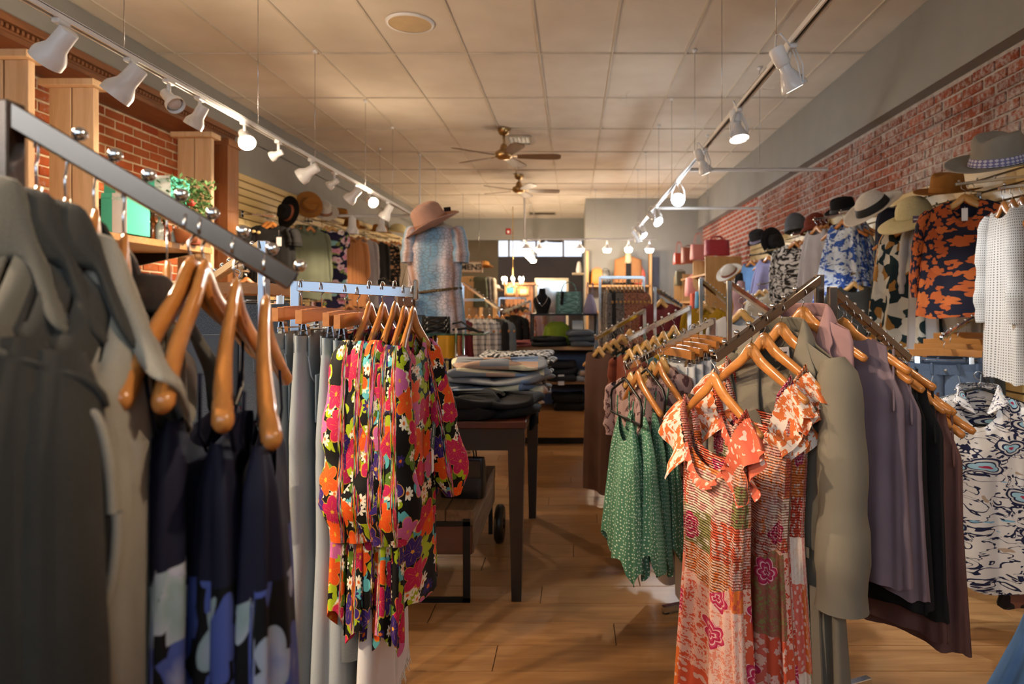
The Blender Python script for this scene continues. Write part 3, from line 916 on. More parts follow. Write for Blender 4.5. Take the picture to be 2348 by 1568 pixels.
def sleeve_obj(parent, mat, x0, z0, length, r0, r1, out=6, fwd=0.0, N=16, seed=0, wrinkle=0.006, cuff=None, name='sleeve', bend=0.0, y0=0.0, flat=0.6, gather=0.0):
    rs = np.random.RandomState(seed + 5)
    sg = 1 if x0 > 0 else -1
    pts, rr = [], []
    a = R(out)
    n = 16
    for i in range(n + 1):
        t = i / n
        d = length * t
        x = x0 + sg * (math.sin(a) * d * (1 - 0.55 * t)) + sg * 0.018 * math.sin(min(1, t * 5) * PI / 2)
        y = y0 + fwd * d + bend * t * t
        z = z0 + 0.01 * (1 - t) - d + 0.5 * r0 * (1 - math.cos(min(1, t * 6) * PI / 2)) * 0.2
        pts.append((x, y, z))
        r = r0 + (r1 - r0) * t ** 0.8
        if i == 0: r *= 0.55
        elif i == 1: r *= 0.92
        if gather and t > 0.86: r *= 1 - gather * (t - 0.86) / 0.14
        rr.append(r + wrinkle * math.sin(t * 17 + rs.rand() * 2) * (0.3 + t))
    b = MB().tube(pts, rr, N, False, flat, up=(1, 0, 0))
    o = b.obj(name, mat, parent)
    return o
def collar_obj(parent, mat, nw=0.085, depth=0.055, lap=0.22, width=0.07, stand=0.03, front=0.05, rise=0.0, N=40, name='collar', wide=1.0, thick=0.008, notch=True, zoff=0.0):
    """turned-over collar and lapels: back of neck at s=0, fronts running down to the lapel point"""
    inner, outer, mid = [], [], []
    uv = []
    for i in range(N + 1):
        s = -1 + 2 * i / N
        a = abs(s); sg = 1 if s >= 0 else -1
        if a < 0.5:
            q = a / 0.5 * PI / 2
            p = Vector((sg * nw * math.sin(q), -depth * math.cos(q) - 0.0, stand * (1 - 0.25 * (a / .5) ** 2)))
            n = Vector((sg * math.sin(q), -math.cos(q), 0))
            wd = width
            o = p + n * (0.30 * wd + 0.012) + Vector((0, 0, -0.85 * wd))
        else:
            q = (a - 0.5) / 0.5
            p = Vector((sg * (nw * (1 - 0.75 * q)), front * min(1, q * 1.4), stand * 0.75 - lap * q))
            lw = width * (1.0 + 0.75 * math.sin(min(1.0, q * 1.15) * PI) * wide) * (1 - 0.9 * max(0, q - 0.75) / 0.25)
            if notch and 0.30 < q < 0.40: lw *= 0.68
            o = p + Vector((sg * lw * (0.35 + 0.62 * min(1, q * 2.2)), 0.014 + 0.012 * q, -0.75 * lw * (1 - min(1, q * 1.5))))
        m = (p + o) / 2 + Vector((0, 0, 0.012)) + (o - p).cross(Vector((0, 0, 1))).normalized() * 0.0
        inner.append(p); mid.append(m); outer.append(o)
    arr = [[(p.x, p.y, p.z + zoff) for p in rowp] for rowp in (inner, mid, outer)]
    UVs = [[(i / N * 0.6, 0.04 * j) for i in range(N + 1)] for j in range(3)]
    o = MB().grid(arr, UVs).obj(name, mat, parent)
    solidify(o, thick)
    m = o.modifiers.new('round', 'SUBSURF'); m.levels = 1; m.render_levels = 1
    return o
def tag_obj(parent, loc, rot, w=0.035, h=0.06, mat=None, name='price_tag', string=0.05):
    b = MB().box((0, 0, -string - h / 2), (w, 0.0012, h))
    o = b.obj(name, mat or M['white_paper'], parent, loc, rot)
    MB().tube([(0, 0, 0), (0, 0, -string)], 0.0006, 4).obj('tag_string', M['white_paper'], o)
    return o
TOP = [(0, .19, .012), (.05, .205, .022), (.2, .21, .04), (1, .23, .045)]
DRESS = [(0, .16, .012), (.05, .175, .022), (.18, .19, .04), (.35, .17, .04), (.6, .21, .055), (1, .27, .075)]
TANK = [(0, .14, .010), (.08, .15, .018), (.22, .20, .035), (.5, .20, .04), (1, .22, .045)]
COAT = [(0, .21, .02), (.04, .225, .035), (.2, .225, .055), (.6, .235, .06), (1, .26, .075)]
def garment(name, label, cat, pos, ang, L, prof, mat, group=None, tilt=0.0, sleeves=None, neck=(.085, .07, .015), folds=6, famp=.018, seed=1, hem=.006, N=64, Mr=36, slope=.40, collar=None, thick=0.0, collar_mat=None, sleeve_mat=None, roll=0.0, **kw):
    t = thing(name, label, cat, pos, 0, group)
    t.rotation_euler = (roll, tilt, ang)
    body_obj('body', t, mat, thick, L=L, prof=prof, nw=neck[0], nf=neck[1], nb=neck[2], folds=folds, famp=famp, seed=seed, hem=hem, N=N, Mr=Mr, slope=slope, **kw)
    if sleeves:
        hw = prof[0][1]
        zsh = kw.get('start', 0.0) - slope * (hw - neck[0] * .5)
        for sg in (1, -1):
            if sleeves.get('side', sg) != sg: continue
            sleeve_obj(t, sleeve_mat or mat, sg * (hw - 0.012), zsh + sleeves.get('dz', -0.01), sleeves['len'], sleeves['r0'], sleeves['r1'], sleeves.get('out', 6), sleeves.get('fwd', 0.0), N=sleeves.get('N', 14), seed=seed + sg, flat=sleeves.get('flat', .6), gather=sleeves.get('gather', 0), wrinkle=sleeves.get('wr', .006))
    if collar:
        collar_obj(t, collar_mat or mat, **collar)
    return t
def ruffle(parent, mat, pts, width, amp=0.012, waves=6, out=(0, 0, -1), name='ruffle', seed=0):
    """gathered strip along pts; falls along 'out', waves opening towards the free edge"""
    pts = [Vector(p) for p in pts]
    n, rows = 72, 6
    rs = random.Random(seed); ph = rs.uniform(0, 6)
    o = Vector(out).normalized()
    arr = [[] for _ in range(rows + 1)]
    for i in range(n + 1):
        f = i / n * (len(pts) - 1); k = min(int(f), len(pts) - 2); q = f - k
        p0, p1, p2, p3 = pts[max(k - 1, 0)], pts[k], pts[k + 1], pts[min(k + 2, len(pts) - 1)]
        p = .5 * ((2 * p1) + (p2 - p0) * q + (2 * p0 - 5 * p1 + 4 * p2 - p3) * q * q + (3 * p1 - p0 - 3 * p2 + p3) * q ** 3)
        tg = (p2 - p0).normalized()
        side = tg.cross(o).normalized()
        a = i / n * waves * 2 * PI + ph + .6 * math.sin(i * .21)
        for j in range(rows + 1):
            r = j / rows
            w = amp * (r ** .7) * 1.4 * math.sin(a) + amp * .25 * (1 - r) * math.sin(i * 2.4)
            w += amp * .5 * r * math.sin(2 * a + 1)
            arr[j].append(tuple(p + o * width * r * (1 + .10 * r * math.cos(a)) + side * (w + width * .30 * math.sin(r * PI * .6))))
    L = sum((pts[k + 1] - pts[k]).length for k in range(len(pts) - 1)) * 1.5
    UVs = [[(i / n * L + .13, -.5 - j * width / rows) for i in range(n + 1)] for j in range(rows + 1)]
    return MB().grid(arr, UVs).obj(name, mat, parent)

# jeans: waist at local z=0, legs each their own part
def jeans(label, pos, ang, mat, L=1.0, wst=0.19, flare=0.11, knee=0.085, group=None, seed=0, fray=False, details=True, N=28, Mr=30, tilt=0.0, cat='jeans', name='jeans', topst='#b8863c', thin=1.0, bmat=None):
    t = thing(name, label, cat, pos, 0, group)
    t.rotation_euler = (0, tilt, ang)
    rs = np.random.RandomState(seed)
    hip = wst * 1.14
    for sg in (1, -1):
        V = np.zeros((Mr, N, 3)); UV = np.zeros((Mr, N, 2))
        ph = rs.rand(4) * 6.28
        for i in range(Mr):
            f = i / (Mr - 1)
            z = -0.03 - (L - 0.03) * f
            d = -z
            if d < 0.24:
                hw = (wst + (hip - wst) * (d / .24)) / 2; cx = hw
            else:
                q = (d - 0.24) / (L - 0.24)
                if q < 0.4: hw = hip / 2 + (knee - hip / 2) * (q / .4)
                else: hw = knee + (flare - knee) * ((q - .4) / .6) ** 1.3
                cx = hip / 2 + 0.012 * q
            a = np.arange(N) / N * 2 * PI
            ht = (0.028 + 0.02 * min(1, d / .2)) * thin if d < .3 else (0.048 + 0.012 * f) * thin
            amp = 0.010 * f
            fo = amp * (np.sin(3 * a + ph[0] + 3 * f) + .5 * np.sin(5 * a + ph[1]))
            cs, sn = np.cos(a), np.sin(a)
            V[i, :, 0] = sg * (cx + (hw + fo * .4) * np.sign(cs) * np.abs(cs) ** .8)
            V[i, :, 1] = (ht + fo) * np.sign(sn) * np.abs(sn) ** .8
            V[i, :, 2] = z
            UV[i, :, 0] = a / (2 * PI) * 0.45 + (0.5 if sg < 0 else 0)
            UV[i, :, 1] = z
        g = MB().grid(V, UV, True).obj('trouser_leg', mat, t)
        if fray:
            b = MB()
            for k in range(90):
                a = k / 90 * 2 * PI + rs.rand() * .05
                ci = int(k / 90 * N) % N
                p = V[-1, ci] * (1 - (k / 90 * N) % 1) + V[-1, (ci + 1) % N] * ((k / 90 * N) % 1)
                e = p + np.array([rs.randn() * .006, rs.randn() * .006, -.018 - rs.rand() * .014])
                b.tube([p + np.array([0, 0, .004]), (p + e) / 2 + rs.randn(3) * .002, e], [.0022, .0018, .0008], 4, False)
            fr_ = b.obj('frayed_hem', M['white_fray'], g); fr_['kind'] = 'stuff'
    # waistband
    arr = []; uvw = []
    for z in (0.012, 0.0, -0.022, -0.036):
        rowp = []; ru = []
        for k in range(40):
            a = 2 * PI * k / 40
            cs, sn = math.cos(a), math.sin(a)
            rowp.append((wst * 1.01 * math.copysign(abs(cs) ** .8, cs), 0.031 * thin * math.copysign(abs(sn) ** .8, sn) - (0.008 * abs(cs) if 0 else 0), z - (.012 * (1 - abs(cs)) if sn > 0 else 0)))
            ru.append((a * .06, z))
        arr.append(rowp); uvw.append(ru)
    o = MB().grid(arr, uvw, True).obj('waistband', mat, t)
    if details:
        for x in (-.14, -.06, .06, .14):
            for sy in (1, -1):
                MB().box((x, sy * 0.033 * thin, -0.012 - (.006 if sy > 0 else 0)), (0.012, 0.004, 0.055), bevel=.0012).obj('belt_loop', mat, t)
        for sg in (1, -1):
            # front pocket: stitched curve and rivet
            pts = [(sg * .155, 0.036 * thin, -.04), (sg * .15, .046 * thin, -.09), (sg * .12, .05 * thin, -.115), (sg * .07, .049 * thin, -.112), (sg * .055, .044 * thin, -.05)]
            MB().tube(pts, 0.0022, 5, False).obj('pocket_seam', M['stitch'], t)
            MB().box((sg * .10, -0.052 * thin, -.14), (.11, .004, .12), bevel=.002).obj('back_pocket', bmat or mat, t)
        MB().lathe([(0, .003), (.007, .002), (.008, 0)], 10, Matrix.Translation((0, .036 * thin, -.024)) @ Matrix.Rotation(-PI / 2, 4, 'X')).obj('button', M['chrome'], t)
    return t

# ------------------------------------------------------------------ racks
def waterfall(root, a, b, nballs=8, tube=0.025, mat=None, ball=0.0085):
    """square arm from a (high, at the post) to b (low, free end) in root-local coordinates, balls as stops on top"""
    a, b = Vector(a), Vector(b)
    d = b - a; L = d.length; dn = d.normalized()
    side = Vector((-dn.y, dn.x, 0)).normalized()
    up = side.cross(dn) * -1.0
    if up.z < 0: up = -up
    Rm = Matrix((dn, side, up)).transposed()
    o = MB().box((a + b) / 2, (L, tube, tube), Rm, bevel=0.002).obj('arm', mat or M['chrome'], root)
    for k in range(nballs):
        p = a + d * ((k + .35) / nballs)
        q = p + up * (tube / 2 + ball * 1.2)
        bb = MB(); bb.sphere(q, ball, 12, 8); bb.tube([p + up * tube / 2, q], ball * .35, 6)
        bb.obj('stop_ball', M['chrome'], o)
    return o
def post(root, x, y, z1, tube=0.025, mat=None, z0=0.03, name='post'):
    return MB().box((x, y, (z0 + z1) / 2), (tube, tube, z1 - z0), bevel=0.002).obj(name, mat or M['chrome'], root)
def rack_base(root, cx, cy, half=0.28, rot=0.0):
    b = MB()
    for k in range(2):
        Rm = Matrix.Rotation(rot + k * PI / 2, 3, 'Z')
        b.box((cx, cy, 0.022), (2 * half, 0.028, 0.028), Rm, bevel=.002)
    b.obj('base', M['chrome'], root)
    for k in range(4):
        a = rot + k * PI / 2
        MB().lathe([(0.014, 0), (0.016, .004), (.012, .009)], 12, Matrix.Translation((cx + half * .95 * math.cos(a), cy + half * .95 * math.sin(a), 0)), capb=True).obj('glide_foot', M['black_plastic'], root)

# ------------------------------------------------------------------ hats
def hat(label, pos, rot, mat, band, brim=0.15, crown=0.085, ch=0.11, curl=0.02, pinch=0.02, dent=0.02, group='hats', style='fedora', taper=0.82, oval=1.12, droop=0.0, asym=0.0, bandh=.27):
    t = thing('hat', label, 'hat', pos, 0, group)
    t.rotation_euler = rot
    N = 40
    arr = []
    prof = []
    if style == 'cloche':
        for k in range(9):
            a = PI / 2 * (1 - k / 8)
            prof.append((crown * math.cos(a), ch * math.sin(a)))
    elif style == 'round':
        for k in range(10):
            a = PI / 2 * (1 - k / 9)
            prof.append((crown * math.cos(a) ** .8 if math.cos(a) > 1e-6 else 0, ch * math.sin(a) ** .9))
    else:
        prof = [(0, ch), (crown * .25, ch), (crown * .5, ch), (crown * taper * .86, ch * .985), (crown * taper * .98, ch * .93), (crown * (taper + .05), ch * .8), (crown * (.5 + taper / 2), ch * .4), (crown, 0)]
    for (r, z) in prof:
        rowp = []
        for k in range(N):
            g = 2 * PI * k / N
            x, y = r * oval * math.cos(g), r * math.sin(g)
            zz = z; h = z / ch
            if style == 'fedora':
                # long crease along x on the top, pinched sides at the front
                zz -= dent * math.exp(-(y / (crown * .38)) ** 2) * max(0, h - .7) / .3
                y -= math.copysign(pinch * max(0, math.cos(g)) ** 2 * h * h * abs(math.sin(g)) ** .5, y)
            rowp.append((x, y, zz))
        arr.append(rowp)
    o = MB().grid(list(reversed(arr)), None, True).obj('crown', mat, t)
    rows = []
    nb_ = 7
    for j in range(nb_ + 1):
        q = j / nb_
        r = crown + (brim - crown) * q
        rowp = []
        for k in range(N):
            g = 2 * PI * k / N
            ov = oval * (1 - q) + 1.04 * q
            x, y = r * ov * math.cos(g), r * math.sin(g)
            z = curl * q * q * (math.sin(g) ** 2) * 1.3 - droop * q * q * (math.cos(g) ** 2) + asym * q * math.sin(2 * g)
            rowp.append((x, y, z))
        rows.append(rowp)
    br = MB().grid(rows, None, True).obj('brim', mat, t); solidify(br, 0.004)
    if band:
        rows = []
        for z, f in ((0.004, 1.035), (ch * bandh * .4, 1.03), (ch * bandh * .75, 1.02), (ch * bandh, 1.0)):
            rr = crown * (1 if style == 'cloche' else 1 - (1 - (.5 + taper / 2)) * z / (ch * .4)) * f
            if style in ('cloche', 'round'): rr = crown * math.sqrt(max(.1, 1 - (z / ch) ** 2)) * f * (1.03 if style == 'round' else 1)
            rows.append([(rr * oval * math.cos(2 * PI * k / N), rr * math.sin(2 * PI * k / N), z) for k in range(N)])
        MB().grid(rows, None, True).obj('band', band, t)
    return t
# ------------------------------------------------------------------ bags
def handbag(label, pos, rz, w, h, d, mat, hmat=None, handle=0.1, name='handbag', taper=.85, group=None, clasp=None, quilt=None, strap=None, band=None):
    t = thing(name, label, 'bag', pos, rz, group)
    rows = []
    prof = [(0, .96), (.02, 1.0), (.3, 1.0), (.8, (1 + taper) / 2), (.97, taper), (1.0, taper * .97)]
    N = 32
    def sq(v, p): return math.copysign(abs(v) ** p, v)
    for (q, s) in prof:
        rowp = []
        for k in range(N):
            g = 2 * PI * k / N
            rowp.append((w / 2 * (s * .5 + .5) * sq(math.cos(g), .35), d / 2 * s * sq(math.sin(g), .35) * (1 - .45 * q), h * q))
        rows.append(rowp)
    b = MB().grid(rows, [[(k / N * (2 * w + 2 * d), p[0] * h) for k in range(N)] for p in prof], True)
    b.add(rows[0], [tuple(range(N - 1, -1, -1))]); b.add(rows[-1], [tuple(range(N))])
    b.obj('bag_body', mat, t)
    if handle:
        hw = w * .27
        for sy in (1, -1):
            pts = []
            for k in range(13):
                a = PI * k / 12
                pts.append((-hw * math.cos(a), sy * d * .2, h * .92 + handle * math.sin(a) ** .8 if 0 < k < 12 else h * .92))
            MB().tube(pts, 0.0055 * max(.7, w / .3), 8).obj('handle', hmat or mat, t)
    if clasp:
        pts = [(0.012 * math.cos(a), -d / 2 * .95, h * .55 + 0.02 * math.sin(a)) for a in [2 * PI * k / 16 for k in range(17)]]
        MB().tube(pts, 0.003, 6, False).obj('clasp', clasp, t)
    return t
M['white_fray'] = plain('white_fray', '#dcdad4', 0.9)
M['stitch'] = plain('stitch', '#9aa0a4', 0.8)

# ------------------------------------------------------------------ printed fabrics
def finish(t, col, rough=0.8, weave=900.0, bump=0.12, spec=0.25, sheen=0.0):
    t.bump(t.noise(t.uv(), weave, 1), bump, 0.002)
    return t.out(col, rough, 0, spec, sheen)
def ouv(t):
    """cloth coordinates shifted per object so that no two alike garments show the same print"""
    r = t.rnd()
    return t.vm('ADD', t.uv(), t.comb(t.m_('MULTIPLY', r, 7.3), t.m_('MULTIPLY', r, 3.1), 0.0))
def mat_bold_floral():
    t = NT('bold_floral_print'); uv = ouv(t)
    uv = t.vm('ADD', uv, t.vm('SCALE', t.noise(uv, 14, 2, col=True), sc=0.02))
    col = C('#0d0b0a')
    # leaves
    m, rc, rel, an = t.flower(uv, 22, 2, .6, (3.1, 1.7, 0), 0.75)
    col = t.mix(t.m_('MULTIPLY', m, t.m_('GREATER_THAN', rc[1], .45)), col, t.ramp(rc[2], [(0, C('#a6b81e')), (.45, C('#5c7a24')), (.6, C('#5fb3b8')), (.8, C('#a6b81e'))], 'CONSTANT'))
    # small daisies
    m, rc, rel, an = t.flower(uv, 25, 8, .42, (.4, 5.3, 0), 0.5)
    fm = t.m_('MULTIPLY', m, t.m_('GREATER_THAN', rc[1], .45))
    dc = t.mix(t.m_('LESS_THAN', rel, .3), t.ramp(rc[2], [(0, C('#efe6cf')), (.6, C('#2f2060')), (.8, C('#efe6cf'))], 'CONSTANT'), C('#d86a1e'))
    col = t.mix(fm, col, dc)
    # big blooms
    m, rc, rel, an = t.flower(uv, 12.5, 5, .52, (0, 0, 0), 0.42)
    fm = t.m_('MULTIPLY', m, t.m_('GREATER_THAN', rc[1], .12))
    pc = t.ramp(rc[2], [(0, C('#c01f52')), (.24, C('#e8561a')), (.5, C('#c8629a')), (.72, C('#3a2470')), (.84, C('#c8234f'))], 'CONSTANT')
    vein = t.m_('LESS_THAN', t.m_('ABSOLUTE', t.m_('SINE', t.m_('MULTIPLY', an, 5.0))), 0.10)
    edge = t.m_('GREATER_THAN', rel, .93)
    line = t.m_('MAXIMUM', t.m_('MULTIPLY', vein, t.m_('LESS_THAN', rel, .6)), edge)
    pc = t.mix(t.m_('MULTIPLY', line, .8), pc, C('#d89a2a'))
    pc = t.mix(t.m_('LESS_THAN', rel, .13), pc, C('#e0a030'))
    col = t.mix(fm, col, pc)
    return finish(t, col, .75)
M['bold_floral'] = mat_bold_floral()
def mat_patchwork(name, grid=(6.0, 4.2), smock=False):
    t = NT(name); uv = ouv(t)
    p = t.mapping(uv, (grid[0], grid[1], 1))
    p = t.vm('ADD', p, t.vm('SCALE', t.noise(uv, 6, 2, col=True), sc=.12))
    sp = t.sep(p)
    rowi = t.m_('FLOOR', sp[1])
    px = t.m_('ADD', sp[0], t.m_('MULTIPLY', t.m_('MODULO', rowi, 2.0), .5))
    ci = t.m_('FLOOR', px)
    wn = t.n('ShaderNodeTexWhiteNoise', noise_dimensions='2D'); t.set(wn.inputs['Vector'], t.comb(ci, rowi))
    r = t.sep(wn.outputs['Color'])
    base = t.ramp(r[0], [(0, C('#d4583a')), (.22, C('#de7434')), (.42, C('#e08a72')), (.60, C('#c8442e')), (.74, C('#8a8450')), (.84, C('#d86a5a')), (.96, C('#e2c4b0'))], 'CONSTANT')
    m1, rc, rel, an = t.flower(uv, 52, 5, .5, (0, 0, 0), .4)
    fl = t.m_('MULTIPLY', m1, t.m_('GREATER_THAN', rc[1], .25))
    ink = t.ramp(r[1], [(0, C('#eadfd4')), (.5, C('#f0e2cc')), (.7, C('#b0264a')), (.85, C('#eadfd4'))], 'CONSTANT')
    vine = t.m_('LESS_THAN', t.m_('ABSOLUTE', t.m_('SUBTRACT', t.noise(uv, 62, 3, .6), .5)), .045)
    dots = t.m_('LESS_THAN', t.vor(t.mapping(uv, (46, 46, 1))).outputs['Distance'], .26)
    det = t.mix(t.m_('GREATER_THAN', r[2], .66), t.comb(fl, fl, fl), t.comb(dots, dots, dots))
    det = t.mix(t.m_('LESS_THAN', r[2], .4), det, t.comb(t.m_('MAXIMUM', vine, fl), 0, 0))
    f = t.sep(det)[0]
    col = t.mix(t.m_('MULTIPLY', f, .56), base, ink)
    # sparse large roses
    m, rc, rel, an = t.flower(uv, 11, 6, .46, (2.2, .7, 0), .3)
    big = t.m_('MULTIPLY', m, t.m_('GREATER_THAN', rc[1], .78))
    rose = t.ramp(t.m_('FRACT', t.m_('ADD', t.m_('MULTIPLY', rel, 2.6), t.m_('MULTIPLY', t.m_('SINE', t.m_('MULTIPLY', an, 3)), .25))), [(0, C('#b8244e')), (.45, C('#e8b8b4')), (.7, C('#c8486a'))], 'CONSTANT')
    col = t.mix(big, col, rose)
    if smock:
        w = t.m_('ABSOLUTE', t.m_('SINE', t.m_('MULTIPLY', t.sep(uv)[1], 420)))
        k = t.m_('MULTIPLY', t.m_('LESS_THAN', t.noise(t.mapping(uv, (160, 420, 1)), 1.0, 2), .40), .36)
        col = t.mix(k, col, C('#f0dccb'))
        nd = t.bump(t.m_('ADD', w, t.noise(uv, 220, 2)), .9, .006)
        return t.out(col, .85, 0, .2)
    return finish(t, col, .8)
M['patchwork'] = mat_patchwork('coral_patchwork_print')
M['patchwork_smock'] = mat_patchwork('coral_patchwork_smocking', (7, 9), True)
M['ruffle_print'] = None
def mat_two_tone(name, base, ink, scale=16.0, thr=.5, width=None, detail=3, rough=.55, dist=.6, ink2=None):
    t = NT(name); uv = ouv(t)
    n = t.noise(uv, scale, detail, rough, dist)
    f = t.m_('LESS_THAN', t.m_('ABSOLUTE', t.m_('SUBTRACT', n, thr)), width) if width else t.m_('GREATER_THAN', n, thr)
    col = t.mix(f, C(base), C(ink))
    if ink2:
        n2 = t.noise(t.vm('ADD', uv, (5.2, 1.3, 0)), scale * .8, detail, rough, dist)
        col = t.mix(t.m_('GREATER_THAN', n2, .58), col, C(ink2))
    return finish(t, col)
M['ruffle_print'] = mat_two_tone('orange_white_ruffle_print', '#e9d6c6', '#d8713a', 46, .5, None, 3, .6, .4)
M['ruffle_dot'] = mat_two_tone('coral_ruffle_print', '#dd6b4e', '#eec8b6', 60, .6, None, 1, .4, 0)
M['ruffle_lining'] = fabric('ruffle_lining', '#dfa596', '#d2907c')
def mat_bloom(name, base, cols, scale, petals, size, dens=.3, depth=.4, wob=.03, center=None, extra=None, rough=.8):
    t = NT(name); uv = ouv(t)
    uv = t.vm('ADD', uv, t.vm('SCALE', t.noise(uv, scale * 1.4, 2, col=True), sc=wob))
    col = C(base)
    if extra:
        m, rc, rel, an = t.flower(uv, scale * 1.7, 2, .5, (4.1, 2.2, 0), .7)
        col = t.mix(t.m_('MULTIPLY', m, t.m_('GREATER_THAN', rc[1], .4)), col, C(extra))
    m, rc, rel, an = t.flower(uv, scale, petals, size, (0, 0, 0), depth)
    st = [(i / len(cols), C(c)) for i, c in enumerate(cols)]
    pc = t.ramp(rc[2], st, 'CONSTANT') if len(st) > 1 else C(cols[0])
    if center: pc = t.mix(t.m_('LESS_THAN', rel, .25), pc, C(center))
    col = t.mix(t.m_('MULTIPLY', m, t.m_('GREATER_THAN', rc[1], dens)), col, pc)
    return finish(t, col, rough)
M['navy_orange'] = mat_bloom('navy_orange_floral', '#1c1a2a', ['#b85a2a', '#c2642e', '#a84e22'], 17, 5, .5, .2, .45, .035, None, '#b85a2a')
M['navy_pink'] = mat_bloom('navy_pink_floral', '#1f1c3a', ['#e0c4d0', '#d89ab4', '#8fc0c4', '#e6dcd8'], 10, 5, .46, .2, .3, .04, '#c86a8a', '#8a9a5a')
M['blue_white'] = mat_two_tone('blue_white_floral', '#c6d4e6', '#2a4fa0', 21, .5, None, 4, .6, .8, '#d6e2f0')
M['black_white'] = mat_two_tone('black_white_floral', '#cfc8c0', '#26211f', 28, .5, None, 4, .6, .8)
M['teal_brown'] = None
def mat_leafy():
    t = NT('teal_brown_leaf_print'); uv = ouv(t)
    uv2 = t.vm('ADD', uv, t.vm('SCALE', t.noise(uv, 7, 2, col=True), sc=.08))
    p = t.mapping(uv2, (44, 17, 1), (0, 0, 0), (0, 0, .6))
    v = t.vor(p)
    r = t.sep(v.outputs['Color'])
    col = t.ramp(r[0], [(0, C('#1c2c30')), (.30, C('#d8d4c6')), (.52, C('#a5763a')), (.70, C('#22353a')), (.84, C('#cfc9ba'))], 'CONSTANT')
    return finish(t, col)
M['teal_brown'] = mat_leafy()
def mat_paisley():
    t = NT('navy_paisley_print'); uv = ouv(t)
    uv2 = t.vm('ADD', uv, t.vm('SCALE', t.noise(uv, 8, 2, col=True), sc=.06))
    col = C('#d6d2d0')
    n = t.noise(uv2, 20, 2, .5, 1.2)
    col = t.mix(t.m_('LESS_THAN', t.m_('ABSOLUTE', t.m_('SUBTRACT', n, .52)), .022), col, C('#1d2140'))
    n2 = t.noise(t.vm('ADD', uv2, (3, 8, 0)), 15, 2, .5, .6)
    col = t.mix(t.m_('GREATER_THAN', n2, .70), col, C('#7fb0cc'))
    n3 = t.noise(t.vm('ADD', uv2, (7, 2, 0)), 17, 2, .5, .6)
    col = t.mix(t.m_('GREATER_THAN', n3, .71), col, C('#b09a86'))
    m, rc, rel, an = t.flower(uv2, 11, 3, .42, (1, 2, 0), .35)
    ring = t.ramp(rel, [(0, C('#a8304e')), (.18, C('#9cc4d6')), (.5, C('#1d2140')), (.62, C('#c8c4c2')), (.8, C('#1d2140'))], 'CONSTANT')
    col = t.mix(t.m_('MULTIPLY', m, t.m_('GREATER_THAN', rc[1], .5)), col, ring)
    spk = t.m_('MULTIPLY', t.m_('LESS_THAN', rel, 1.5), t.m_('GREATER_THAN', t.m_('SINE', t.m_('MULTIPLY', an, 16)), .3))
    spk = t.m_('MULTIPLY', t.m_('MULTIPLY', spk, t.m_('GREATER_THAN', rel, 1.05)), t.m_('GREATER_THAN', rc[1], .4))
    col = t.mix(spk, col, C('#1d2140'))
    return finish(t, col)
M['paisley'] = mat_paisley()
def mat_snake():
    t = NT('blue_pink_snakeskin_print'); uv = ouv(t)
    s = t.sep(uv)
    wob = t.m_('MULTIPLY', t.noise(uv, 5, 2), .10)
    band = t.ramp(t.m_('FRACT', t.m_('MULTIPLY', t.m_('ADD', s[0], wob), 5.2)), [(0, C('#94bcd6')), (.25, C('#dccfd4')), (.48, C('#bd9078')), (.62, C('#dccfd2')), (.85, C('#8cb6d2'))])
    d = t.vor(t.mapping(uv, (52, 42, 1)), feature='DISTANCE_TO_EDGE').outputs['Distance']
    k = t.m_('MULTIPLY', t.m_('LESS_THAN', d, .09), t.m_('GREATER_THAN', t.noise(uv, 9, 2), .42))
    col = t.mix(t.m_('MULTIPLY', k, .6), band, C('#7d7a80'))
    return finish(t, col)
M['snake'] = mat_snake()
def mat_navy_dress():
    t = NT('navy_dress_floral_skirt'); uv = ouv(t)
    z = t.sep(t.uv())[1]
    uv2 = t.vm('ADD', uv, t.vm('SCALE', t.noise(uv, 8, 2, col=True), sc=.06))
    m, rc, rel, an = t.flower(uv2, 13, 5, .68, (0, 0, 0), .35)
    pet = t.ramp(t.m_('ADD', rc[2], t.m_('MULTIPLY', rel, .25)), [(0, C('#6f7fbe')), (.2, C('#a9adc0')), (.45, C('#8a9e9a')), (.62, C('#b9b9c6')), (.85, C('#4c5a9c'))])
    sk = t.mix(t.m_('MULTIPLY', m, t.m_('GREATER_THAN', rc[1], .12)), C('#08080c'), pet)
    cut = t.m_('ADD', z, t.m_('MULTIPLY', t.noise(uv, 4, 1), .06))
    col = t.mix(t.m_('LESS_THAN', cut, -.29), C('#15152a'), sk)
    return finish(t, col, .7)
M['navy_dress'] = mat_navy_dress()
def mat_dots(name, base, dot, scale=60, r=.22, rnd=.35):
    t = NT(name); uv = t.uv()
    v = t.vor(t.mapping(uv, (scale, scale, 1)), rnd=rnd)
    col = t.mix(t.m_('LESS_THAN', v.outputs['Distance'], r), t.mix(t.noise(uv, 10, 2), C(base), tuple(q * .8 for q in C(base)[:3])), C(dot))
    return finish(t, col)
M['green_dot'] = mat_dots('green_polka_dot', '#4f8268', '#c3d6c4', 75, .2, .6)
M['knit_white'] = mat_dots('openwork_knit', '#cdc9c4', '#4a4540', 85, .22, .0)
M['eyelet'] = mat_dots('eyelet_lace', '#cfcac8', '#8a7468', 34, .18, .4)
def mat_plaid(name, base, line, scale=11.0):
    t = NT(name); s = t.sep(t.uv())
    def st(c, sc, w, o):
        return t.m_('LESS_THAN', t.m_('FRACT', t.m_('ADD', t.m_('MULTIPLY', c, sc), o)), w)
    a = t.m_('ADD', st(s[0], scale, .22, 0), st(s[1], scale, .2, .3)); b = t.m_('ADD', st(s[0], scale, .05, .5), st(s[1], scale, .05, .7))
    f = t.m_('ADD', t.m_('MULTIPLY', a, .38), t.m_('MULTIPLY', b, .6), clamp=True)
    return finish(t, t.mix(f, C(base), C(line)), .9)
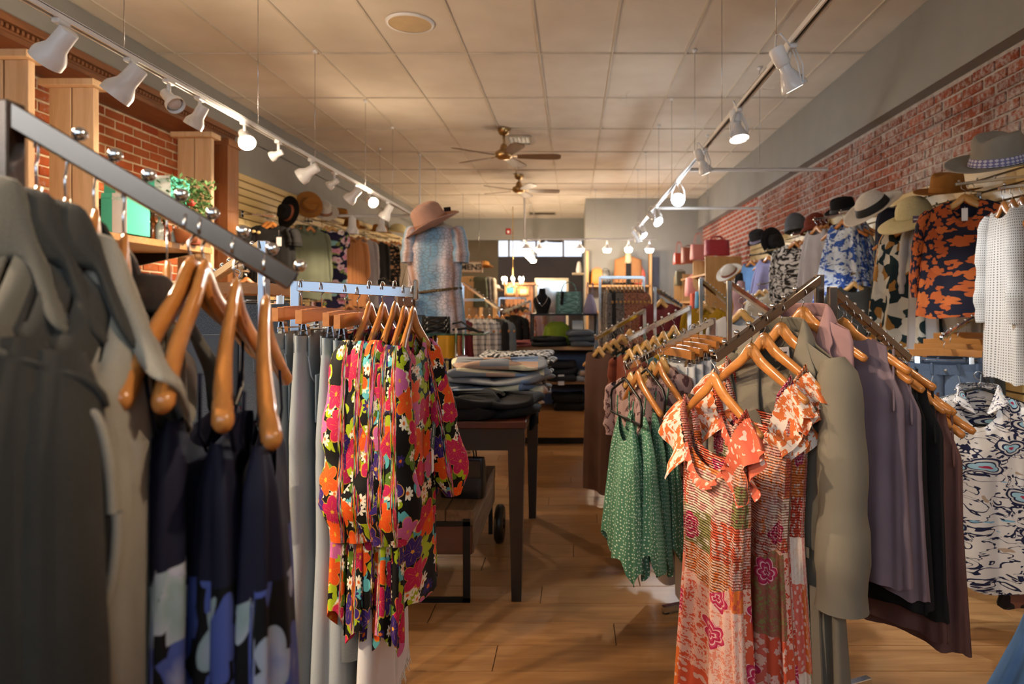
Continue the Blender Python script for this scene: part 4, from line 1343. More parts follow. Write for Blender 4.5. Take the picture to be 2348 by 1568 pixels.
M['plaid'] = mat_plaid('white_black_plaid', '#c6c1bf', '#35322f')
M['block_knit'] = None
def mat_blocks():
    t = NT('colour_block_knit'); s = t.sep(ouv(t))
    wn = t.n('ShaderNodeTexWhiteNoise', noise_dimensions='2D'); t.set(wn.inputs['Vector'], t.comb(t.m_('FLOOR', t.m_('MULTIPLY', s[0], 6.5)), t.m_('FLOOR', t.m_('MULTIPLY', s[1], 5))))
    col = t.ramp(wn.outputs['Value'], [(0, C('#7f8288')), (.3, C('#a98b78')), (.5, C('#6d7f9c')), (.72, C('#d0c6a8')), (.85, C('#7f8288'))], 'CONSTANT')
    return finish(t, col, .95, 260, .5)
M['block_knit'] = mat_blocks()
M['geo_knit'] = mat_two_tone('black_white_knit', '#c9c6c2', '#2e2c2c', 40, .5, None, 1, .4, .2)
M['speckle_brown'] = mat_two_tone('speckled_rust_knit', '#a8705a', '#5c4438', 70, .55, None, 2)
M['speckle_grey'] = mat_two_tone('speckled_grey_knit', '#7d7672', '#4a4542', 70, .55, None, 2)
M['leopard'] = mat_two_tone('leopard_print', '#15120f', '#b58a62', 22, .58, None, 2, .5, .3)
M['mauve_print'] = mat_two_tone('mauve_leaf_print', '#a88a86', '#5c3f40', 26, .55, None, 3, .6, .5)
M['multi_print'] = mat_bloom('patch_print_trousers', '#8a5a48', ['#c48a6a', '#3f5a68', '#2a2220', '#b86a4a'], 14, 4, .6, .1, .2)
M['lavender'] = fabric('lavender_jersey', '#87747c', '#76646c', pobj=.12)
M['black_knit'] = fabric('black_rib_knit', '#100f10', '#1a181a', weave=300, bump=.5)
M['mauve_knit'] = fabric('mauve_rib_knit', '#6e4d48', '#5c3e3a', weave=300, bump=.4)
M['sage'] = fabric('sage_cotton', '#80786a', '#716a5c', 5, .8)
M['dusty_pink'] = fabric('dusty_pink_cotton', '#a88484', '#967272')
M['wool_grey'] = fabric('grey_wool', '#6e6a60', '#5c584f', 14, .95, 500, .5, .15, .5)
M['wool_dark'] = fabric('charcoal_wool', '#3e3c37', '#32302c', 14, .95, 500, .5, .1, .5)
M['wool_light'] = fabric('light_grey_wool', '#a69f92', '#928b7f', 14, .95, 500, .5, .15, .45)
M['shade_dark'] = fabric('painted_armhole_shade', '#22201e')  # shade inside the coat's armhole, put into the cloth colour
M['navy_plain'] = fabric('navy_jersey', '#15152a', '#101022')
def mat_denim(name, c1, c2, fade=.0):
    t = NT(name); uv = t.uv(); s = t.sep(uv)
    n = t.noise(t.mapping(uv, (3, 1, 1)), 5, 4, .6)
    col = t.mix(n, C(c1), C(c2))
    w = t.noise(t.mapping(uv, (900, 260, 1)), 1, 1)
    col = t.mix(t.m_('MULTIPLY', w, .25), col, C('#d8dcdf'))
    if fade:
        f = t.m_('MULTIPLY', t.m_('SUBTRACT', 1.0, t.m_('MULTIPLY', t.m_('ABSOLUTE', t.m_('ADD', s[1], .45)), 2.2), clamp=True), fade)
        col = t.mix(f, col, C('#b9c0c6'))
    t.bump(w, .2, .002)
    return t.out(col, .85, 0, .2)
M['denim_light'] = mat_denim('light_grey_denim', '#92989a', '#787e80', .3)
M['denim_pale'] = mat_denim('pale_blue_denim', '#98a2a8', '#808a90', .3)
M['denim_dark'] = mat_denim('dark_denim', '#1e2b3c', '#162030')
M['denim_mid'] = mat_denim('mid_blue_denim', '#2f4a6c', '#263d5c', .15)
M['denim_grey'] = mat_denim('grey_denim', '#4c5152', '#3e4344')
M['white_denim'] = fabric('white_denim', '#e0e0e2', '#cfcfd2')
M['white_cotton'] = fabric('white_cotton', '#c9c7c8', '#b6b4b6')
M['cream'] = fabric('cream_cotton', '#c8bda8', '#b5a994')
M['black_cotton'] = fabric('black_cotton', '#1d1c1c', '#151414')
M['olive'] = fabric('olive_cotton', '#6e7360', '#5c6150')
M['orange_eyelet'] = mat_dots('orange_eyelet', '#c98a58', '#9a5f34', 44, .2, .2)
M['mustard'] = fabric('mustard_knit', '#b38a1e', '#9a7414')
M['rust'] = fabric('rust_knit', '#7e3c26', '#6a301c')
M['brown_knit'] = fabric('brown_knit', '#6a4c40', '#583d33')
M['teal'] = fabric('teal_cotton', '#4a6a6a', '#3c5a5c')
M['burgundy'] = fabric('burgundy_knit', '#6e2a30', '#5a2026')
M['lime'] = fabric('lime_cotton', '#8a9a2c', '#748424')
M['sky_blue'] = fabric('sky_blue_cotton', '#6c93c4', '#5a80b0')
M['lilac'] = fabric('lilac_cotton', '#8a86a8', '#76729a')
M['light_grey_linen'] = fabric('light_grey_linen', '#b5b0b0', '#a29d9e')
M['charcoal_knit'] = fabric('charcoal_knit', '#35332f', '#2a2825')
M['pink_fold'] = fabric('pink_fold', '#a8605c', '#94504c')
# felt, leather, misc
def felt(name, col): return fabric(name, col, None, 12, .95, 700, .25, .1)
M['felt_pink'] = plain('felt_pink', '#b38d7c', .95, 0, .15, .06, 20)
M['felt_black'] = plain('felt_black', '#1c1b1c', .95, 0, .15, .1, 20)
M['felt_grey'] = plain('felt_grey', '#8e877c', .95, 0, .15, .06, 20)
M['felt_camel'] = plain('felt_camel', '#9c6a34', .95, 0, .15, .06, 20)
M['felt_charcoal'] = plain('felt_charcoal', '#2e2e31', .95, 0, .15, .08, 20)
M['felt_slate'] = plain('felt_slate', '#55565a', .95, 0, .15, .08, 20)
M['felt_rust'] = plain('felt_rust', '#6a3022', .95, 0, .15, .08, 20)
M['straw_cream'] = plain('straw_cream', '#cfc294', .85, 0, .2, .06, 60, 0, .3)
M['straw_white'] = plain('straw_white', '#d2cbc0', .85, 0, .2, .05, 60, 0, .3)
M['band_black'] = plain('band_black', '#161517', .7)
M['band_lilac'] = plain('band_lilac', '#8f86a0', .7)
M['band_brown'] = plain('band_brown', '#94644a', .7)
M['band_rust'] = plain('band_rust', '#8a4a30', .7)
M['leather_black'] = plain('leather_black', '#141211', .35, 0, .5, .1, 30, .1, .1)
M['leather_brown'] = plain('leather_brown', '#6a4228', .5)
M['gold'] = metal('gold', '#c8a868', .25)
def mat_band_pattern():
    t = NT('patterned_hat_band'); o = t.sep(t.ob())
    an = t.m_('ARCTAN2', o[1], o[0])
    f = t.m_('GREATER_THAN', t.m_('ADD', t.m_('SINE', t.m_('MULTIPLY', an, 34)), t.m_('SINE', t.m_('MULTIPLY', o[2], 420))), .2)
    return t.out(t.mix(f, C('#7a74a0'), C('#cfcad2')), .8)
M['band_pattern'] = mat_band_pattern()
def mat_quilt(name, col, rough=.4, scale=26):
    t = NT(name); uv = t.uv(); s = t.sep(uv)
    a = t.m_('ABSOLUTE', t.m_('SINE', t.m_('MULTIPLY', t.m_('ADD', s[0], s[1]), scale * 3))); b = t.m_('ABSOLUTE', t.m_('SINE', t.m_('MULTIPLY', t.m_('SUBTRACT', s[0], s[1]), scale * 3)))
    h = t.m_('MINIMUM', a, b)
    t.bump(h, .9, .008)
    return t.out(t.mix(t.m_('LESS_THAN', h, .1), C(col), tuple(q * .6 for q in C(col)[:3])), rough, 0, .5)
M['quilt_black'] = mat_quilt('quilted_black_leather', '#161311')
M['quilt_mint'] = mat_quilt('quilted_mint_leather', '#5f8580', .4, 20)
M['bag_lilac'] = plain('bag_lilac', '#8a809c', .5)
M['bag_red'] = mat_quilt('bag_red', '#a82e3c', .4, 24)
M['bag_rust'] = plain('bag_rust', '#8a4a36', .5)
M['bag_pink'] = plain('bag_pink', '#c0786c', .5)
M['bag_orange'] = plain('bag_orange', '#c87a1e', .5)
M['bag_blue'] = plain('bag_blue', '#4f9ac0', .5)
M['bag_red2'] = plain('bag_red2', '#b8452c', .5)
M['bag_olive'] = plain('bag_olive', '#6a6650', .5)

# ------------------------------------------------------------------ front left waterfall rack
def arm_at(a, b, px):
    """point of the segment a-b that projects to image column px"""
    lo, hi = 0.0, 1.0
    f = lambda t: (a + (b - a) * t)
    g = lambda t: VX + F * f(t).x / f(t).y
    s = 1 if g(1) > g(0) else -1
    for _ in range(40):
        m = (lo + hi) / 2
        if s * (g(m) - px) < 0: lo = m
        else: hi = m
    return f((lo + hi) / 2)
def waterfall2(root, a, b, n, t0, t1, mat=None, tube=.025, ball=.0085):
    a, b = Vector(a), Vector(b)
    o = waterfall(root, a, b, 0, tube, mat)
    d = (b - a); dn = d.normalized()
    side = Vector((-dn.y, dn.x, 0)).normalized(); up = side.cross(dn) * -1.0
    if up.z < 0: up = -up
    for k in range(n):
        p = a + d * (t0 + (t1 - t0) * k / max(1, n - 1))
        q = p + up * (tube / 2 + ball * 1.1)
        bb = MB(); bb.sphere(q, ball, 14, 9); bb.tube([p + up * tube * .45, q], ball * .35, 6)
        bb.obj('stop_ball', M['chrome'], o)
    return o
LA, LB = P(12, 258, .78), P(672, 645, .92)
rk = thing('garment_rack', 'chrome four-way rack with a sloping arm nearest the camera, hung with grey coats', 'rack', (0, 0, 0), 0, 'garment racks')
post(rk, LA.x, LA.y, LA.z + .012, .027, M['bronze_chrome'])
waterfall2(rk, LA, LB, 8, .19, .99, tube=.0265, mat=M['bronze_chrome'])
rack_base(rk, LA.x - .12, LA.y + .15, .3, .3)
LANG = math.atan2(-(LB.x - LA.x), LB.y - LA.y)      # hanger axis, +x end towards the camera
COATN = [(0, .185, .002), (.02, .203, .019), (.04, .212, .029), (.10, .215, .035), (.6, .228, .038), (1, .245, .048)]
SLP = .74
def on_left_arm(px, py):
    p = arm_at(LA, LB, px)
    return Vector((p.x, p.y, HC + (VY - py) / F * p.y))
def big_coat(label, px, py, mat, seed, collar, sleeve=True, L=.95, dang=0.0, prof=None, back=0.0, hgroup='hangers on the front left rack'):
    p = on_left_arm(px, py) - back * Vector((math.cos(LANG), math.sin(LANG), 0))
    t = garment('wool_coat', label, 'coat', p - Vector((0, 0, .034)), LANG + dang, L, prof or COATN, mat, 'wool coats on the front left rack', neck=(.09, .10, .02), folds=3, famp=.012, seed=seed, slope=SLP, N=72, Mr=40,
                collar=collar, thick=.004, hem=.004)
    if sleeve:
        sleeve_obj(t, mat, .212, -.128, .72, .040, .043, 4, .012, N=24, seed=seed, flat=1.1, wrinkle=.003)
        MB().tube([(.232 + .014 * math.sin(a), .041 * math.cos(a), -.166 + .034 * math.sin(a)) for a in [PI * k / 10 for k in range(11)]], .0035, 6).obj('shoulder_seam', mat, t)
        sleeve_obj(t, mat, -.190, -.112, .62, .036, .040, 4, .02, N=12, seed=seed + 1, flat=1.15)
    hanger('wooden coat hanger inside the ' + label.split(' with')[0].split(' at ')[0], p - Vector((0, 0, .010)), LANG + dang, 'coat', hgroup, hookh=.07).scale = (.5, .8, 1.0)
    return t
CL = dict(nw=.07, depth=.04, lap=.26, width=.115, stand=.05, front=.05, wide=.5, thick=.011, notch=False)
big_coat('charcoal wool coat with broad collar at the left picture edge', 84, 442, M['wool_grey'], 3, CL)
big_coat('dark charcoal wool coat with turned-up collar, second from the left edge', 150, 470, M['wool_dark'], 4, dict(CL, width=.10))
big_coat('plain-shouldered charcoal coat with a rolled collar beside the light grey one', 216, 496, M['wool_dark'], 5, dict(CL, width=.09))
# light grey sleeveless coat with cape collar and open armhole
tD = big_coat('light grey sleeveless wool coat with draped collar and open armhole', 283, 552, M['wool_light'], 6, dict(CL, width=.15, lap=.24, wide=.3, stand=.045), sleeve=False)
arm_pts = [(.240 + .006 * math.sin(a), .021 * math.cos(a) * (1.0 if math.sin(a) < 0 else .8), -.235 + .095 * math.sin(a)) for a in [2 * PI * k / 32 for k in range(33)]]
MB().tube(arm_pts, .0045, 8, False).obj('armhole_binding', M['wool_light'], tD)
fan_ = MB(); cpt = (.244, 0, -.235)
vs = [cpt] + [(p[0] + .002, p[1] * .96, p[2]) for p in arm_pts[:-1]]
fan_.add(vs, [(0, 1 + k, 1 + (k + 1) % 32) for k in range(32)], None, False)
fan_.obj('armhole_shade', M['shade_dark'], tD)  # dark sheet painted in for the shaded inside of the armhole
big_coat('dark grey wool coat with wide lapels behind the navy dresses', 366, 600, M['wool_grey'], 7, dict(CL, width=.06, lap=.2, stand=.025), dang=.05, sleeve=False, back=.13, prof=[(0, .15, .002), (.02, .18, .014), (.05, .195, .02), (.3, .21, .03), (1, .22, .04)])

NAVY = [(0, .13, .012), (.06, .15, .026), (.3, .17, .036), (.6, .18, .042), (1, .21, .05)]
for i, (px, py, st, sd) in enumerate(((437, 622, -.185, 11), (467, 630, -.16, 12), (538, 672, -.165, 13), (607, 710, -.15, 14))):
    p = on_left_arm(px, py)
    lab = ['first', 'second', 'third', 'rightmost'][i]
    ang = R((-83, -77, -72, -69)[i])
    t = garment('strappy_dress', '%s of four navy strappy dresses with large blue and white flowers on the skirt' % lab, 'dress', p, ang, .80, NAVY, M['navy_dress'], 'navy dresses on the front left rack',
                neck=(.105, .045 + .012 * i, .03), folds=5, famp=.022, seed=sd, start=st, slope=.08, N=80, Mr=44, hem=.01, tpow=.55)
    for sx in (1, -1):
        for sy in (1, -1):
            MB().tube([(sx * .150, sy * .012, -.09), (sx * .13, sy * .016, st * .6 - .06), (sx * .10, sy * .014, st - .02)], .0022, 5).obj('strap', M['navy_plain'] if i != 1 else plain('clear_strap_%d%d' % (sx, sy), '#8a8478', .4), t)
    hanger('varnished wooden hanger of the %s navy strappy dress' % lab, p, ang, 'coat', 'hangers on the front left rack', tilt=R(3))

# ------------------------------------------------------------------ second left rack: jeans and floral blouses
ZJ = 1.85
rk = thing('garment_rack', 'bright chrome rack with a level arm of pale jeans and floral blouses', 'rack', (0, 0, 0), 0, 'garment racks')
ba, bb_ = P(683, 655, ZJ), P(950, 671, ZJ)
d = bb_ - ba
MB().box((ba + bb_) / 2, (d.length, .016, .029), Matrix.Rotation(-math.atan2(-d.z, d.x) * -1, 3, 'Y') if 0 else Matrix.Rotation(math.atan2(-d.z, d.x), 3, 'Y'), bevel=.002).obj('arm', M['chrome'], rk)
MB().box((bb_.x + .004, bb_.y, bb_.z + .008), (.010, .022, .055), bevel=.003).obj('end_stop', M['chrome'], rk)
post(rk, ba.x - .008, ba.y + .01, ba.z + .014, .026)
pj = P(605, 552, 1.95)
post(rk, pj.x, pj.y, pj.z, .026)
JA, JB = Vector((pj.x, pj.y - .01, pj.z - .012)), P(478, 646, 2.35)
waterfall2(rk, JA, JB, 7, .15, .98)
rack_base(rk, -.84, 2.05, .34, .5)
jx = [(-.737, 'denim_light', .90, .105), (-.682, 'denim_light', .92, .115), (-.618, 'denim_pale', .90, .11), (-.584, 'denim_pale', .88, .10), (-.545, 'denim_grey', .76, .085), (-.512, 'white_denim', .94, .11)]
jl = ['leftmost faded grey flared jeans with frayed hems beside the navy dresses', 'faded grey flared jeans with frayed hems, second on the level arm', 'pale blue flared jeans with frayed hems, third on the level arm', 'pale blue jeans close beside the floral blouses', 'dark grey cropped jeans hanging behind the floral blouses', 'white jeans with raw hems behind the floral blouses']
for i, (x, m, L, fl_) in enumerate(jx):
    zz = 1.348 - .006 * i
    jeans(jl[i], (x, ZJ, zz - .078), -PI / 2 + .02 * (i % 3), M[m], L, .178, fl_, .075, 'jeans on the level arm', 20 + i, fray=i in (0, 1, 2, 5), thin=.55)
    if i < 4:
        hanger('wooden clamp hanger gripping the ' + ['leftmost faded grey jeans', 'second faded grey jeans', 'third pair of pale jeans', 'pale jeans beside the blouses'][i], (x, ZJ, zz), -PI / 2 + .02 * (i % 3), 'clip', 'clamp hangers on the level arm', hookh=.058)
BLOUSE = [(0, .17, .010), (.05, .185, .016), (.2, .20, .022), (.6, .21, .026), (1, .23, .03)]
for i, px in enumerate((847, 877, 905, 926, 946)):
    x = (px - VX) / F * ZJ
    zz = HC + (VY - (706, 708, 706, 716, 718)[i]) / F * ZJ
    p = (x, ZJ, zz)
    nm = 'floral blouse, %s from the left of five on the level arm' % ordinal(i)
    t = garment('floral_blouse', 'black, pink and orange ' + nm, 'blouse', p, -PI / 2, .74, BLOUSE, M['bold_floral'], 'bold floral blouses', neck=(.09, .085, .03), folds=5, famp=.018, seed=40 + i, slope=.44, N=72, Mr=40, hem=.03, start=-.03, tpow=.6)
    for sx in (1, -1):
        sleeve_obj(t, M['bold_floral'], sx * .165, -.095, .46, .036, .058, 9 if sx > 0 else 8, (.05 if i < 4 else .16) * (1 if sx < 0 else .2), N=20, seed=50 + i, flat=.95, gather=.45, wrinkle=.007)
    hanger('wooden hanger of the ' + nm, p, -PI / 2, 'wood', 'hangers on the level arm')
    if i == 4:
        tg = MB().box((0, 0, -.035), (.046, .0014, .07)).obj('brand_tag', plain('tag_green', '#1f3d2a', .6), t, (-.02, .055, -.30), (0, R(-24), 0))
        text_obj('tag_lettering', 'Cotton Club', .011, M['white_paper'], tg, (.010, .0012, 0 - .034), (R(90), R(90), R(180)))
        MB().box((0, 0, -.05), (.026, .0014, .095)).obj('price_tag', M['white_paper'], t, (-.005, .053, -.335), (0, R(2), 0))
tg = None
jt = thing('price_tag', 'long white price tag hanging from the faded grey jeans', 'tag', (-.722, 1.60, .98), R(25))
MB().box((0, 0, -.09), (.05, .0015, .125), Matrix.Rotation(R(6), 3, 'Y')).obj('card', M['white_paper'], jt)
MB().tube([(0, 0, -.02), (0, .03, .08)], .0008, 4).obj('tag_string', M['white_paper'], jt)
MB().box((.017, -.001, -.035), (.012, .0015, .012)).obj('red_print', plain('red_ink', '#b0686a', .7), jt)
MB().box((-.012, -.001, -.145), (.012, .0015, .016)).obj('red_print', plain('red_ink2', '#b0685a', .7), jt)
for i, (y, zz) in enumerate(((2.12, 1.42), (2.24, 1.415))):
    nm = ['nearer', 'farther'][i]
    hanger('%s wooden clamp hanger with dark jeans on the sloping arm' % nm, (-1.04 - .06 * i, y, zz), .3, 'clip', 'clamp hangers with dark jeans')
    jeans('%s dark blue jeans with pale stitching behind the sloping arm' % nm, (-1.04 - .06 * i, y, zz - .078), .3, M['denim_dark'], .95, .19, .10, .085, 'dark jeans', 61 + i, thin=.6)
garment('magenta_tee', 'magenta and turquoise patterned top glimpsed behind the navy dresses', 'top', P(580, 850, 2.25), .4, .55, TOP, mat_two_tone('magenta_print', '#b0447a', '#5a9ab0', 30, .55), None, sleeves=dict(len=.2, r0=.06, r1=.05))

# ------------------------------------------------------------------ left alcove: pillars, shelves, boxes, bottles, plant
def pillar(label, px, ytop, Z):
    c = P(px, ytop, Z)
    t = thing('timber_pillar', label, 'pillar', (c.x, c.y, 0), 0, 'pine pillars')
    for sx in (-1, 1):
        MB().box((sx * .076, 0, c.z / 2), (.142, .05, c.z), bevel=.003).obj('board', M['pine'], t)
    MB().box((0, 0, c.z + .022), (.36, .16, .045), bevel=.004).obj('cap', M['pine'], t)
pillar('pine board pillar with a flat cap at the left picture edge', 16, 140, 4.03)
pillar('pine board pillar with a flat cap in the middle of the brick alcove', 170, 203, 4.5)
pillar('pine board pillar with a flat cap beside the brown pilaster', 449, 318, 5.97)
def shelf_(label, x0, x1, y0, y1, z, th, mat, name='wall_shelf'):
    t = thing(name, label, 'shelf', ((x0 + x1) / 2, (y0 + y1) / 2, z))
    MB().box((0, 0, -th / 2), (x1 - x0, y1 - y0, th), bevel=.003).obj('board', mat, t)
    for y in (y0 + .1, y1 - .1):
        MB().prism([(-(x1 - x0) / 2, -th), ((x1 - x0) / 2 - .08, -th), (-(x1 - x0) / 2, -th - .14)], y - (y0 + y1) / 2 - .012, y - (y0 + y1) / 2 + .012).obj('bracket', M['black_metal'], t)
    return t
ZSH = HC + (VY - 562) / F * 5.6
shelf_('pale pine shelf carrying glassware in the brick alcove', -3.84, -3.12, 4.3, 5.9, ZSH, .05, M['oak'])
ZS2 = HC + (VY - 482) / F * 5.5
shelf_('dark wooden wine rack shelf under the teal boxes', -3.84, -3.38, 4.9, 5.75, ZS2, .04, M['dark_wood'])
M['teal_card'] = plain('teal_card', '#4fc8b0', .6); M['white_card'] = plain('white_card', '#dedede', .6)
def gift_box(label, px0, px1, pye, pyb, Z, w=.22):
    a = P(px0, pyb, Z); h = (pyb - pye) / F * Z
    wx = (px1 - px0) / F * Z
    t = thing('gift_box', label, 'box', (a.x + wx / 2, Z + .13, a.z), 0, 'teal gift boxes')
    MB().box((0, 0, h / 2), (wx, .26, h), bevel=.002).obj('carton', M['teal_card'], t)
    MB().box((wx * .22, -.1305, h / 2), (wx * .56, .002, h * .99)).obj('front_panel', M['white_card'], t)
    text_obj('lettering', 'oeno', .055, plain('mint_ink', '#a9d2c8', .7), t, (wx * .22, -.1325, h * .82), (R(90), 0, 0))
    MB().box((0, 0, h * .87), (wx + .002, .262, .004)).obj('lid_line', plain('teal_dark', '#3aa894', .6), t)
gift_box('teal and white gift box standing lowest, beside the wine rack', 231, 291, 442, 535, 4.75)
gift_box('teal and white gift box half hidden behind the sloping arm', 238, 300, 412, 490, 5.05)
gift_box('teal and white gift box on the dark shelf by the plant', 326, 391, 402, 482, 5.2)
# plant with red berries
c = P(428, 540, 5.35)
t = thing('potted_plant', 'bushy green plant with a red bloom in front of the pine pillar', 'plant', (c.x, c.y, ZSH))
ph_ = c.z - ZSH
MB().lathe([(.07, 0), (.095, .09), (.10, .1), (.09, .1)], 20, capb=True).obj('pot', plain('terracotta', '#a8623a', .8), t)
leaf = MB(); rs = random.Random(4)
hp = HC + (VY - 470) / F * 5.5 - ZSH
for k in range(800):
    a, e = rs.uniform(0, 2 * PI), rs.gauss(0, 1)
    r_ = .19 * rs.random() ** .4
    p = Vector((r_ * math.cos(a), r_ * math.sin(a), hp + .16 * rs.uniform(-1, 1)))
    dn = Vector((rs.uniform(-1, 1), rs.uniform(-1, 1), rs.uniform(-.3, 1))).normalized() * .05
    sd = dn.cross(Vector((0, 0, 1))).normalized() * .014
    leaf.add([p, p + dn * .5 + sd, p + dn, p + dn * .5 - sd], [(0, 1, 2, 3)], None, False)
o = leaf.obj('foliage', plain('leaf_green', '#5a7a4a', .6, 0, .3, .25, 40), t); o['kind'] = 'stuff'
MB().tube([(0, 0, .08), (.01, 0, hp)], .008, 6).obj('stem', plain('stem_brown', '#4a3a24', .8), t)
MB().sphere((.09, -.1, hp - .02), .032, 10, 6).obj('red_bloom', plain('bloom_red', '#b03028', .6), t)
MB().tube([(-.06, 0, hp + .12), (0, 0, hp + .2), (.07, 0, hp + .17)], .004, 6).obj('wire_hoop', M['black_metal'], t)
# bottles and glasses on the pine shelf
def bottle(label, px, Z, h, r, mat, cap=None):
    c = P(px, 560, Z)
    t = thing('bottle', label, 'bottle', (c.x, Z, ZSH), 0, 'glassware on the pine shelf')
    MB().lathe([(r * .9, 0), (r, .01), (r, h * .55), (r * .4, h * .72), (r * .36, h * .95), (r * .42, h)], 16, capb=True).obj('glass_body', mat, t)
    MB().lathe([(r * .44, h * .93), (r * .46, h * 1.02), (0, h * 1.02)], 12).obj('cap', cap or M['leather_brown'], t)
M['amber'] = plain('amber_glass', '#8a4a1e', .15, 0, .6); M['clear_jar'] = plain('clear_jar', '#b0b4b4', .12, 0, .6); M['dark_bottle'] = plain('dark_bottle', '#2a1c14', .15, 0, .6)
for i, (px, Z, h, r, m, w) in enumerate(((300, 5.1, .20, .045, 'clear_jar', 'round clear'), (318, 5.15, .22, .035, 'amber', 'slim amber'), (338, 5.2, .26, .03, 'dark_bottle', 'tall dark'), (350, 5.3, .24, .035, 'amber', 'copper stemmed'), (366, 5.3, .22, .03, 'clear_jar', 'short clear'), (378, 5.4, .18, .04, 'bag_rust', 'squat rust'), (398, 5.4, .14, .018, 'white_card', 'thin white'), (408, 5.4, .13, .016, 'amber', 'thin copper'), (420, 5.45, .2, .03, 'clear_jar', 'tall clear'), (445, 5.6, .14, .05, 'bag_rust', 'wide terracotta'))):
    bottle('%s bottle, %s from the left on the pine shelf' % (w, ordinal(i)), px, Z, h, r, M[m])
for k in range(9):
    x = -3.42; y = 4.95 + k * .085
    t = thing('wine_glass', 'wine glass hanging upside down, %s along the dark rack' % ordinal(k), 'glass', (x, y, ZS2 - .04), 0, 'hanging wine glasses')
    MB().lathe([(.03, -.004), (.004, -.01), (.004, -.07), (.03, -.10), (.036, -.14), (.03, -.17)], 14).obj('bowl', M['clear_jar'], t)

# ------------------------------------------------------------------ mannequin in a tunic
ZM = 5.0
cx = P(998, 700, ZM).x
zs = HC + (VY - 522) / F * ZM
t = thing('mannequin', 'headless shop mannequin on a chrome stand under the snakeskin tunic', 'mannequin', (cx, ZM, 0))
MB().lathe([(.16, 0), (.16, .01), (.03, .022), (.014, .03)], 24, capb=True).obj('stand_base', M['chrome'], t)
MB().tube([(0, 0, .02), (0, 0, zs - .62)], .014, 10).obj('stand_pole', M['chrome'], t)
TORSO = [(0, .05, .045), (.06, .06, .05), (.1, .13, .05), (.25, .145, .07), (.55, .11, .06), (.85, .14, .07), (1, .14, .07)]
V, UV = body_grid(.66, TORSO, 32, 24, 0, .01, 0, 0, 2, 0, 1, 0, 1, 1)
MB().grid(V + np.array([0, 0, zs + .08]), UV, True).obj('torso', plain('mannequin_cream', '#cfc4b4', .6), t)
TUNIC = [(0, .175, .03), (.04, .19, .065), (.2, .195, .11), (.45, .185, .11), (.52, .18, .105), (.75, .20, .12), (1, .22, .13)]
tu = garment('tunic_dress', 'pale blue and pink snakeskin print tunic on the tall mannequin', 'dress', (cx, ZM, zs + .03), PI, .80, TUNIC, M['snake'], None, neck=(.06, .01, .0), folds=7, famp=.016, seed=9, slope=.38, N=80, Mr=44, hem=.012, tpow=.5)
for sx in (1, -1):
    sleeve_obj(tu, M['snake'], sx * .140, -.045, .25, .085, .11, 13, 0, N=24, seed=3, flat=.62, wrinkle=.006)
wz = HC + (VY - 668) / F * ZM - (zs + .03)
bt = thing('chain_belt', 'braided bronze chain belt slung round the snakeskin tunic', 'belt', (cx, ZM, zs + .03 + wz))
for j in range(2):
    pts = [(.192 * math.cos(a), .124 * math.sin(a) + .004 * math.sin(30 * a + j * PI), .022 * math.cos(a) + .007 * math.cos(30 * a + j * PI)) for a in [2 * PI * k / 140 for k in range(141)]]
    MB().tube(pts, .006, 6, False).obj('strand', metal('bronze%d' % j, '#7a6548', .35), bt)
bg_ = thing('belt_bag', 'small square brown suede bag beside the mannequin tunic', 'bag', P(932, 706, 4.84))
MB().box((0, 0, .055), (.12, .04, .105), bevel=.01).obj('pouch', M['leather_brown'], bg_)
MB().tube([(-.05, 0, .10), (0, 0, .30), (.05, 0, .10)], .003, 6).obj('strap', M['leather_brown'], bg_)
hz = HC + (VY - 516) / F * ZM
hat('dusty pink felt fedora tilted on top of the mannequin', (P(992, 508, ZM).x, ZM - .02, hz), (R(14), R(-27), R(8)), M['felt_pink'], M['band_brown'], .21, .118, .165, .04, .04, .035, None, taper=.80)
MB().box((0, 0, 0), (.05, .004, .035)).obj('hat_tag', M['band_black'], bpy.data.objects['hat'], (.15, .03, .05), (R(30), R(20), 0))

# ------------------------------------------------------------------ display table with knitwear
TX1, TX0, TY0, TY1, TZ = -.215, -1.25, 3.08, 4.38, .825
t = thing('display_table', 'dark wooden table with tapered legs piled with folded knitwear', 'table', ((TX0 + TX1) / 2, (TY0 + TY1) / 2, 0))
w2, d2 = (TX1 - TX0) / 2, (TY1 - TY0) / 2
MB().box((0, 0, TZ - .016), (2 * w2, 2 * d2, .032), bevel=.004).obj('table_top', M['red_wood'], t)
b = MB()
for s in (-1, 1):
    b.box((0, s * (d2 - .05), TZ - .085), (2 * w2 - .1, .025, .105)); b.box((s * (w2 - .05), 0, TZ - .085), (.025, 2 * d2 - .1, .105))
b.obj('apron', M['dark_wood'], t)
for sx in (-1, 1):
    for sy in (-1, 1):
        lg = MB()
        x, y = sx * (w2 - .045), sy * (d2 - .045)
        vs = []
        for z, hw in ((0, .022), (TZ - .13, .037), (TZ - .033, .037)):
            vs += [(x - hw, y - hw, z), (x + hw, y - hw, z), (x + hw, y + hw, z), (x - hw, y + hw, z)]
        fs = [(3, 2, 1, 0), (8, 9, 10, 11)] + [(i * 4 + k, i * 4 + (k + 1) % 4, i * 4 + 4 + (k + 1) % 4, i * 4 + 4 + k) for i in range(2) for k in range(4)]
        lg.add(vs, fs, None, False).obj('leg', M['dark_wood'], t)
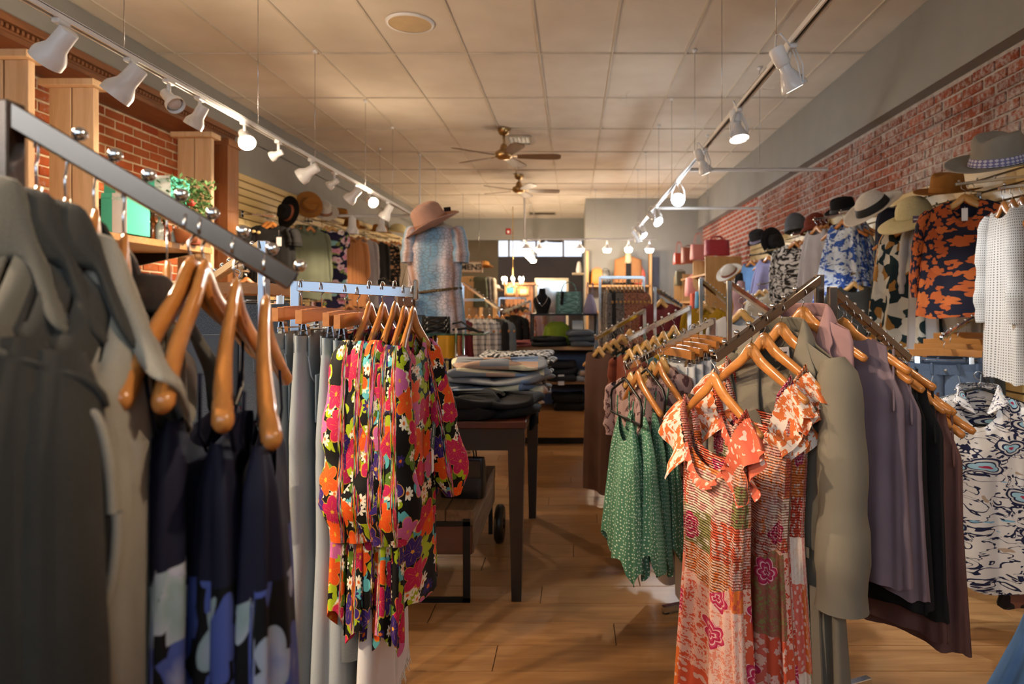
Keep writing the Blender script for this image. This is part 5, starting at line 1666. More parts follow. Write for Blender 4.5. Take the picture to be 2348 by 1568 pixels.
def folded(label, x, y, z, w, d, h, mat, rz=0.0, group=None, seed=0, name='folded_sweater', cat='sweater', lump=.012, layers=2):
    """soft folded garment: stacked rounded layers in one cloth"""
    t = thing(name, label, cat, (x, y, z), rz, group)
    rs = np.random.RandomState(seed)
    lh = h / layers
    for j in range(layers):
        N, Mr = 36, 9
        V = np.zeros((Mr, N, 3)); UV = np.zeros((Mr, N, 2)); ph = rs.rand(4) * 6.28
        sh = rs.randn(2) * .012
        for i in range(Mr):
            f = i / (Mr - 1); a = -PI / 2 + PI * f
            e = math.cos(a) ** .45 if math.cos(a) > 1e-4 else 0.0
            for k in range(N):
                g = 2 * PI * k / N
                cx_, sy_ = math.copysign(abs(math.cos(g)) ** .45, math.cos(g)), math.copysign(abs(math.sin(g)) ** .45, math.sin(g))
                rr = (.72 + .28 * e) if 0 < i < Mr - 1 else .02
                lmp = lump * math.sin(2 * g + ph[0]) + lump * .6 * math.sin(5 * g + ph[1])
                V[i, k] = (w / 2 * rr * cx_ + lmp + sh[0], d / 2 * rr * sy_ + lmp + sh[1], lh * (j + .5 + .5 * math.sin(a) ** 1) + lump * .8 * math.sin(3 * g + ph[2]) * f)
                UV[i, k] = (V[i, k, 0] + .5 + j * .31, V[i, k, 1] + V[i, k, 2] * 1.5 + j * .17)
        MB().grid(V, UV, True).obj('fold' if layers > 1 else 'cloth', mat, t)
    return t
folded('colour-block knit sweater at the bottom of the front stack', -.50, 3.72, TZ, .62, .46, .075, M['block_knit'], .15, 'knitwear on the table', 1, lump=.03)
folded('grey, beige and blue block knit sweater in the middle of the front stack', -.45, 3.76, TZ + .072, .56, .44, .075, M['block_knit'], -.35, 'knitwear on the table', 2, lump=.03)
folded('grey, tan and blue block knit sweater on top of the front stack', -.40, 3.80, TZ + .144, .52, .42, .07, M['block_knit'], .05, 'knitwear on the table', 3, lump=.026)
folded('grey block knit sweater lying behind the front stack', -.62, 4.1, TZ, .5, .4, .09, M['block_knit'], .3, 'knitwear on the table', 4)
for k in range(3):
    folded('black and white patterned knit, %s from the bottom of the back pile' % ordinal(k), -.36 + .01 * k, 4.16, TZ + .064 * k + .045, .44, .38, .065, M['geo_knit'], .08 - .06 * k, 'patterned knits on the table', 10 + k)
folded('dark grey knit at the base of the patterned pile', -.36, 4.16, TZ, .46, .38, .05, M['speckle_grey'], 0, 'knitwear on the table', 14)
folded('black knit heaped on the front edge of the table', -.62, 3.24, TZ, .5, .30, .10, M['black_knit'], .1, 'black knits on the table', 21, lump=.022)
folded('black knit spread along the right front of the table', -.36, 3.36, TZ, .36, .36, .085, M['black_knit'], -.25, 'black knits on the table', 22, lump=.022)
# black sleeve hanging over the table corner
V = []
t = thing('black_cardigan', 'black cardigan hanging over the right edge of the table', 'cardigan', (TX1, 3.6, TZ))
rows = []
for i in range(9):
    f = i / 8
    rows.append([(-.16 + .17 * min(1, f * 1.8) + .014 * math.sin(j * 1.3 + f * 2), -.2 + .4 * j / 14, .045 + .05 * math.sin(min(1, f * 1.6) * PI * .5) - max(0, f - .45) * .26 * (1 + .3 * math.sin(j * .9)) - .02 * f) for j in range(15)])
o = MB().grid(rows, [[(j * .03, -i * .03) for j in range(15)] for i in range(9)]).obj('cloth', M['black_knit'], t); solidify(o, .012)
# cart under the table
t = thing('wooden_cart', 'low timber cart with black steel sled frame and wheel under the table', 'cart', (-.78, 3.53, 0))
for k in range(5):
    MB().box((-.26 + k * .13 + .003, 0, .385), (.126, .86, .07), bevel=.003).obj('plank', M['rough_wood'], t)
MB().box((0, -.42, .285), (.64, .03, .13), bevel=.003).obj('front_board', M['red_wood'], t)
MB().box((.31, 0, .285), (.03, .84, .13), bevel=.003).obj('side_board', M['rough_wood'], t)
b = MB()
for sx in (-.27, .295):
    b.box((sx, -.43, .19), (.032, .02, .38))
    MB().box((sx + .02, .3, .17), (.02, .03, .2)).obj('wheel_fork', M['black_metal'], t)
b.box((.012, -.43, .012), (.6, .02, .024)); b.box((.012, -.43, .36), (.6, .02, .02))
b.obj('sled_frame', M['black_metal'], t)
for sx in (-.33, .36):
    Mw = Matrix.Translation((sx, .36, .107)) @ Matrix.Rotation(PI / 2, 4, 'Y')
    o = MB().lathe([(.03, -.022), (.095, -.024), (.107, -.012), (.107, .012), (.095, .024), (.03, .022)], 28, Mw).obj('wheel', M['black_plastic'], t)
    MB().lathe([(0, -.03), (.02, -.03), (.02, .03), (0, .03)], 14, Mw).obj('hub', M['black_metal'], o)
handbag('black leather handbag with a silver clasp on the timber cart', (-.535, 3.33, .42), R(-8), .215, .19, .10, M['leather_black'], None, .105, clasp=M['chrome'], taper=.9)
bgk = [o for o in bpy.data.objects if o.name.startswith('handbag') and o.parent is None][-1]
MB().box((0, -.052, .145), (.20, .006, .085), bevel=.002).obj('flap', M['leather_black'], bgk)

# ------------------------------------------------------------------ glass shelves
ZG = 4.62
t = thing('glass_shelf_stand', 'stand of green-edged glass shelves behind the table', 'shelf stand', (-.90, ZG, 0))
gz = [HC + (VY - 764) / F * 4.5, HC + (VY - 866) / F * 4.5, .45]
for z in gz:
    MB().box((0, 0, z - .006), (.62, .36, .012), bevel=.002).obj('glass_shelf', M['glass_green'], t)
for x in (-.29, .13):
    for y in (-.15, .15):
        MB().tube([(x, y, 0), (x, y, 1.2)], .009, 8).obj('upright', M['chrome'], t)
MB().box((.02, .1, .42), (.14, .12, .84), bevel=.004).obj('mirror_column', metal('mirror_grey', '#9aa0a0', .2), t)
handbag('quilted black leather bag on the upper glass shelf', (-.92, ZG - .05, gz[0]), R(10), .19, .11, .09, M['quilt_black'], None, 0, taper=.95, name='quilted_bag')
t = thing('black_strap', 'coiled black leather strap trailing off the upper glass shelf', 'strap', (-.75, ZG - .05, gz[0]))
MB().tube([(-.06, 0, .06), (0, -.01, .075), (.06, -.03, .04), (.13, -.06, .008), (.16, -.07, .008)], .011, 8, True, .6).obj('leather', M['leather_black'], t)
MB().tube([(-.06, 0, .02), (.03, .02, .03), (.12, -.02, .008)], .008, 8).obj('loop', M['leather_black'], t)
handbag('black box bag at the left end of the upper glass shelf', (-1.05, ZG - .02, gz[0]), 0, .10, .12, .08, M['leather_black'], None, 0, taper=1.0, name='box_bag')
for k in range(7):
    c = P(998 + k * 6.6, 862, 4.5)
    t = thing('wallet', 'dark upright wallet, %s of a row beside the candle jar' % ordinal(k), 'wallet', (c.x, 4.52, gz[1]), R(6 * (-1) ** k), 'wallets on the glass shelf')
    MB().box((0, 0, .062), (.014, .10, .124), bevel=.004).obj('cover', M[['leather_black', 'band_brown', 'leather_black', 'leather_brown', 'leather_black', 'felt_charcoal', 'bag_olive'][k]], t)
    MB().box((0, -.052, .07), (.010, .004, .09)).obj('zip', M['gold'], t)
c = P(1057, 862, 4.5)
t = thing('candle_jar', 'white lattice candle jar with a mauve band on the glass shelf', 'candle', (c.x, 4.5, gz[1]))
MB().lathe([(.04, 0), (.043, .004), (.043, .115)], 24, capb=True).obj('jar', None, t).data.materials.append(None) if 0 else None
def mat_lattice():
    tt = NT('lattice_glaze'); o = tt.sep(tt.ob()); an = tt.m_('MULTIPLY', tt.m_('ARCTAN2', o[1], o[0]), .043)
    f1 = tt.m_('ABSOLUTE', tt.m_('SINE', tt.m_('MULTIPLY', tt.m_('ADD', an, o[2]), 95))); f2 = tt.m_('ABSOLUTE', tt.m_('SINE', tt.m_('MULTIPLY', tt.m_('SUBTRACT', an, o[2]), 95)))
    return tt.out(tt.mix(tt.m_('LESS_THAN', tt.m_('MINIMUM', f1, f2), .16), C('#d8d2d0'), C('#4a4a48')), .3)
MB().lathe([(.04, 0), (.043, .004), (.043, .116)], 24, capb=True).obj('jar', mat_lattice(), t)
MB().lathe([(.0435, .116), (.0435, .145), (.02, .146), (0, .146)], 24).obj('lid_band', plain('mauve_wax', '#8a4a50', .6), t)
c = P(1083, 858, 4.5)
t = thing('gift_card', 'small navy card in a clear holder beside the candle jar', 'card', (c.x, 4.5, gz[1]))
MB().box((0, 0, .045), (.05, .004, .085)).obj('card', plain('navy_card', '#2a3444', .5), t)
MB().box((0, .012, .004), (.055, .04, .006)).obj('foot', M['clear_jar'], t)
folded('black leather pouch lying on the glass shelf beside the pile of knits', -.665, 4.55, gz[1], .17, .16, .10, M['leather_black'], .3, None, 31, 'leather_pouch', 'pouch')

# ------------------------------------------------------------------ low oak display and metal riser
ZD = 6.6
x0, x1 = P(1162, 0, ZD).x, P(1368, 0, ZD).x
t = thing('oak_display_unit', 'low oak display unit with grey back panel and folded jeans', 'display unit', ((x0 + x1) / 2, ZD + .25, 0))
w = x1 - x0
MB().box((0, -.0, .935), (w, .5, .035), bevel=.003).obj('top_board', M['oak'], t)
MB().box((.12, 0, .60), (w - .3, .46, .03), bevel=.003).obj('shelf_board', M['oak'], t)
MB().box((0, -.02, .20), (w, .46, .26), bevel=.003).obj('base_box', M['oak'], t)
MB().box((0, .22, .6), (w, .02, .66)).obj('back_panel', plain('blue_grey_panel', '#6a7086', .8), t)
MB().box((0, 0, .035), (w - .04, .4, .07)).obj('plinth', M['black_metal'], t)
for s in (-1, 1):
    MB().box((s * (w / 2 - .012), .05, .62), (.024, .36, .62)).obj('side_panel', M['oak_z'], t)
zt_ = .953
folded('dusty pink folded top at the left of the oak display', P(1195, 0, ZD).x, ZD + .1, zt_, .24, .3, .05, M['pink_fold'], 0, 'folded clothes on the oak display', 41)
folded('black folded jeans in the middle of the oak display', P(1258, 0, ZD).x, ZD + .1, zt_, .36, .32, .09, M['black_cotton'], .1, 'folded clothes on the oak display', 42, 'folded_jeans', 'jeans')
folded('dark folded jeans stack at the right of the oak display', P(1333, 0, ZD).x, ZD + .1, zt_, .27, .32, .15, M['denim_dark'], 0, 'folded clothes on the oak display', 43, 'folded_jeans', 'jeans', layers=3)
o = folded('charcoal folded sweaters with a white tag on the middle shelf', P(1287, 0, ZD).x, ZD + .1, .616, .30, .32, .19, M['felt_charcoal'], 0, 'folded clothes on the oak display', 44, layers=3)
MB().box((.0, -.165, .02), (.06, .003, .10)).obj('white_tag', M['white_paper'], o)
folded('pale patterned fold at the right of the middle shelf', P(1338, 0, ZD).x, ZD + .1, .616, .14, .3, .10, M['block_knit'], 0, 'folded clothes on the oak display', 45)
folded('black folded clothes on the bottom of the oak display', P(1305, 0, ZD).x, ZD + .1, .331, .32, .32, .16, M['black_cotton'], 0, 'folded clothes on the oak display', 46)
t = thing('metal_riser', 'black metal riser table standing on the oak display', 'riser', (P(1292, 0, ZD).x, ZD + .2, zt_))
rw = (1370 - 1216) / F * ZD; rh_ = HC + (VY - 719) / F * ZD - zt_
MB().box((0, 0, rh_ - .01), (rw, .36, .018), bevel=.002).obj('riser_top', M['black_metal'], t)
for sx in (-1, 1):
    for sy in (-1, 1):
        MB().box((sx * (rw / 2 - .01), sy * .165, rh_ / 2), (.018, .018, rh_)).obj('leg', M['black_metal'], t)
zr = zt_ + rh_
c = P(1242, 718, ZD)
t = thing('necklace_bust', 'black velvet necklace bust with silver chains', 'bust', (c.x, ZD + .12, zr))
BUST = [(0, .03, .03), (.25, .035, .03), (.4, .085, .04), (.55, .09, .045), (1, .055, .035)]
V, UV = body_grid(.245, BUST, 24, 16, 0, .01, 0, 0, 2, 0, 1, 0, 1, 1)
MB().grid(V + np.array([0, 0, .247]), UV, True).obj('bust_form', M['felt_black'], t)
MB().box((0, 0, .004), (.12, .08, .008)).obj('foot', M['felt_black'], t)
MB().tube([(-.06, -.03, .17), (-.035, -.045, .11), (0, -.05, .07), (.035, -.045, .11), (.06, -.03, .17)], .003, 6).obj('chain', M['chrome'], t)
handbag('mint green quilted tote bag with a scarf on its handle', (P(1304, 0, ZD).x, ZD + .12, zr), R(5), .265, .215, .12, M['quilt_mint'], None, .11, taper=.88, name='tote_bag')
MB().box((-.07, -.068, .15), (.03, .012, .13), Matrix.Rotation(R(5), 3, 'Y'), bevel=.004).obj('scarf', M['leopard'], bpy.data.objects['tote_bag'])
handbag('lilac leather bag seen end-on beside the mint tote', (P(1354, 0, ZD).x, ZD + .12, zr), R(80), .20, .19, .125, M['bag_lilac'], None, .13, taper=.5, name='lilac_bag')
t = thing('shirt_bust', 'lime green blouse on a small bust under the black riser', 'blouse', (P(1276, 0, ZD).x, ZD + .2, zt_))
V, UV = body_grid(.24, [(0, .07, .03), (.2, .12, .05), (1, .15, .07)], 32, 16, .3, .04, .05, .01, 4, .02, 5, .01)
MB().grid(V + np.array([0, 0, .245]), UV, True).obj('blouse_cloth', M['lime'], t)
t = thing('counter_sign', 'white card sign standing under the riser', 'sign', (P(1325, 0, ZD).x, ZD + .26, zt_), R(-6))
MB().box((0, 0, .15), (.11, .006, .19)).obj('card', M['white_paper'], t); MB().box((0, .02, .03), (.09, .05, .06)).obj('stand', M['white_metal'], t)
garment('draped_jeans', 'blue jeans draped at the right side of the black riser', 'jeans', P(1385, 725, 6.4), 0, .35, [(0, .06, .02), (1, .09, .03)], M['denim_mid'], None, slope=.1, neck=(.03, .01, 0), N=24, Mr=12)

# ------------------------------------------------------------------ nearest right rack: coral dresses, sage coat, lavender tops
RA, RB = P(1878, 640, 2.12), P(1637, 822, 1.96)
SA, SB = P(1908, 668, 2.06), P(2082, 822, 2.24)
rk = thing('garment_rack', 'chrome four-way rack on the right with coral dresses and lavender tops', 'rack', (0, 0, 0), 0, 'garment racks')
post(rk, RA.x, RA.y, RA.z + .014, mat=M['bronze_chrome']); post(rk, SA.x, SA.y, SA.z + .014, mat=M['bronze_chrome'])
waterfall2(rk, RA, RB, 8, .21, .99, mat=M['bronze_chrome'])
waterfall2(rk, SA, SB, 9, .15, .97, ball=.006, mat=M['bronze_chrome'])
rack_base(rk, (RA.x + SA.x) / 2, 2.3, .3, .4)
RANG = math.atan2(-abs(RA.x - RB.x), RA.y - RB.y)   # hanger axis, +x end near the camera
RANG = math.atan2(-(RA.x - RB.x), (RA.y - RB.y))
SANG = math.atan2(-(SB.x - SA.x), (SB.y - SA.y))
def on_arm(a, b, px, py):
    p = arm_at(a, b, px); return Vector((p.x, p.y, HC + (VY - py) / F * p.y))
CORAL = [(0, .165, .010), (.05, .17, .02), (.14, .165, .03), (.30, .15, .034), (.38, .155, .036), (.7, .19, .048), (1, .225, .06)]
def coral_dress(label, hl, px, py, seed, ang, low=False):
    p = on_arm(RA, RB, px, py)
    t = thing('maxi_dress', label, 'dress', p, 0, 'coral patchwork dresses')
    t.rotation_euler = (0, 0, ang + PI)
    st = -.17
    V, UV = body_grid(1.15, CORAL, 96, 64, .05, .13, .085, .05, 7, .024, seed, .01, start=st, tpow=.7)
    cut = 20
    MB().grid(V[:cut + 1], UV[:cut + 1], True).obj('smocked_bodice', M['patchwork_smock'], t)
    MB().grid(V[cut:], UV[cut:], True).obj('skirt', M['patchwork'], t)
    for sx in (1, -1):
        pts = [(sx * .115, .016, st - .055), (sx * .15, .02, -.115), (sx * .17, .004, -.072), (sx * .155, -.02, -.12), (sx * .12, -.016, st - .04)]
        cv = [Vector(q) for q in pts]
        MB().tube(cv, .012, 8, True, .45, up=(1, 0, 0)).obj('shoulder_strap', M['patchwork_smock'], t)
        rp = [Vector((sx * .10, .034, st - .08)), Vector((sx * .15, .03, -.13)), Vector((sx * .18, .0, -.085)), Vector((sx * .16, -.03, -.13)), Vector((sx * .12, -.034, st - .06))]
        ruffle(t, M['ruffle_dot'] if low and sx < 0 else M['ruffle_print'], rp, .09, .014, 4, (sx * .75, 0, -.9), 'ruffle_sleeve', seed + sx)
    ruffle(t, M['ruffle_dot'], [Vector(q) for q in [(-.12, .022, st - .03), (-.06, .03, st - .10), (0, .032, st - .118), (.06, .03, st - .10), (.12, .022, st - .03)]], .024, .005, 12, (0, .25, -1), 'neck_frill', seed)
    hanger(hl, p, ang, 'wood', 'hangers on the nearest right rack')
    return t
coral_dress('coral patchwork maxi dress hanging lowest at the front of the rack', 'wooden hanger of the front coral maxi dress', 1632, 868, 71, RANG - .1, True)
coral_dress('coral patchwork maxi dress just behind the front coral dress', 'wooden hanger of the coral maxi dress behind the front one', 1722, 800, 72, RANG)
coral_dress('coral patchwork maxi dress hanging against the sage coat', 'wooden hanger of the coral maxi dress against the sage coat', 1752, 776, 73, RANG + .02)
p = on_arm(RA, RB, 1790, 752)
COATS = [(0, .20, .014), (.04, .215, .024), (.2, .215, .034), (.6, .22, .040), (1, .24, .05)]
t = garment('sage_coat', 'sage grey trench coat with wide collar between coral dresses and post', 'coat', p, RANG + .06 + PI, 1.05, COATS, M['sage'], None, neck=(.10, .13, .01), folds=4, famp=.018, seed=81, slope=.55, N=72, Mr=40, hem=.004,
            collar=dict(nw=.085, depth=.03, lap=.36, width=.10, stand=.035, front=.045, wide=1.3, thick=.005, notch=True))
sleeve_obj(t, M['sage'], -.200, -.09, .66, .056, .070, 5, .03, N=24, seed=4, flat=1.0, wrinkle=.004)
sleeve_obj(t, M['sage'], .200, -.09, .62, .055, .055, 6, .03, N=16, seed=5, flat=1.0, wrinkle=.004)
MB().box((-.12, .05, -.62), (.08, .006, .03), bevel=.002).obj('pocket_flap', M['sage'], t)
MB().box((-.2, .06, -.95), (.03, .006, .5), Matrix.Rotation(R(3), 3, 'Y')).obj('belt', M['sage'], t)
lb = MB().box((0, 0, 0), (.05, .002, .034)).obj('neck_label', M['white_paper'], t, (.0, -.010, -.075), (0, R(8), 0))
text_obj('label_lettering', 'STOOIN', .009, M['band_black'], lb, (0, .0014, -.003), (R(90), 0, R(180)))
hanger('wooden hanger of the sage trench coat', p, RANG + .06, 'wood', 'hangers on the nearest right rack')
SMALLC = [(0, .17, .012), (.06, .18, .02), (1, .19, .025)]
p = on_arm(RA, RB, 1840, 716)
t = garment('pink_coat', 'dusty pink coat showing its collar behind the sage trench coat', 'coat', p, RANG + .1 + PI, .6, SMALLC, M['dusty_pink'], None, neck=(.10, .12, .01), folds=4, famp=.014, seed=82, slope=.42, collar=dict(nw=.085, depth=.03, lap=.3, width=.075, stand=.03, front=.04, notch=True), N=48, Mr=28)
hanger('wooden hanger of the dusty pink coat', p, RANG + .1, 'wood', 'hangers on the nearest right rack')
# lavender, black and mauve tank tops on the second arm
items = [(1932, 742, 'lavender', 'front lavender sleeveless top'), (1962, 768, 'lavender', 'second lavender sleeveless top'), (1990, 790, 'black_knit', 'black ribbed sleeveless top'), (2016, 812, 'black_knit', 'second black ribbed sleeveless top'), (2040, 836, 'mauve_knit', 'mauve ribbed sleeveless top'), (2062, 860, 'mauve_knit', 'last mauve ribbed sleeveless top')]
TANKN = [(0, .15, .010), (.08, .155, .016), (.22, .20, .024), (.5, .20, .026), (1, .215, .032)]
for i, (px, py, m, nm) in enumerate(items):
    p = on_arm(SA, SB, px, py + (0, 6, -4, 8, 2, 12)[i]); sa = SANG + (0, .10, -.07, .09, -.10, .05)[i]
    t = garment('tank_top', nm + ' on the right sloping arm', 'tank top', p, sa, [.72, .72, .74, .74, .78, .78][i], TANKN, M[m], 'sleeveless tops on the right arm', neck=(.09, .09, .03), folds=6, famp=.016, seed=90 + i, slope=.40, N=64, Mr=36, hem=.006, start=-.02)
    rim = [(.155 + .035 * math.sin(a * .5) ** 2, .024 * math.cos(a), -.07 - .17 * math.sin(a / 2) ** 2) for a in [2 * PI * k / 24 for k in range(25)]]
    MB().tube(rim, .004, 6, False).obj('armhole_band', M[m], t)
    hanger('wooden hanger of the ' + nm, p, sa, 'wood', 'hangers of the sleeveless tops', tilt=R((0, 4, -3, 5, -2, 6)[i]))
for i, (px, py) in enumerate(((1950, 752), (2028, 822), (2072, 868))):
    hanger('bare wooden hanger, %s among the sleeveless tops' % ordinal(i), on_arm(SA, SB, px, py + 10), SANG - .14 + .12 * i, 'wood', 'hangers of the sleeveless tops')

# ------------------------------------------------------------------ the three racks behind it
def rack_pair(label, la, lb, ra, rb, mat=None):
    rk = thing('garment_rack', label, 'rack', (0, 0, 0), 0, 'garment racks')
    post(rk, la.x, la.y, la.z + .014); waterfall2(rk, la, lb, 8, .2, .99)
    if ra is not None:
        post(rk, ra.x, ra.y, ra.z + .014); waterfall2(rk, ra, rb, 8, .2, .99)
    rack_base(rk, la.x + .06, la.y + .12, .3, .4)
    return rk
def ang_of(hi, lo):
    """hanger axis at right angles to the arm, +x end towards the camera"""
    dx, dy = lo.x - hi.x, lo.y - hi.y
    a = math.atan2(-dx, dy) if True else 0
    if math.sin(a) > 0: a += PI
    return a
BA, BB = P(1634, 736, 2.98), P(1436, 842, 2.86)
B2, B3 = P(1672, 650, 3.35), P(1765, 715, 3.6)
rack_pair('chrome rack holding white jeans and green dotted dresses', BA, BB, B2, B3)
CA, CB = P(1580, 706, 4.0), P(1438, 778, 3.85)
C2, C3 = P(1607, 644, 4.6), P(1668, 694, 4.8)
rack_pair('chrome rack with mustard tops behind the white jeans', CA, CB, C2, C3)
DA, DB = P(1478, 712, 4.95), P(1366, 776, 4.7)
D2, D3 = P(1502, 662, 5.2), P(1562, 702, 5.4)
rack_pair('chrome rack with long brown trousers beside the oak display', DA, DB, D2, D3)
SMALL = [(0, .17, .010), (.06, .185, .018), (.3, .19, .024), (1, .21, .03)]
def hangrow(a, b, items, group, hk='pale', **kw):
    ang = ang_of(a, b)
    for (px, py, name, label, cat, L, prof, m, extra) in items:
        p = on_arm(a, b, px, py)
        ex = dict(N=40, Mr=22, folds=5, famp=.016, seed=int(px), hem=.006); ex.update(extra)
        garment(name, label, cat, p, ang + PI + ex.pop('da', 0.0), L, prof, M[m], group, **ex)
        hanger('hanger of the ' + ' '.join(label.split()[:9]), p, ang, ex.get('hk', hk) if False else hk, group + ' hangers')
SL = dict(sleeves=dict(len=.22, r0=.05, r1=.05, N=10))
LS = dict(sleeves=dict(len=.5, r0=.045, r1=.04, N=10))
hangrow(BA, BB, [(1446, 862, 'mauve_blouse', 'mauve leaf print top at the low end of the rack', 'top', .55, SMALL, 'mauve_print', SL),
                 (1470, 850, 'mauve_blouse', 'mauve leaf print top, second from the low end', 'top', .55, SMALL, 'mauve_print', SL),
                 (1497, 836, 'mauve_blouse', 'mauve leaf print top, third from the low end', 'top', .55, SMALL, 'mauve_print', SL),
                 (1520, 826, 'mauve_blouse', 'mauve leaf print top beside the white jeans', 'top', .55, SMALL, 'mauve_print', SL)], 'mauve print tops')
DOT = [(0, .09, .008), (.08, .12, .014), (.25, .16, .022), (.6, .19, .034), (1, .22, .046)]
for i, (px, py, Z, hk, w) in enumerate(((1434, 872, 2.72, 'black', 'leftmost'), (1462, 858, 2.70, 'wood', 'second'), (1484, 850, 2.74, 'black', 'third'), (1512, 838, 2.76, 'wood', 'rightmost'))):
    p = P(px, py, Z)
    t = garment('dotted_dress', '%s of four green polka dot camisole dresses' % w, 'dress', p, -1.32 + PI, .55, DOT, M['green_dot'], 'green dotted dresses', neck=(.07, .09, .05), folds=6, famp=.022, seed=120 + i, start=-.15, slope=.1, N=56, Mr=30, hem=.03, tpow=.6)
    for sx in (1, -1):
        MB().tube([(sx * .10, 0, -.07), (sx * .085, .006, -.15)], .003, 5).obj('strap', M['green_dot'], t)
    hanger(('black plastic hanger' if hk == 'black' else 'slim wooden hanger') + ' of the %s green dotted dress' % w, p, -1.32, hk, 'hangers of the dotted dresses')
for i, (px, py) in enumerate(((1548, 798), (1566, 792), (1584, 784), (1602, 776), (1618, 768))):
    p = on_arm(BA, BB, px, py)
    a = ang_of(BA, BB)
    jeans('white jeans, %s from the aisle on the rack of green dresses' % ordinal(i), p - Vector((0, 0, .078)), a + PI, M['white_denim'], .95, .178, .09, .075, 'white jeans on the rack', 140 + i, thin=.5, N=20, Mr=18, details=i < 2)
    hanger('wooden clamp hanger of the %s white jeans' % ordinal(i), p, a, 'clip', 'clamp hangers of the white jeans')
MT = [(0, .17, .010), (.06, .185, .018), (.3, .19, .026), (1, .2, .03)]
hangrow(CA, CB, [(1444, 806, 'knit_top', 'rust knit top with tie at the low end of the mustard rack', 'top', .55, MT, 'rust', SL), (1462, 796, 'knit_top', 'teal cotton top on the mustard rack', 'top', .6, MT, 'teal', SL),
                 (1482, 786, 'knit_top', 'mustard knit top, first on the rack', 'top', .55, MT, 'mustard', SL), (1500, 776, 'knit_top', 'mustard knit top, second on the rack', 'top', .55, MT, 'mustard', SL),
                 (1520, 766, 'knit_top', 'mustard knit top, third on the rack', 'top', .55, MT, 'mustard', SL), (1545, 752, 'knit_top', 'olive print top near the post of the mustard rack', 'top', .55, MT, 'olive', SL)], 'tops on the mustard rack')
LONG = [(0, .15, .012), (.1, .16, .024), (1, .17, .035)]
hangrow(DA, DB, [(1374, 800, 'long_dress', 'brown ribbed long dress nearest the oak display', 'dress', .98, LONG, 'brown_knit', {}), (1392, 790, 'trousers', 'leopard print trousers beside the brown long dress', 'trousers', .95, LONG, 'leopard', {}),
                 (1408, 782, 'trousers', 'second leopard print trousers on the far rack', 'trousers', .95, LONG, 'leopard', {}), (1426, 772, 'trousers', 'patchwork print trousers on the far rack', 'trousers', .95, LONG, 'multi_print', {}),
                 (1444, 760, 'long_dress', 'rust long dress near the post of the far rack', 'dress', .9, LONG, 'speckle_brown', {})], 'long garments on the far rack')
hangrow(C2, C3, [(1618, 700, 'knit_top', 'bright mustard knit top behind the nearest post', 'top', .5, MT, 'mustard', LS), (1640, 716, 'knit_top', 'rust knit top beside the bright mustard top', 'top', .55, MT, 'rust', LS), (1655, 732, 'knit_top', 'coral dotted top beside the rust knit', 'top', .55, MT, 'ruffle_dot', SL)], 'tops on the rear right arm')
hangrow(B2, B3, [(1700, 716, 'linen_shirt', 'white shirt on the short rear arm', 'shirt', .5, MT, 'white_cotton', LS), (1722, 732, 'linen_shirt', 'brown striped shirt on the short rear arm', 'shirt', .55, MT, 'brown_knit', LS), (1745, 748, 'linen_shirt', 'cream shirt at the end of the short rear arm', 'shirt', .55, MT, 'cream', LS)], 'shirts on the short rear arm')
hangrow(D2, D3, [(1516, 690, 'knit_top', 'burgundy knit top beside the grey doorway', 'top', .55, MT, 'burgundy', LS), (1540, 706, 'multicolour_blouse', 'multicolour print top in front of the oak shelves', 'top', .55, MT, 'multi_print', SL), (1555, 716, 'knit_top', 'mustard top in front of the oak shelves', 'top', .5, MT, 'mustard', SL)], 'tops before the oak shelves')
# level rack with rust and grey speckled knits
ra, rb = P(1376, 634, 6.0), P(1476, 638, 6.0)
rk = thing('garment_rack', 'level chrome rail of rust and grey speckled knits near the end wall', 'rack', (0, 0, 0), 0, 'garment racks')
MB().box((ra + rb) / 2, ((rb - ra).length, .028, .028), bevel=.002).obj('arm', M['chrome'], rk)
post(rk, rb.x, rb.y, rb.z + .014); post(rk, ra.x, ra.y + .02, ra.z)
rack_base(rk, rb.x - .1, rb.y + .1, .3, .2)
for i in range(10):
    px = 1392 + i * 9
    m, w = (('speckle_grey', 'grey'), ('charcoal_knit', 'charcoal'), ('speckle_grey', 'grey'), ('speckle_grey', 'grey'), ('speckle_brown', 'rust'), ('speckle_brown', 'rust'), ('speckle_brown', 'rust'), ('speckle_brown', 'rust'), ('speckle_brown', 'rust'), ('speckle_brown', 'rust'))[i]
    p = P(px, 660, 6.0)
    garment('speckled_cardigan', '%s speckled long cardigan, %s from the left on the level rail' % (w, ordinal(i)), 'cardigan', p, -PI / 2 + .1, .85, SMALL, M[m], 'speckled cardigans', N=28, Mr=14, seed=i + 200, famp=.012, sleeves=dict(len=.5, r0=.04, r1=.035, N=8))
    hanger('pale hanger of the %s cardigan on the level rail' % ordinal(i), p, -PI / 2 + .1, 'pale', 'hangers on the level rail')

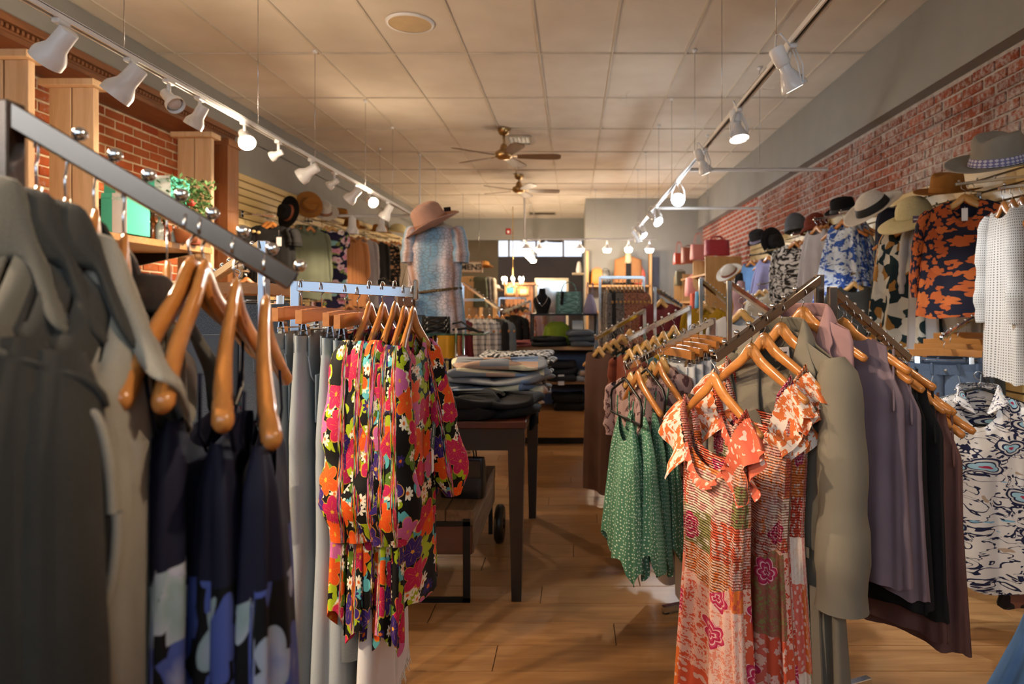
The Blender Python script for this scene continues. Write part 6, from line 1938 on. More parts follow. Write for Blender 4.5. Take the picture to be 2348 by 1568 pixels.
# ------------------------------------------------------------------ right wall
def faceout(label, tip, group='chrome faceout arms', xw=None, droop=0.0, balls=3):
    """bracket arm from the wall out to 'tip'"""
    t = thing('faceout_arm', label, 'bracket', (0, 0, 0), 0, group)
    xw = (XRW - .04) if xw is None else xw
    a = Vector((xw, tip.y + .02, tip.z + droop))
    waterfall2(t, a, tip, balls, .45, .95, tube=.016, ball=.007)
    MB().box((xw, tip.y + .02, a.z), (.008, .05, .07), bevel=.002).obj('wall_plate', M['chrome'], t)
    return t
def wall_stack(name, label, cat, px, py, Z, n, L, prof, m, ang=-1.2, step=.045, droop=.06, hk='wood', farm=True, xdir=1, **kw):
    """n look-alike garments one behind the other on a faceout arm; px,py = neck of the front one"""
    p0 = P(px, py, Z)
    if farm: faceout('chrome faceout arm behind the ' + ' '.join(label.split()[:8]), p0 + Vector((-.03 * xdir, 0, .072)), droop=droop, xw=None if xdir > 0 else XLS + .05)
    for i in range(n):
        p = p0 + Vector((i * step * xdir, .004 * i, i * step * .12))
        lb = label if n == 1 else label + (', front one' if i == 0 else ', %s back' % ordinal(i))
        garment(name, lb, cat, p, (ang + PI) if xdir > 0 else (PI - ang), L, prof, M[m], label, **dict(dict(N=44, Mr=24, folds=6, famp=.02, seed=int(px) + i, hem=.01), **kw))
        hanger(('pale' if hk == 'pale' else 'wooden') + ' hanger of the ' + ' '.join(lb.replace(',', '').split()[-9:]), p, ang if xdir > 0 else -ang, hk, 'hangers of the ' + label)
SCARF = [(0, .10, .02), (.06, .13, .03), (.3, .17, .045), (1, .24, .06)]
BOX = [(0, .19, .012), (.05, .21, .025), (.3, .22, .04), (1, .25, .055)]
# openwork white knits at the right edge
p0 = P(2262, 472, 3.15)
faceout('chrome faceout arm of the white openwork knits', P(2290, 432, 3.1), droop=.08)
KN = [(0, .13, .012), (.05, .15, .02), (.3, .17, .026), (1, .20, .036)]
for i in range(4):
    p = Vector(((2300 + i * 24 - VX) / F * 3.12, 3.12 + .01 * i, HC + (VY - 470 + i * 6) / F * 3.12))
    garment('openwork_knit', 'white openwork knit top at the right picture edge, %s from the left' % ordinal(i), 'knit top', p, -1.72 + PI, .80 - .04 * (i % 2), KN, M['knit_white'], 'white openwork knits', N=48, Mr=26, folds=4, famp=.016, seed=300 + i, sleeves=dict(len=.5, r0=.05, r1=.06, N=12), sleeve_mat=M['knit_white'], neck=(.08, .06, .02))
    hanger('wooden hanger of the %s white openwork knit' % ordinal(i), p, -1.72, 'wood', 'hangers of the openwork knits')
# navy top with orange flowers, facing the aisle
p = P(2212, 452, 3.75)
faceout('chrome faceout arm of the navy top with orange flowers', p + Vector((-.05, 0, .07)), droop=.05)
for i in range(2):
    q = p + Vector((.05 * i, .03 * i, .004 * i))
    t = garment('navy_blouse', 'navy blouse with orange flowers' + (' facing the aisle' if i == 0 else ' hidden behind the first one'), 'blouse', q, -.62 + PI, .66, BOX, M['navy_orange'], 'navy blouses with orange flowers', neck=(.07, .14, .02), folds=6, famp=.016, seed=310 + i, N=64, Mr=32, slope=.42, sleeves=dict(len=.48, r0=.055, r1=.05, out=14, N=14, gather=.3))
    hanger('wooden hanger of the navy blouse' + ('' if i == 0 else ' behind'), q, -.62, 'pale', 'hangers of the navy blouses')
tag_obj(bpy.data.objects['navy_blouse'], (.0, .0, -.05), (0, 0, 0), .03, .07, string=.01)
# white pleated blouses behind
wall_stack('white_blouse', 'white gathered blouse between the leaf print and navy blouses', 'blouse', 2155, 500, 4.2, 2, 1.0, BOX, 'white_cotton', -.8, sleeves=dict(len=.4, r0=.05, r1=.05))
wall_stack('leaf_print_dress', 'teal, brown and white leaf print dress on the brick side wall', 'dress', 2078, 520, 4.35, 2, .82, [(0, .15, .014), (.06, .17, .03), (.3, .19, .05), (1, .25, .07)], 'teal_brown', -.75, neck=(.08, .1, .03), folds=9, famp=.045)
t = thing('hang_tag', 'purple printed hang tag above the leaf print dress', 'tag', P(2107, 498, 4.1), -.35)
MB().box((0, 0, -.05), (.066, .002, .118)).obj('card', plain('purple_card', '#5c4660', .6), t)
for (z, w_, h_) in ((-.012, .06, .008), (-.034, .026, .016), (-.060, .055, .007), (-.056, .02, .013), (-.084, .042, .026)):
    MB().box((0, -.002, z), (w_, .001, h_)).obj('printed_panel', M['white_card'], t)
wall_stack('blue_white_dress', 'blue and white floral dress on the right wall', 'dress', 1932, 508, 5.45, 3, .80, SCARF, 'blue_white', -1.0, .05, folds=9, famp=.045)
wall_stack('light_grey_dress', 'light grey pleated dress beside the blue floral dresses', 'dress', 1872, 522, 6.1, 3, .82, SCARF, 'light_grey_linen', -1.1, .045, folds=10, famp=.04)
wall_stack('mono_print_blouse', 'black and white floral blouse on the right wall', 'blouse', 1822, 556, 6.5, 2, .78, BOX, 'black_white', -.8, sleeves=dict(len=.48, r0=.055, r1=.05, out=10), neck=(.07, .12, .02))
wall_stack('sky_blue_dress', 'sky blue strappy dress on the far right wall', 'dress', 1722, 600, 7.9, 3, .80, SCARF, 'sky_blue', -.9, .05)
wall_stack('lilac_camisole', 'lilac camisole beside the sky blue dresses', 'camisole', 1762, 590, 7.4, 2, .45, SCARF, 'lilac', -.9, .05)
wall_stack('charcoal_jacket', 'charcoal knit jacket on the lower right wall arm', 'jacket', 1958, 650, 5.3, 3, .55, BOX, 'charcoal_knit', -.75, .06, hk='pale', sleeves=dict(len=.5, r0=.05, r1=.045))
wall_stack('cream_camisole', 'cream camisole on the lower arm near the monochrome blouses', 'camisole', 1742, 668, 7.0, 2, .4, SCARF, 'cream', -.9, .06, hk='pale')
t = garment('navy_bag_cloth', 'dark navy cloth bag hanging on the slatwall', 'bag', P(2052, 470, 4.9), -.9, .52, [(0, .11, .02), (.2, .14, .04), (1, .15, .05)], fabric('navy_canvas', '#23263a'), None, slope=.05, neck=(.05, .03, .02), famp=.008)
# jeans and paisley dress below
for i, (px, py, Z) in enumerate(((2164, 800, 3.35), (2178, 788, 3.5), (2196, 776, 3.65), (2216, 762, 3.8))):
    p = P(px, py, Z)
    hanger('pale clamp hanger of the mid-blue jeans, %s from the front' % ordinal(i), p, -.28, 'clip', 'clamp hangers on the right wall')
    if i < 2:
        jeans(['mid-blue jeans with white waist label under the clamp hangers', 'mid-blue jeans behind the labelled pair'][i], p - Vector((0, 0, .078)), -.28 + PI, M['denim_mid'], 1.0, .17, .085, .08, 'blue jeans on the right wall', 330 + i, thin=.8)
    else:
        jeans('dark jeans, %s from the front under the clamp hangers' % ordinal(i), p - Vector((0, 0, .078)), -.28, M['denim_dark'], .9, .17, .085, .08, 'blue jeans on the right wall', 330 + i, thin=.8, details=False)
o = bpy.data.objects['jeans.%03d' % 0] if 'jeans.000' in bpy.data.objects else None
ja = P(2150, 758, 3.2); jb = P(2330, 700, 3.7)
rk = thing('faceout_arm', 'dark chrome ball arm above the mid-blue jeans', 'bracket', (0, 0, 0), 0, 'chrome faceout arms')
waterfall2(rk, Vector((XRW - .04, 4.0, 1.38)), P(2158, 776, 3.28), 9, .1, .97, tube=.016, ball=.008)
p = P(2244, 892, 2.85)
t = garment('paisley_dress', 'white tiered dress with navy paisley print at the right edge', 'dress', p, -.30 + PI, .80, [(0, .16, .014), (.05, .185, .03), (.25, .20, .05), (.5, .185, .05), (.55, .20, .055), (.78, .235, .07), (.80, .25, .075), (1, .29, .09)], M['paisley'], None, neck=(.075, .16, .01), folds=8, famp=.028, seed=350, N=96, Mr=48, slope=.42, hem=.02, tpow=.6)
sleeve_obj(t, M['paisley'], .165, -.07, .42, .055, .06, 12, .06, N=20, seed=8, flat=1.0, gather=.4)
sleeve_obj(t, M['paisley'], -.165, -.07, .42, .055, .06, 12, .06, N=20, seed=9, flat=1.0, gather=.4)
collar_obj(t, M['paisley'], nw=.07, depth=.02, lap=.12, width=.035, stand=.025, front=.03, notch=False, thick=.003)
hanger('black plastic hanger of the paisley dress', p, -.30, 'black', 'black hangers')
wall_stack('print_scarf', 'green and orange print cloth at the right picture edge under the paisley dress', 'scarf', 2440, 1180, 2.75, 1, .4, SCARF, 'multi_print', -.4, farm=False)
garment('blue_dress', 'pale blue dress hem in the lower right picture corner', 'dress', P(2480, 1330, 1.95), -.5, .6, [(0, .1, .02), (.3, .15, .04), (1, .30, .09)], M['sky_blue'], None, folds=6, famp=.03)
# hats on the right wall
def hat_bracket(label, x, y, z, xw):
    t = thing('hat_bracket', 'thin chrome bracket under the ' + ' '.join(label.split()[:9]), 'bracket', (xw, y, z), 0, 'hat brackets')
    MB().tube([(0, 0, .0), (x - xw, 0, .012)], .005, 6).obj('rod', M['chrome'], t)
    MB().sphere((x - xw, 0, .014), .022, 10, 6).obj('rest', M['chrome'], t)
def rhat(label, px, py, X, rot, mat, band, **kw):
    Z = X * F / (px - VX)
    hat_bracket(label, X, Z, HC + (VY - py) / F * Z, XRW - .04)
    return hat(label, (X, Z, HC + (VY - py) / F * Z), rot, M[mat], M[band] if band else None, group='hats on the right wall', **kw)
rhat('large light grey felt hat with a patterned lilac band at the right edge', 2288, 374, 2.05, (R(12), R(-16), R(20)), 'felt_grey', 'band_pattern', brim=.225, crown=.12, ch=.15, curl=.02, pinch=.03, dent=.03)
rhat('camel felt hat perched on the slatwall top', 2172, 440, 2.28, (R(8), R(-10), R(25)), 'felt_camel', 'felt_camel', brim=.185, crown=.10, ch=.12, curl=.015)
rhat('pale yellow straw sun hat with wide brim', 2096, 494, 2.12, (R(8), R(-20), R(10)), 'straw_cream', None, brim=.215, crown=.10, ch=.12, style='round', droop=.05, curl=-.02)
rhat('white straw hat with a broad black band', 2002, 478, 2.12, (R(12), R(-36), R(0)), 'straw_white', 'band_black', brim=.21, crown=.105, ch=.125, style='round', curl=.02, bandh=.5)
rhat('black felt hat hanging beside the white straw hat', 1934, 484, 2.28, (R(10), R(-15), R(0)), 'felt_black', 'band_black', brim=.15, crown=.10, ch=.12)
rhat('rust felt bucket hat above the light grey dresses', 1872, 518, 2.28, (R(-10), R(-8), R(0)), 'felt_rust', None, brim=.15, crown=.10, ch=.13, style='cloche', droop=.05, curl=-.04)
rhat('slate grey cloche hat beside the rust hat', 1826, 522, 2.28, (R(-10), R(-8), 0), 'felt_slate', None, brim=.12, crown=.105, ch=.16, style='cloche', droop=.03, curl=-.03)
rhat('charcoal trilby with a lilac band on the far slatwall', 1740, 552, 2.30, (R(18), R(-25), 0), 'felt_charcoal', 'band_lilac', brim=.14, crown=.10, ch=.14)
rhat('charcoal wide-brim hat hung facing the aisle', 1772, 556, 2.20, (R(78), R(-12), R(30)), 'felt_charcoal', 'felt_black', brim=.17, crown=.09, ch=.10)
rhat('striped straw hat on a white hat stand before the oak shelves', 1672, 625, 2.0, (R(25), R(-35), 0), 'straw_white', 'band_rust', brim=.17, crown=.095, ch=.11, style='round')
rhat('cream straw hat on the lower slatwall behind the rust hat', 1910, 540, 2.40, (R(70), 0, R(60)), 'straw_cream', None, brim=.15, crown=.09, ch=.10, style='round')
t = thing('hat_stand', 'white wire hat stand before the oak shelves', 'hat stand', (P(1688, 0, 8.4).x, 8.45, 0))
MB().tube([(0, 0, .02), (0, 0, 1.68)], .012, 8).obj('pole', M['white_metal'], t); MB().lathe([(.16, 0), (.16, .012), (.02, .025)], 20, capb=True).obj('foot', M['white_metal'], t)
for k in range(4):
    MB().tube([(0, 0, 1.62 - k * .03), (.14 * math.cos(k * 1.6), .14 * math.sin(k * 1.6), 1.70 - k * .03)], .005, 6).obj('peg', M['white_metal'], t)
c = P(1712, 640, 8.0)
t = thing('bust_form', 'dark dress form in a pink camisole near the hat stand', 'dress form', (c.x, 8.0, 0))
V, UV = body_grid(.6, TORSO, 28, 20, 0, .01, 0, 0, 2, 0, 1, 0, 1, 1)
MB().grid(V + np.array([0, 0, c.z + .12]), UV, True).obj('torso', M['felt_black'], t)
V, UV = body_grid(.52, [(0, .12, .08), (.3, .17, .10), (.6, .14, .09), (1, .19, .11)], 28, 18, 0, .06, .08, .02, 4, .008, 3, 0)
MB().grid(V + np.array([0, 0, c.z - .02]), UV, True).obj('camisole', M['dusty_pink'], t)
MB().tube([(0, 0, .02), (0, 0, c.z - .4)], .015, 8).obj('pole', M['chrome'], t); MB().lathe([(.15, 0), (.15, .01), (.02, .02)], 20, capb=True).obj('foot', M['chrome'], t)

# ------------------------------------------------------------------ oak bag shelves
OX0, OX1, OY0, OY1 = 1.90, 2.42, 9.85, 12.9
OZ = HC + (VY - 588) / F * 9.85
t = thing('bag_shelf_unit', 'oak cube shelf unit full of handbags along the right wall', 'shelf unit', ((OX0 + OX1) / 2, (OY0 + OY1) / 2, 0))
W, D = OX1 - OX0, OY1 - OY0
for y in (-D / 2, -D / 2 + 1.0, D / 2 - 1.0, D / 2):
    h = OZ if y < 0 else OZ - .16
    MB().box((0, y, h / 2), (W, .03, h), bevel=.002).obj('side_panel', M['oak_z'], t)
for z in (.12, .55, .98, 1.40, 1.80):
    MB().box((0, 0, z), (W - .01, D, .028), bevel=.002).obj('shelf_board', M['oak'], t)
MB().box((W / 2 - .01, 0, .95), (.015, D, 1.8)).obj('back_panel', M['oak_z'], t)
def sbag(label, px, py, Z, w, h, d, m, hd=.1, rz=.5, taper=.8):
    c = P(px, py, Z); handbag(label, (c.x, Z, c.z), rz, w, h, d, M[m], None, hd, group='handbags on the oak shelves', taper=taper)
sbag('red quilted handbag on top of the oak shelves', 1644, 586, 9.95, .36, .23, .16, 'bag_red', .07, .1, .95)
sbag('pink and white handbag with a tall red handle beside the red bag', 1602, 596, 10.6, .26, .24, .14, 'bag_pink', .2, .3, .95)
sbag('rust leather handbag on the shelf top', 1578, 604, 11.2, .22, .26, .14, 'bag_rust', .06, .3, .95)
sbag('small red handbag with a looped handle at the far shelf end', 1557, 606, 12.2, .2, .2, .12, 'bag_red2', .22, .3, .8)
sbag('grey and yellow backpack in the upper far shelf', 1560, 655, 12.2, .2, .26, .14, 'bag_olive', .05, .3)
sbag('pink leather tote in the middle shelf', 1592, 680, 10.9, .3, .30, .16, 'bag_pink', .08, .2)
sbag('blue leather bag in the lower shelf', 1612, 708, 10.3, .24, .26, .14, 'bag_blue', .05, .2, .95)
sbag('orange red bag beside the blue leather bag', 1596, 708, 10.7, .18, .24, .14, 'bag_red2', .05, .2, .95)
sbag('patterned white bag in the middle shelf near the side panel', 1618, 676, 10.2, .2, .26, .14, 'paisley', .06, .2)

# ------------------------------------------------------------------ end wall: doorway, pine shelf with vest
struct(MB().box((1.62, YE - .02, 1.15), (.12, .06, 2.3)).obj('door_1', plain('dark_doorway', '#4f515c', .7)))
t = thing('pine_wall_shelf', 'pine framed wall shelf with bags and a tan vest on the end wall', 'shelf', (P(1418, 0, YE - .1).x, YE - .16, 0))
hw = (1490 - 1346) / 2 / F * (YE - .16)
for s in (-1, 1):
    MB().box((s * hw, 0, 1.2), (.05, .28, 2.4), bevel=.003).obj('upright', M['oak_z'], t)
for py in (656, 715, 790):
    MB().box((0, 0, HC + (VY - py) / F * (YE - .16)), (2 * hw, .28, .04), bevel=.003).obj('shelf_board', M['oak'], t)
zsh = HC + (VY - 653) / F * (YE - .16) + .012
yy = YE - .16
c = P(1440, 0, yy)
t = thing('vest_bust', 'tan quilted vest over a black top on a cream bust', 'vest', (c.x, yy, zsh))
V, UV = body_grid(.52, [(0, .1, .05), (.12, .26, .09), (.5, .27, .11), (1, .30, .12)], 32, 18, .25, .1, .06, .0, 4, .01, 3, 0)
MB().grid(V + np.array([0, 0, .55]), UV, True).obj('vest_cloth', fabric('tan_quilt', '#a5734a', '#8f6038'), t)
MB().tube([(0, -.06, .62), (0, -.07, .40)], [.05, .075], 12).obj('bust_neck', plain('bust_cream', '#cdb994', .7), t)
MB().box((0, -.115, .22), (.10, .03, .42)).obj('black_top', M['black_cotton'], t)
collar_obj(t, fabric('tan_fur', '#9c6a3c'), nw=.11, depth=.05, lap=.26, width=.08, stand=.05, front=.09, notch=False, zoff=.5)
def ebag(label, px, w, h, m, hd=.08, tp=.7):
    c = P(px, 0, yy); handbag(label, (c.x, yy - .02, zsh), 0, w, h, .14, M[m], None, hd, group='bags on the pine shelf', taper=tp)
ebag('orange rounded handbag on the pine shelf', 1369, .24, .30, 'bag_orange', .05, .5)
ebag('black handbag beside the orange one on the pine shelf', 1388, .2, .28, 'leather_black', .05, .5)
ebag('red and yellow round bag right of the tan vest', 1466, .24, .28, 'bag_red2', .1, .5)

# ------------------------------------------------------------------ far back: men's corner
def framed(label, px, py, Z, w, h, fm, pm):
    c = P(px, py, Z)
    t = thing('framed_picture', label, 'picture', (c.x, Z, c.z), 0, 'framed pictures at the back')
    b = MB()
    for s in (-1, 1):
        b.box((s * (w / 2), 0, 0), (.04, .03, h + .04)); b.box((0, 0, s * h / 2), (w, .03, .04))
    b.obj('frame', fm, t)
    MB().box((0, .005, 0), (w, .01, h)).obj('picture_sheet', pm, t)
t = thing('mens_sign', 'cream sign reading MENS above the rear rail', 'sign', P(1080, 612, 12.8))
MB().box((0, 0, 0), (.42, .03, .2), bevel=.004).obj('sign_board', plain('sign_cream', '#b8a58c', .7), t)
b = MB()
for s in (-1, 1):
    b.box((s * .21, -.01, 0), (.012, .03, .212)); b.box((0, -.01, s * .1), (.43, .03, .012))
b.obj('sign_frame', M['brown_trim_z'], t)
text_obj('sign_lettering', 'MENS', .155, plain('sign_ink', '#3a3230', .7), t, (0, -.018, -.055), (R(90), 0, 0), bold=.003, extrude=.002)
MB().tube([(-.15, 0, .1), (-.15, 0, ZC - P(1080, 612, 12.8).z)], .003, 4).obj('hanging_wire', M['wire'], t); MB().tube([(.15, 0, .1), (.15, 0, ZC - P(1080, 612, 12.8).z)], .003, 4).obj('hanging_wire', M['wire'], t)
c = P(1190, 665, 15.0)
t = thing('picture_cabinet', 'dark wooden back cabinet with pictures under the candle chandelier', 'cabinet', (c.x, 15.2, 0))
MB().box((0, 0, .9), (.62, .4, 1.8), bevel=.01).obj('carcass', M['brown_trim_z'], t); MB().box((0, -.02, 1.82), (.72, .5, .05), bevel=.006).obj('cornice', M['brown_trim_z'], t)
framed('small picture with a turquoise centre on the back cabinet', 1170, 665, 14.975, .20, .18, M['oak'], plain('sea_print', '#3f8f9a', .6))
framed('small pale landscape picture beside the turquoise one', 1200, 667, 14.975, .20, .15, M['oak'], plain('pale_print', '#c8b89a', .6))
t = thing('candle_chandelier', 'chandelier of glowing candle bulbs above the back cabinet', 'chandelier', (P(1176, 0, 14.6).x, 14.6, HC + (VY - 655) / F * 14.6))
MB().tube([(0, 0, -.02), (0, 0, ZC - HC - (VY - 655) / F * 14.6)], .008, 6).obj('rod', M['gold'], t)
for k in range(8):
    a = k * PI / 4; x, y = .22 * math.cos(a), .22 * math.sin(a)
    o = MB().tube([(0, 0, .02), (x * .6, y * .6, -.04), (x, y, .03)], .007, 6).obj('arm', M['gold'], t)
    MB().tube([(x, y, .03), (x, y, .11)], .012, 8).obj('candle', M['white_paper'], o)
    MB().lathe([(0.0, .11), (.02, .13), (.018, .16), (0, .20)], 10, Matrix.Translation((x, y, 0))).obj('bulb', M['bulb_warm'], o)
d = bpy.data.lights.new('chandelier_light', 'POINT'); d.energy = 40; d.color = SPOT_WARM; d.shadow_soft_size = .2
o = bpy.data.objects.new('chandelier_light', d); COL.objects.link(o); o.parent = t; o.location = (0, 0, .15)
t = thing('fire_alarm', 'red and white fire alarm strobe on the back wall', 'alarm', (P(1166, 531, YB).x, YB - .02, P(1166, 531, YB).z))
MB().box((0, 0, 0), (.12, .04, .14), bevel=.006).obj('housing', plain('alarm_red', '#a8231f', .5), t); MB().box((0, -.025, -.01), (.05, .02, .06), bevel=.004).obj('strobe', M['white_metal'], t)
t = thing('wall_shelf', 'small white shelf with a black cat figure by the end wall corner', 'shelf', (P(1328, 0, 15.5).x, 15.5, P(1328, 628, 15.5).z))
MB().box((0, 0, 0), (.32, .2, .05), bevel=.01).obj('board', plain('shelf_white', '#b8a890', .7), t)
MB().lathe([(.06, .03), (.07, .1), (.05, .2), (.04, .26), (0, .29)], 14).obj('figure', M['white_paper'], t)
t = thing('framed_mirror', 'pale framed mirror leaning at the back of the shop', 'mirror', (P(1265, 0, 15.8).x, 15.8, 0))
MB().box((0, 0, .99), (.78, .04, 1.98), bevel=.004).obj('frame', plain('mirror_cream', '#c8bda8', .6), t); MB().box((0, -.023, 1.2), (.66, .006, 1.42)).obj('mirror_glass', metal('mirror_silver', '#c8c8c8', .04), t)
t = thing('hat_pedestal', 'slim wooden pedestal under the white hat at the back', 'pedestal', (P(1135, 665, 14.0).x, 14.0, 0))
MB().box((0, 0, .02), (.3, .3, .04)).obj('foot', M['oak'], t); MB().box((0, 0, P(1135, 665, 14.0).z / 2), (.08, .08, P(1135, 665, 14.0).z)).obj('column', M['oak_z'], t)
hat('white hat on a peg left of the back cabinet', P(1135, 665, 14.0), (R(-10), 0, 0), M['straw_white'], M['band_brown'], .17, .1, .11, group='hats at the back')
hat('tan hat with a dark crown on the rear stand', P(1110, 612, 13.0), (R(-6), 0, 0), M['felt_camel'], M['band_black'], .17, .1, .11, group='hats at the back')
ceiling_fan('dark ceiling fan beyond the opening in the rear room', -.85, 18.4, .35, .6, .4)
# rear racks left of the oak display
ra, rb = P(1040, 686, 6.2), P(1112, 689, 6.2)
rk = thing('garment_rack', 'level chrome rail of plaid shirts behind the mannequin', 'rack', (0, 0, 0), 0, 'garment racks')
MB().box((ra + rb) / 2, ((rb - ra).length, .028, .028), bevel=.002).obj('arm', M['chrome'], rk)
post(rk, ra.x, ra.y, P(1040, 640, 6.2).z); post(rk, P(1062, 0, 6.6).x, 6.6, P(1062, 648, 6.6).z)
waterfall2(rk, P(1062, 650, 6.6), P(1150, 712, 6.2), 8, .2, .95)
rack_base(rk, ra.x + .05, 6.5, .3, .3)
for i, (px, m, w) in enumerate(((1020, 'mustard', 'mustard'), (1034, 'orange_eyelet', 'orange'), (1048, 'burgundy', 'burgundy'), (1060, 'burgundy', 'dark red'), (1076, 'plaid', 'black and white plaid'), (1092, 'plaid', 'white plaid'), (1106, 'plaid', 'grey plaid'), (1122, 'plaid', 'pale plaid'), (1140, 'black_cotton', 'black'), (1152, 'denim_grey', 'grey denim'))):
    p = P(px, 726, 6.2 + .02 * (i % 2))
    garment('rail_shirt', '%s shirt, %s from the left behind the mannequin' % (w, ordinal(i)), 'shirt', p, -PI / 2 + .55, .72, SMALL, M[m], 'shirts behind the mannequin', N=36, Mr=18, folds=5, famp=.02, seed=400 + i, sleeves=dict(len=.5, r0=.045, r1=.04, N=10))
    hanger('wooden hanger of the %s shirt behind the mannequin' % ordinal(i), p, -PI / 2 + .55, 'wood', 'hangers behind the mannequin')
rk = thing('garment_rack', 'chrome rack with black and pink shirts before the oak display', 'rack', (0, 0, 0), 0, 'garment racks')
ea, eb = P(1216, 690, 7.6), P(1154, 716, 7.3)
post(rk, ea.x, ea.y, ea.z); waterfall2(rk, ea, eb, 7, .2, .95); rack_base(rk, ea.x, 7.7, .3, .2)
for i, (px, m, w) in enumerate(((1162, 'black_cotton', 'black'), (1176, 'black_cotton', 'black tagged'), (1192, 'ruffle_print', 'orange print'), (1206, 'dusty_pink', 'pink print'))):
    p = P(px, 722 - i * 3, 7.4)
    t = garment('rack_shirt', '%s shirt, %s from the left before the oak display' % (w, ordinal(i)), 'shirt', p, -.6, .6, SMALL, M[m], 'shirts before the oak display', N=32, Mr=16, seed=420 + i, sleeves=dict(len=.4, r0=.05, r1=.045, N=8))
    hanger('wooden hanger of the %s shirt before the oak display' % ordinal(i), p, -.6, 'wood', 'hangers before the oak display')
    if i == 1: tag_obj(t, (.02, .06, -.05), (0, .2, 0), .06, .13, string=.02)
ra, rb = P(1145, 683, 9.6), P(1205, 684, 9.6)
rk = thing('garment_rack', 'far level rail of tan garments under the candle lights', 'rack', (0, 0, 0), 0, 'garment racks')
MB().box((ra + rb) / 2, ((rb - ra).length, .03, .03), bevel=.002).obj('arm', M['chrome'], rk); post(rk, ra.x, ra.y, ra.z); post(rk, rb.x, rb.y, rb.z); rack_base(rk, rb.x - .2, 9.7, .3, .3)
for i in range(7):
    p = P(1150 + i * 9, 700, 9.6)
    garment('tan_shirt', 'tan shirt, %s from the left on the far level rail' % ordinal(i), 'shirt', p, -1.2, .7, SMALL, M[('brown_knit', 'cream', 'speckle_brown', 'rust', 'brown_knit', 'olive', 'speckle_grey')[i]], 'tan shirts on the far rail', N=24, Mr=12, seed=440 + i)
    hanger('hanger of the %s tan shirt on the far rail' % ordinal(i), p, -1.2, 'wood', 'hangers on the far rail')
# men's wall display under the sign
t = thing('mens_cabinet', 'tan wooden cabinet below the MENS sign', 'cabinet', (P(1072, 0, 13.2).x, 13.3, 0))
MB().box((0, 0, .95), (.5, .5, 1.9), bevel=.01).obj('carcass', M['oak_z'], t); MB().box((-.0, -.255, 1.3), (.44, .012, 1.0)).obj('door', M['oak_z'], t)
for i, (px, m) in enumerate(((1098, 'olive'), (1106, 'speckle_grey'), (1116, 'cream'))):
    p = P(px, 632, 13.0)
    garment('mens_shirt', 'hanging shirt, %s right of the tan cabinet' % ordinal(i), 'shirt', p, -.5, .6, SMALL, M[m], 'shirts by the MENS sign', N=24, Mr=12, seed=460 + i, sleeves=dict(len=.4, r0=.05, r1=.045, N=8))

# ------------------------------------------------------------------ left wall garments
def lw(name, label, cat, px, py, X, L, prof, m, ang, hk='wood', n=1, step=.06, **kw):
    Z = X * F / (px - VX)
    wall_stack(name, label, cat, px, py, Z, n, L, prof, m, ang, step, .03, hk, True, -1, **kw)
lw('black_tee', 'black cut-out tee with a white tag on the left slatwall', 'tee', 624, 512, -3.12, .62, [(0, .20, .014), (.06, .23, .03), (.3, .22, .05), (1, .235, .06)], 'black_cotton', -.1, n=2, step=.05, sleeves=dict(len=.16, r0=.075, r1=.085, out=35), slope=.45)
bt_ = bpy.data.objects['black_tee']
tag_obj(bt_, (-.09, .07, -.08), (0, 0, 0), .05, .09, string=.07)
for (x, z) in ((.17, -.09), (.12, -.10)):
    MB().sphere((x, .045, z), .022, 10, 6, (1, .3, .7)).obj('cut_out', M['slatwall'], bt_)
lw('olive_jacket', 'olive cotton jacket with chest pockets on the left wall', 'jacket', 712, 522, -3.12, .85, BOX, 'olive', -.75, n=2, step=.08, sleeves=dict(len=.58, r0=.06, r1=.05, out=8), collar=dict(nw=.08, depth=.03, lap=.12, width=.05, stand=.03, front=.04))
lw('navy_floral_dress', 'navy dress with pink and white flowers on a cream hanger', 'dress', 762, 522, -3.12, 1.05, [(0, .17, .014), (.05, .19, .03), (.3, .18, .05), (1, .2, .06)], 'navy_pink', -.5, hk='pale', n=2, step=.07, sleeves=dict(len=.2, r0=.06, r1=.06))
lw('orange_blouse', 'orange eyelet blouse beside the navy floral dresses', 'blouse', 806, 545, -3.1, .95, BOX, 'orange_eyelet', -.6, sleeves=dict(len=.5, r0=.06, r1=.07, gather=.3))
lw('grey_linen_coat', 'pale grey linen coat on the left wall', 'coat', 832, 545, -3.1, 1.2, BOX, 'light_grey_linen', -.7, n=2, sleeves=dict(len=.55, r0=.06, r1=.05))
lw('charcoal_coat', 'charcoal coat with a red pouch on the left wall', 'coat', 860, 550, -3.1, 1.3, BOX, 'charcoal_knit', -.7, n=2, sleeves=dict(len=.55, r0=.06, r1=.05))
o = bpy.data.objects['charcoal_coat']; MB().box((.1, .07, -.65), (.2, .04, .26), bevel=.02).obj('red_pouch', M['burgundy'], o)
lw('dark_print_blouse', 'dark floral print blouse above the lilac dress', 'blouse', 886, 556, -3.1, .8, BOX, 'leopard', -.7, n=2, sleeves=dict(len=.5, r0=.06, r1=.05))
lw('lilac_dress', 'lilac patterned dress low on the left wall', 'dress', 878, 650, -2.95, .9, BOX, 'lilac', -.7)
lw('cream_cardigan', 'cream long cardigan at the far end of the left wall', 'cardigan', 914, 556, -3.1, 1.3, BOX, 'cream', -.7, n=3, sleeves=dict(len=.55, r0=.06, r1=.05))
lw('light_denim_shirt', 'light blue denim shirt low under the olive jackets', 'shirt', 742, 706, -2.9, .6, BOX, 'denim_pale', -.3, sleeves=dict(len=.5, r0=.06, r1=.05))
lw('brown_blouse', 'dusty brown blouse low under the orange one', 'blouse', 800, 700, -2.9, .6, BOX, 'speckle_brown', -.3, sleeves=dict(len=.5, r0=.06, r1=.05))
lw('olive_print_top', 'dark olive print top low on the left wall beside the lilac dress', 'top', 842, 700, -2.9, .6, BOX, 'leopard', -.3)
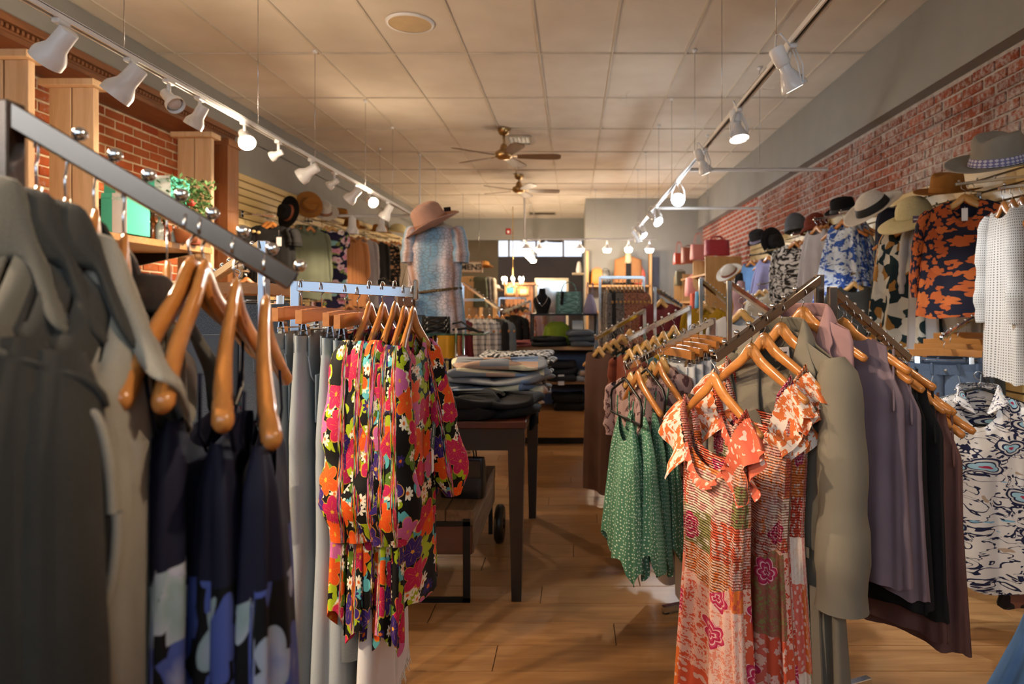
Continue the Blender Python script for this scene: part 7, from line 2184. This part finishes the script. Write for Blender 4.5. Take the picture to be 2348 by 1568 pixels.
lw('black_leather_skirt', 'black skirt hanging low beneath the black tees', 'skirt', 565, 640, -3.0, .7, SCARF, 'black_cotton', -.3)
def lhat(label, px, py, X, rot, mat, band, **kw):
    Z = X * F / (px - VX)
    hat_bracket(label, X, Z, HC + (VY - py) / F * Z, XLS + .04)
    return hat(label, (X, Z, HC + (VY - py) / F * Z), rot, M[mat], M[band] if band else None, group='hats on the left wall', **kw)
lhat('black felt hat with a rust band hung facing the aisle', 662, 488, -3.2, (R(82), R(0), R(-35)), 'felt_black', 'band_rust', brim=.19, crown=.095, ch=.11)
lhat('dark olive hat hung behind the black felt hat', 708, 470, -3.35, (R(85), 0, R(40)), 'felt_camel', 'band_brown', brim=.17, crown=.095, ch=.10)
lhat('white hat with a brown band on the left slatwall top', 742, 486, -3.3, (R(20), R(35), R(-30)), 'straw_white', 'band_brown', brim=.19, crown=.10, ch=.14)
lhat('camel felt hat beside the white hat on the left wall', 778, 498, -3.3, (R(5), R(12), R(-20)), 'felt_camel', None, brim=.20, crown=.115, ch=.13)
lhat('second camel felt hat farther along the left wall', 806, 520, -3.25, (R(5), R(12), R(-20)), 'felt_camel', None, brim=.19, crown=.11, ch=.12)
lhat('yellow straw hat at the far end of the left wall', 912, 532, -3.3, (R(5), R(8), 0), 'straw_cream', None, brim=.24, crown=.15, ch=.16, style='round')
lhat('camel hat farthest along the left slatwall', 870, 532, -3.25, (R(5), R(8), 0), 'felt_camel', None, brim=.2, crown=.12, ch=.13)

# ------------------------------------------------------------------ put every empty root at the base of its thing
bpy.context.view_layer.update()
for o in list(COL.objects):
    if o.type == 'EMPTY' and o.parent is None and o.location.length < 1e-6 and o.children:
        pts = [c.matrix_local @ Vector(q) for c in o.children if c.type == 'MESH' for q in c.bound_box]
        if not pts: continue
        b = Vector(((min(p.x for p in pts) + max(p.x for p in pts)) / 2, (min(p.y for p in pts) + max(p.y for p in pts)) / 2, min(p.z for p in pts)))
        o.location = b
        for c in o.children: c.location = c.location - b
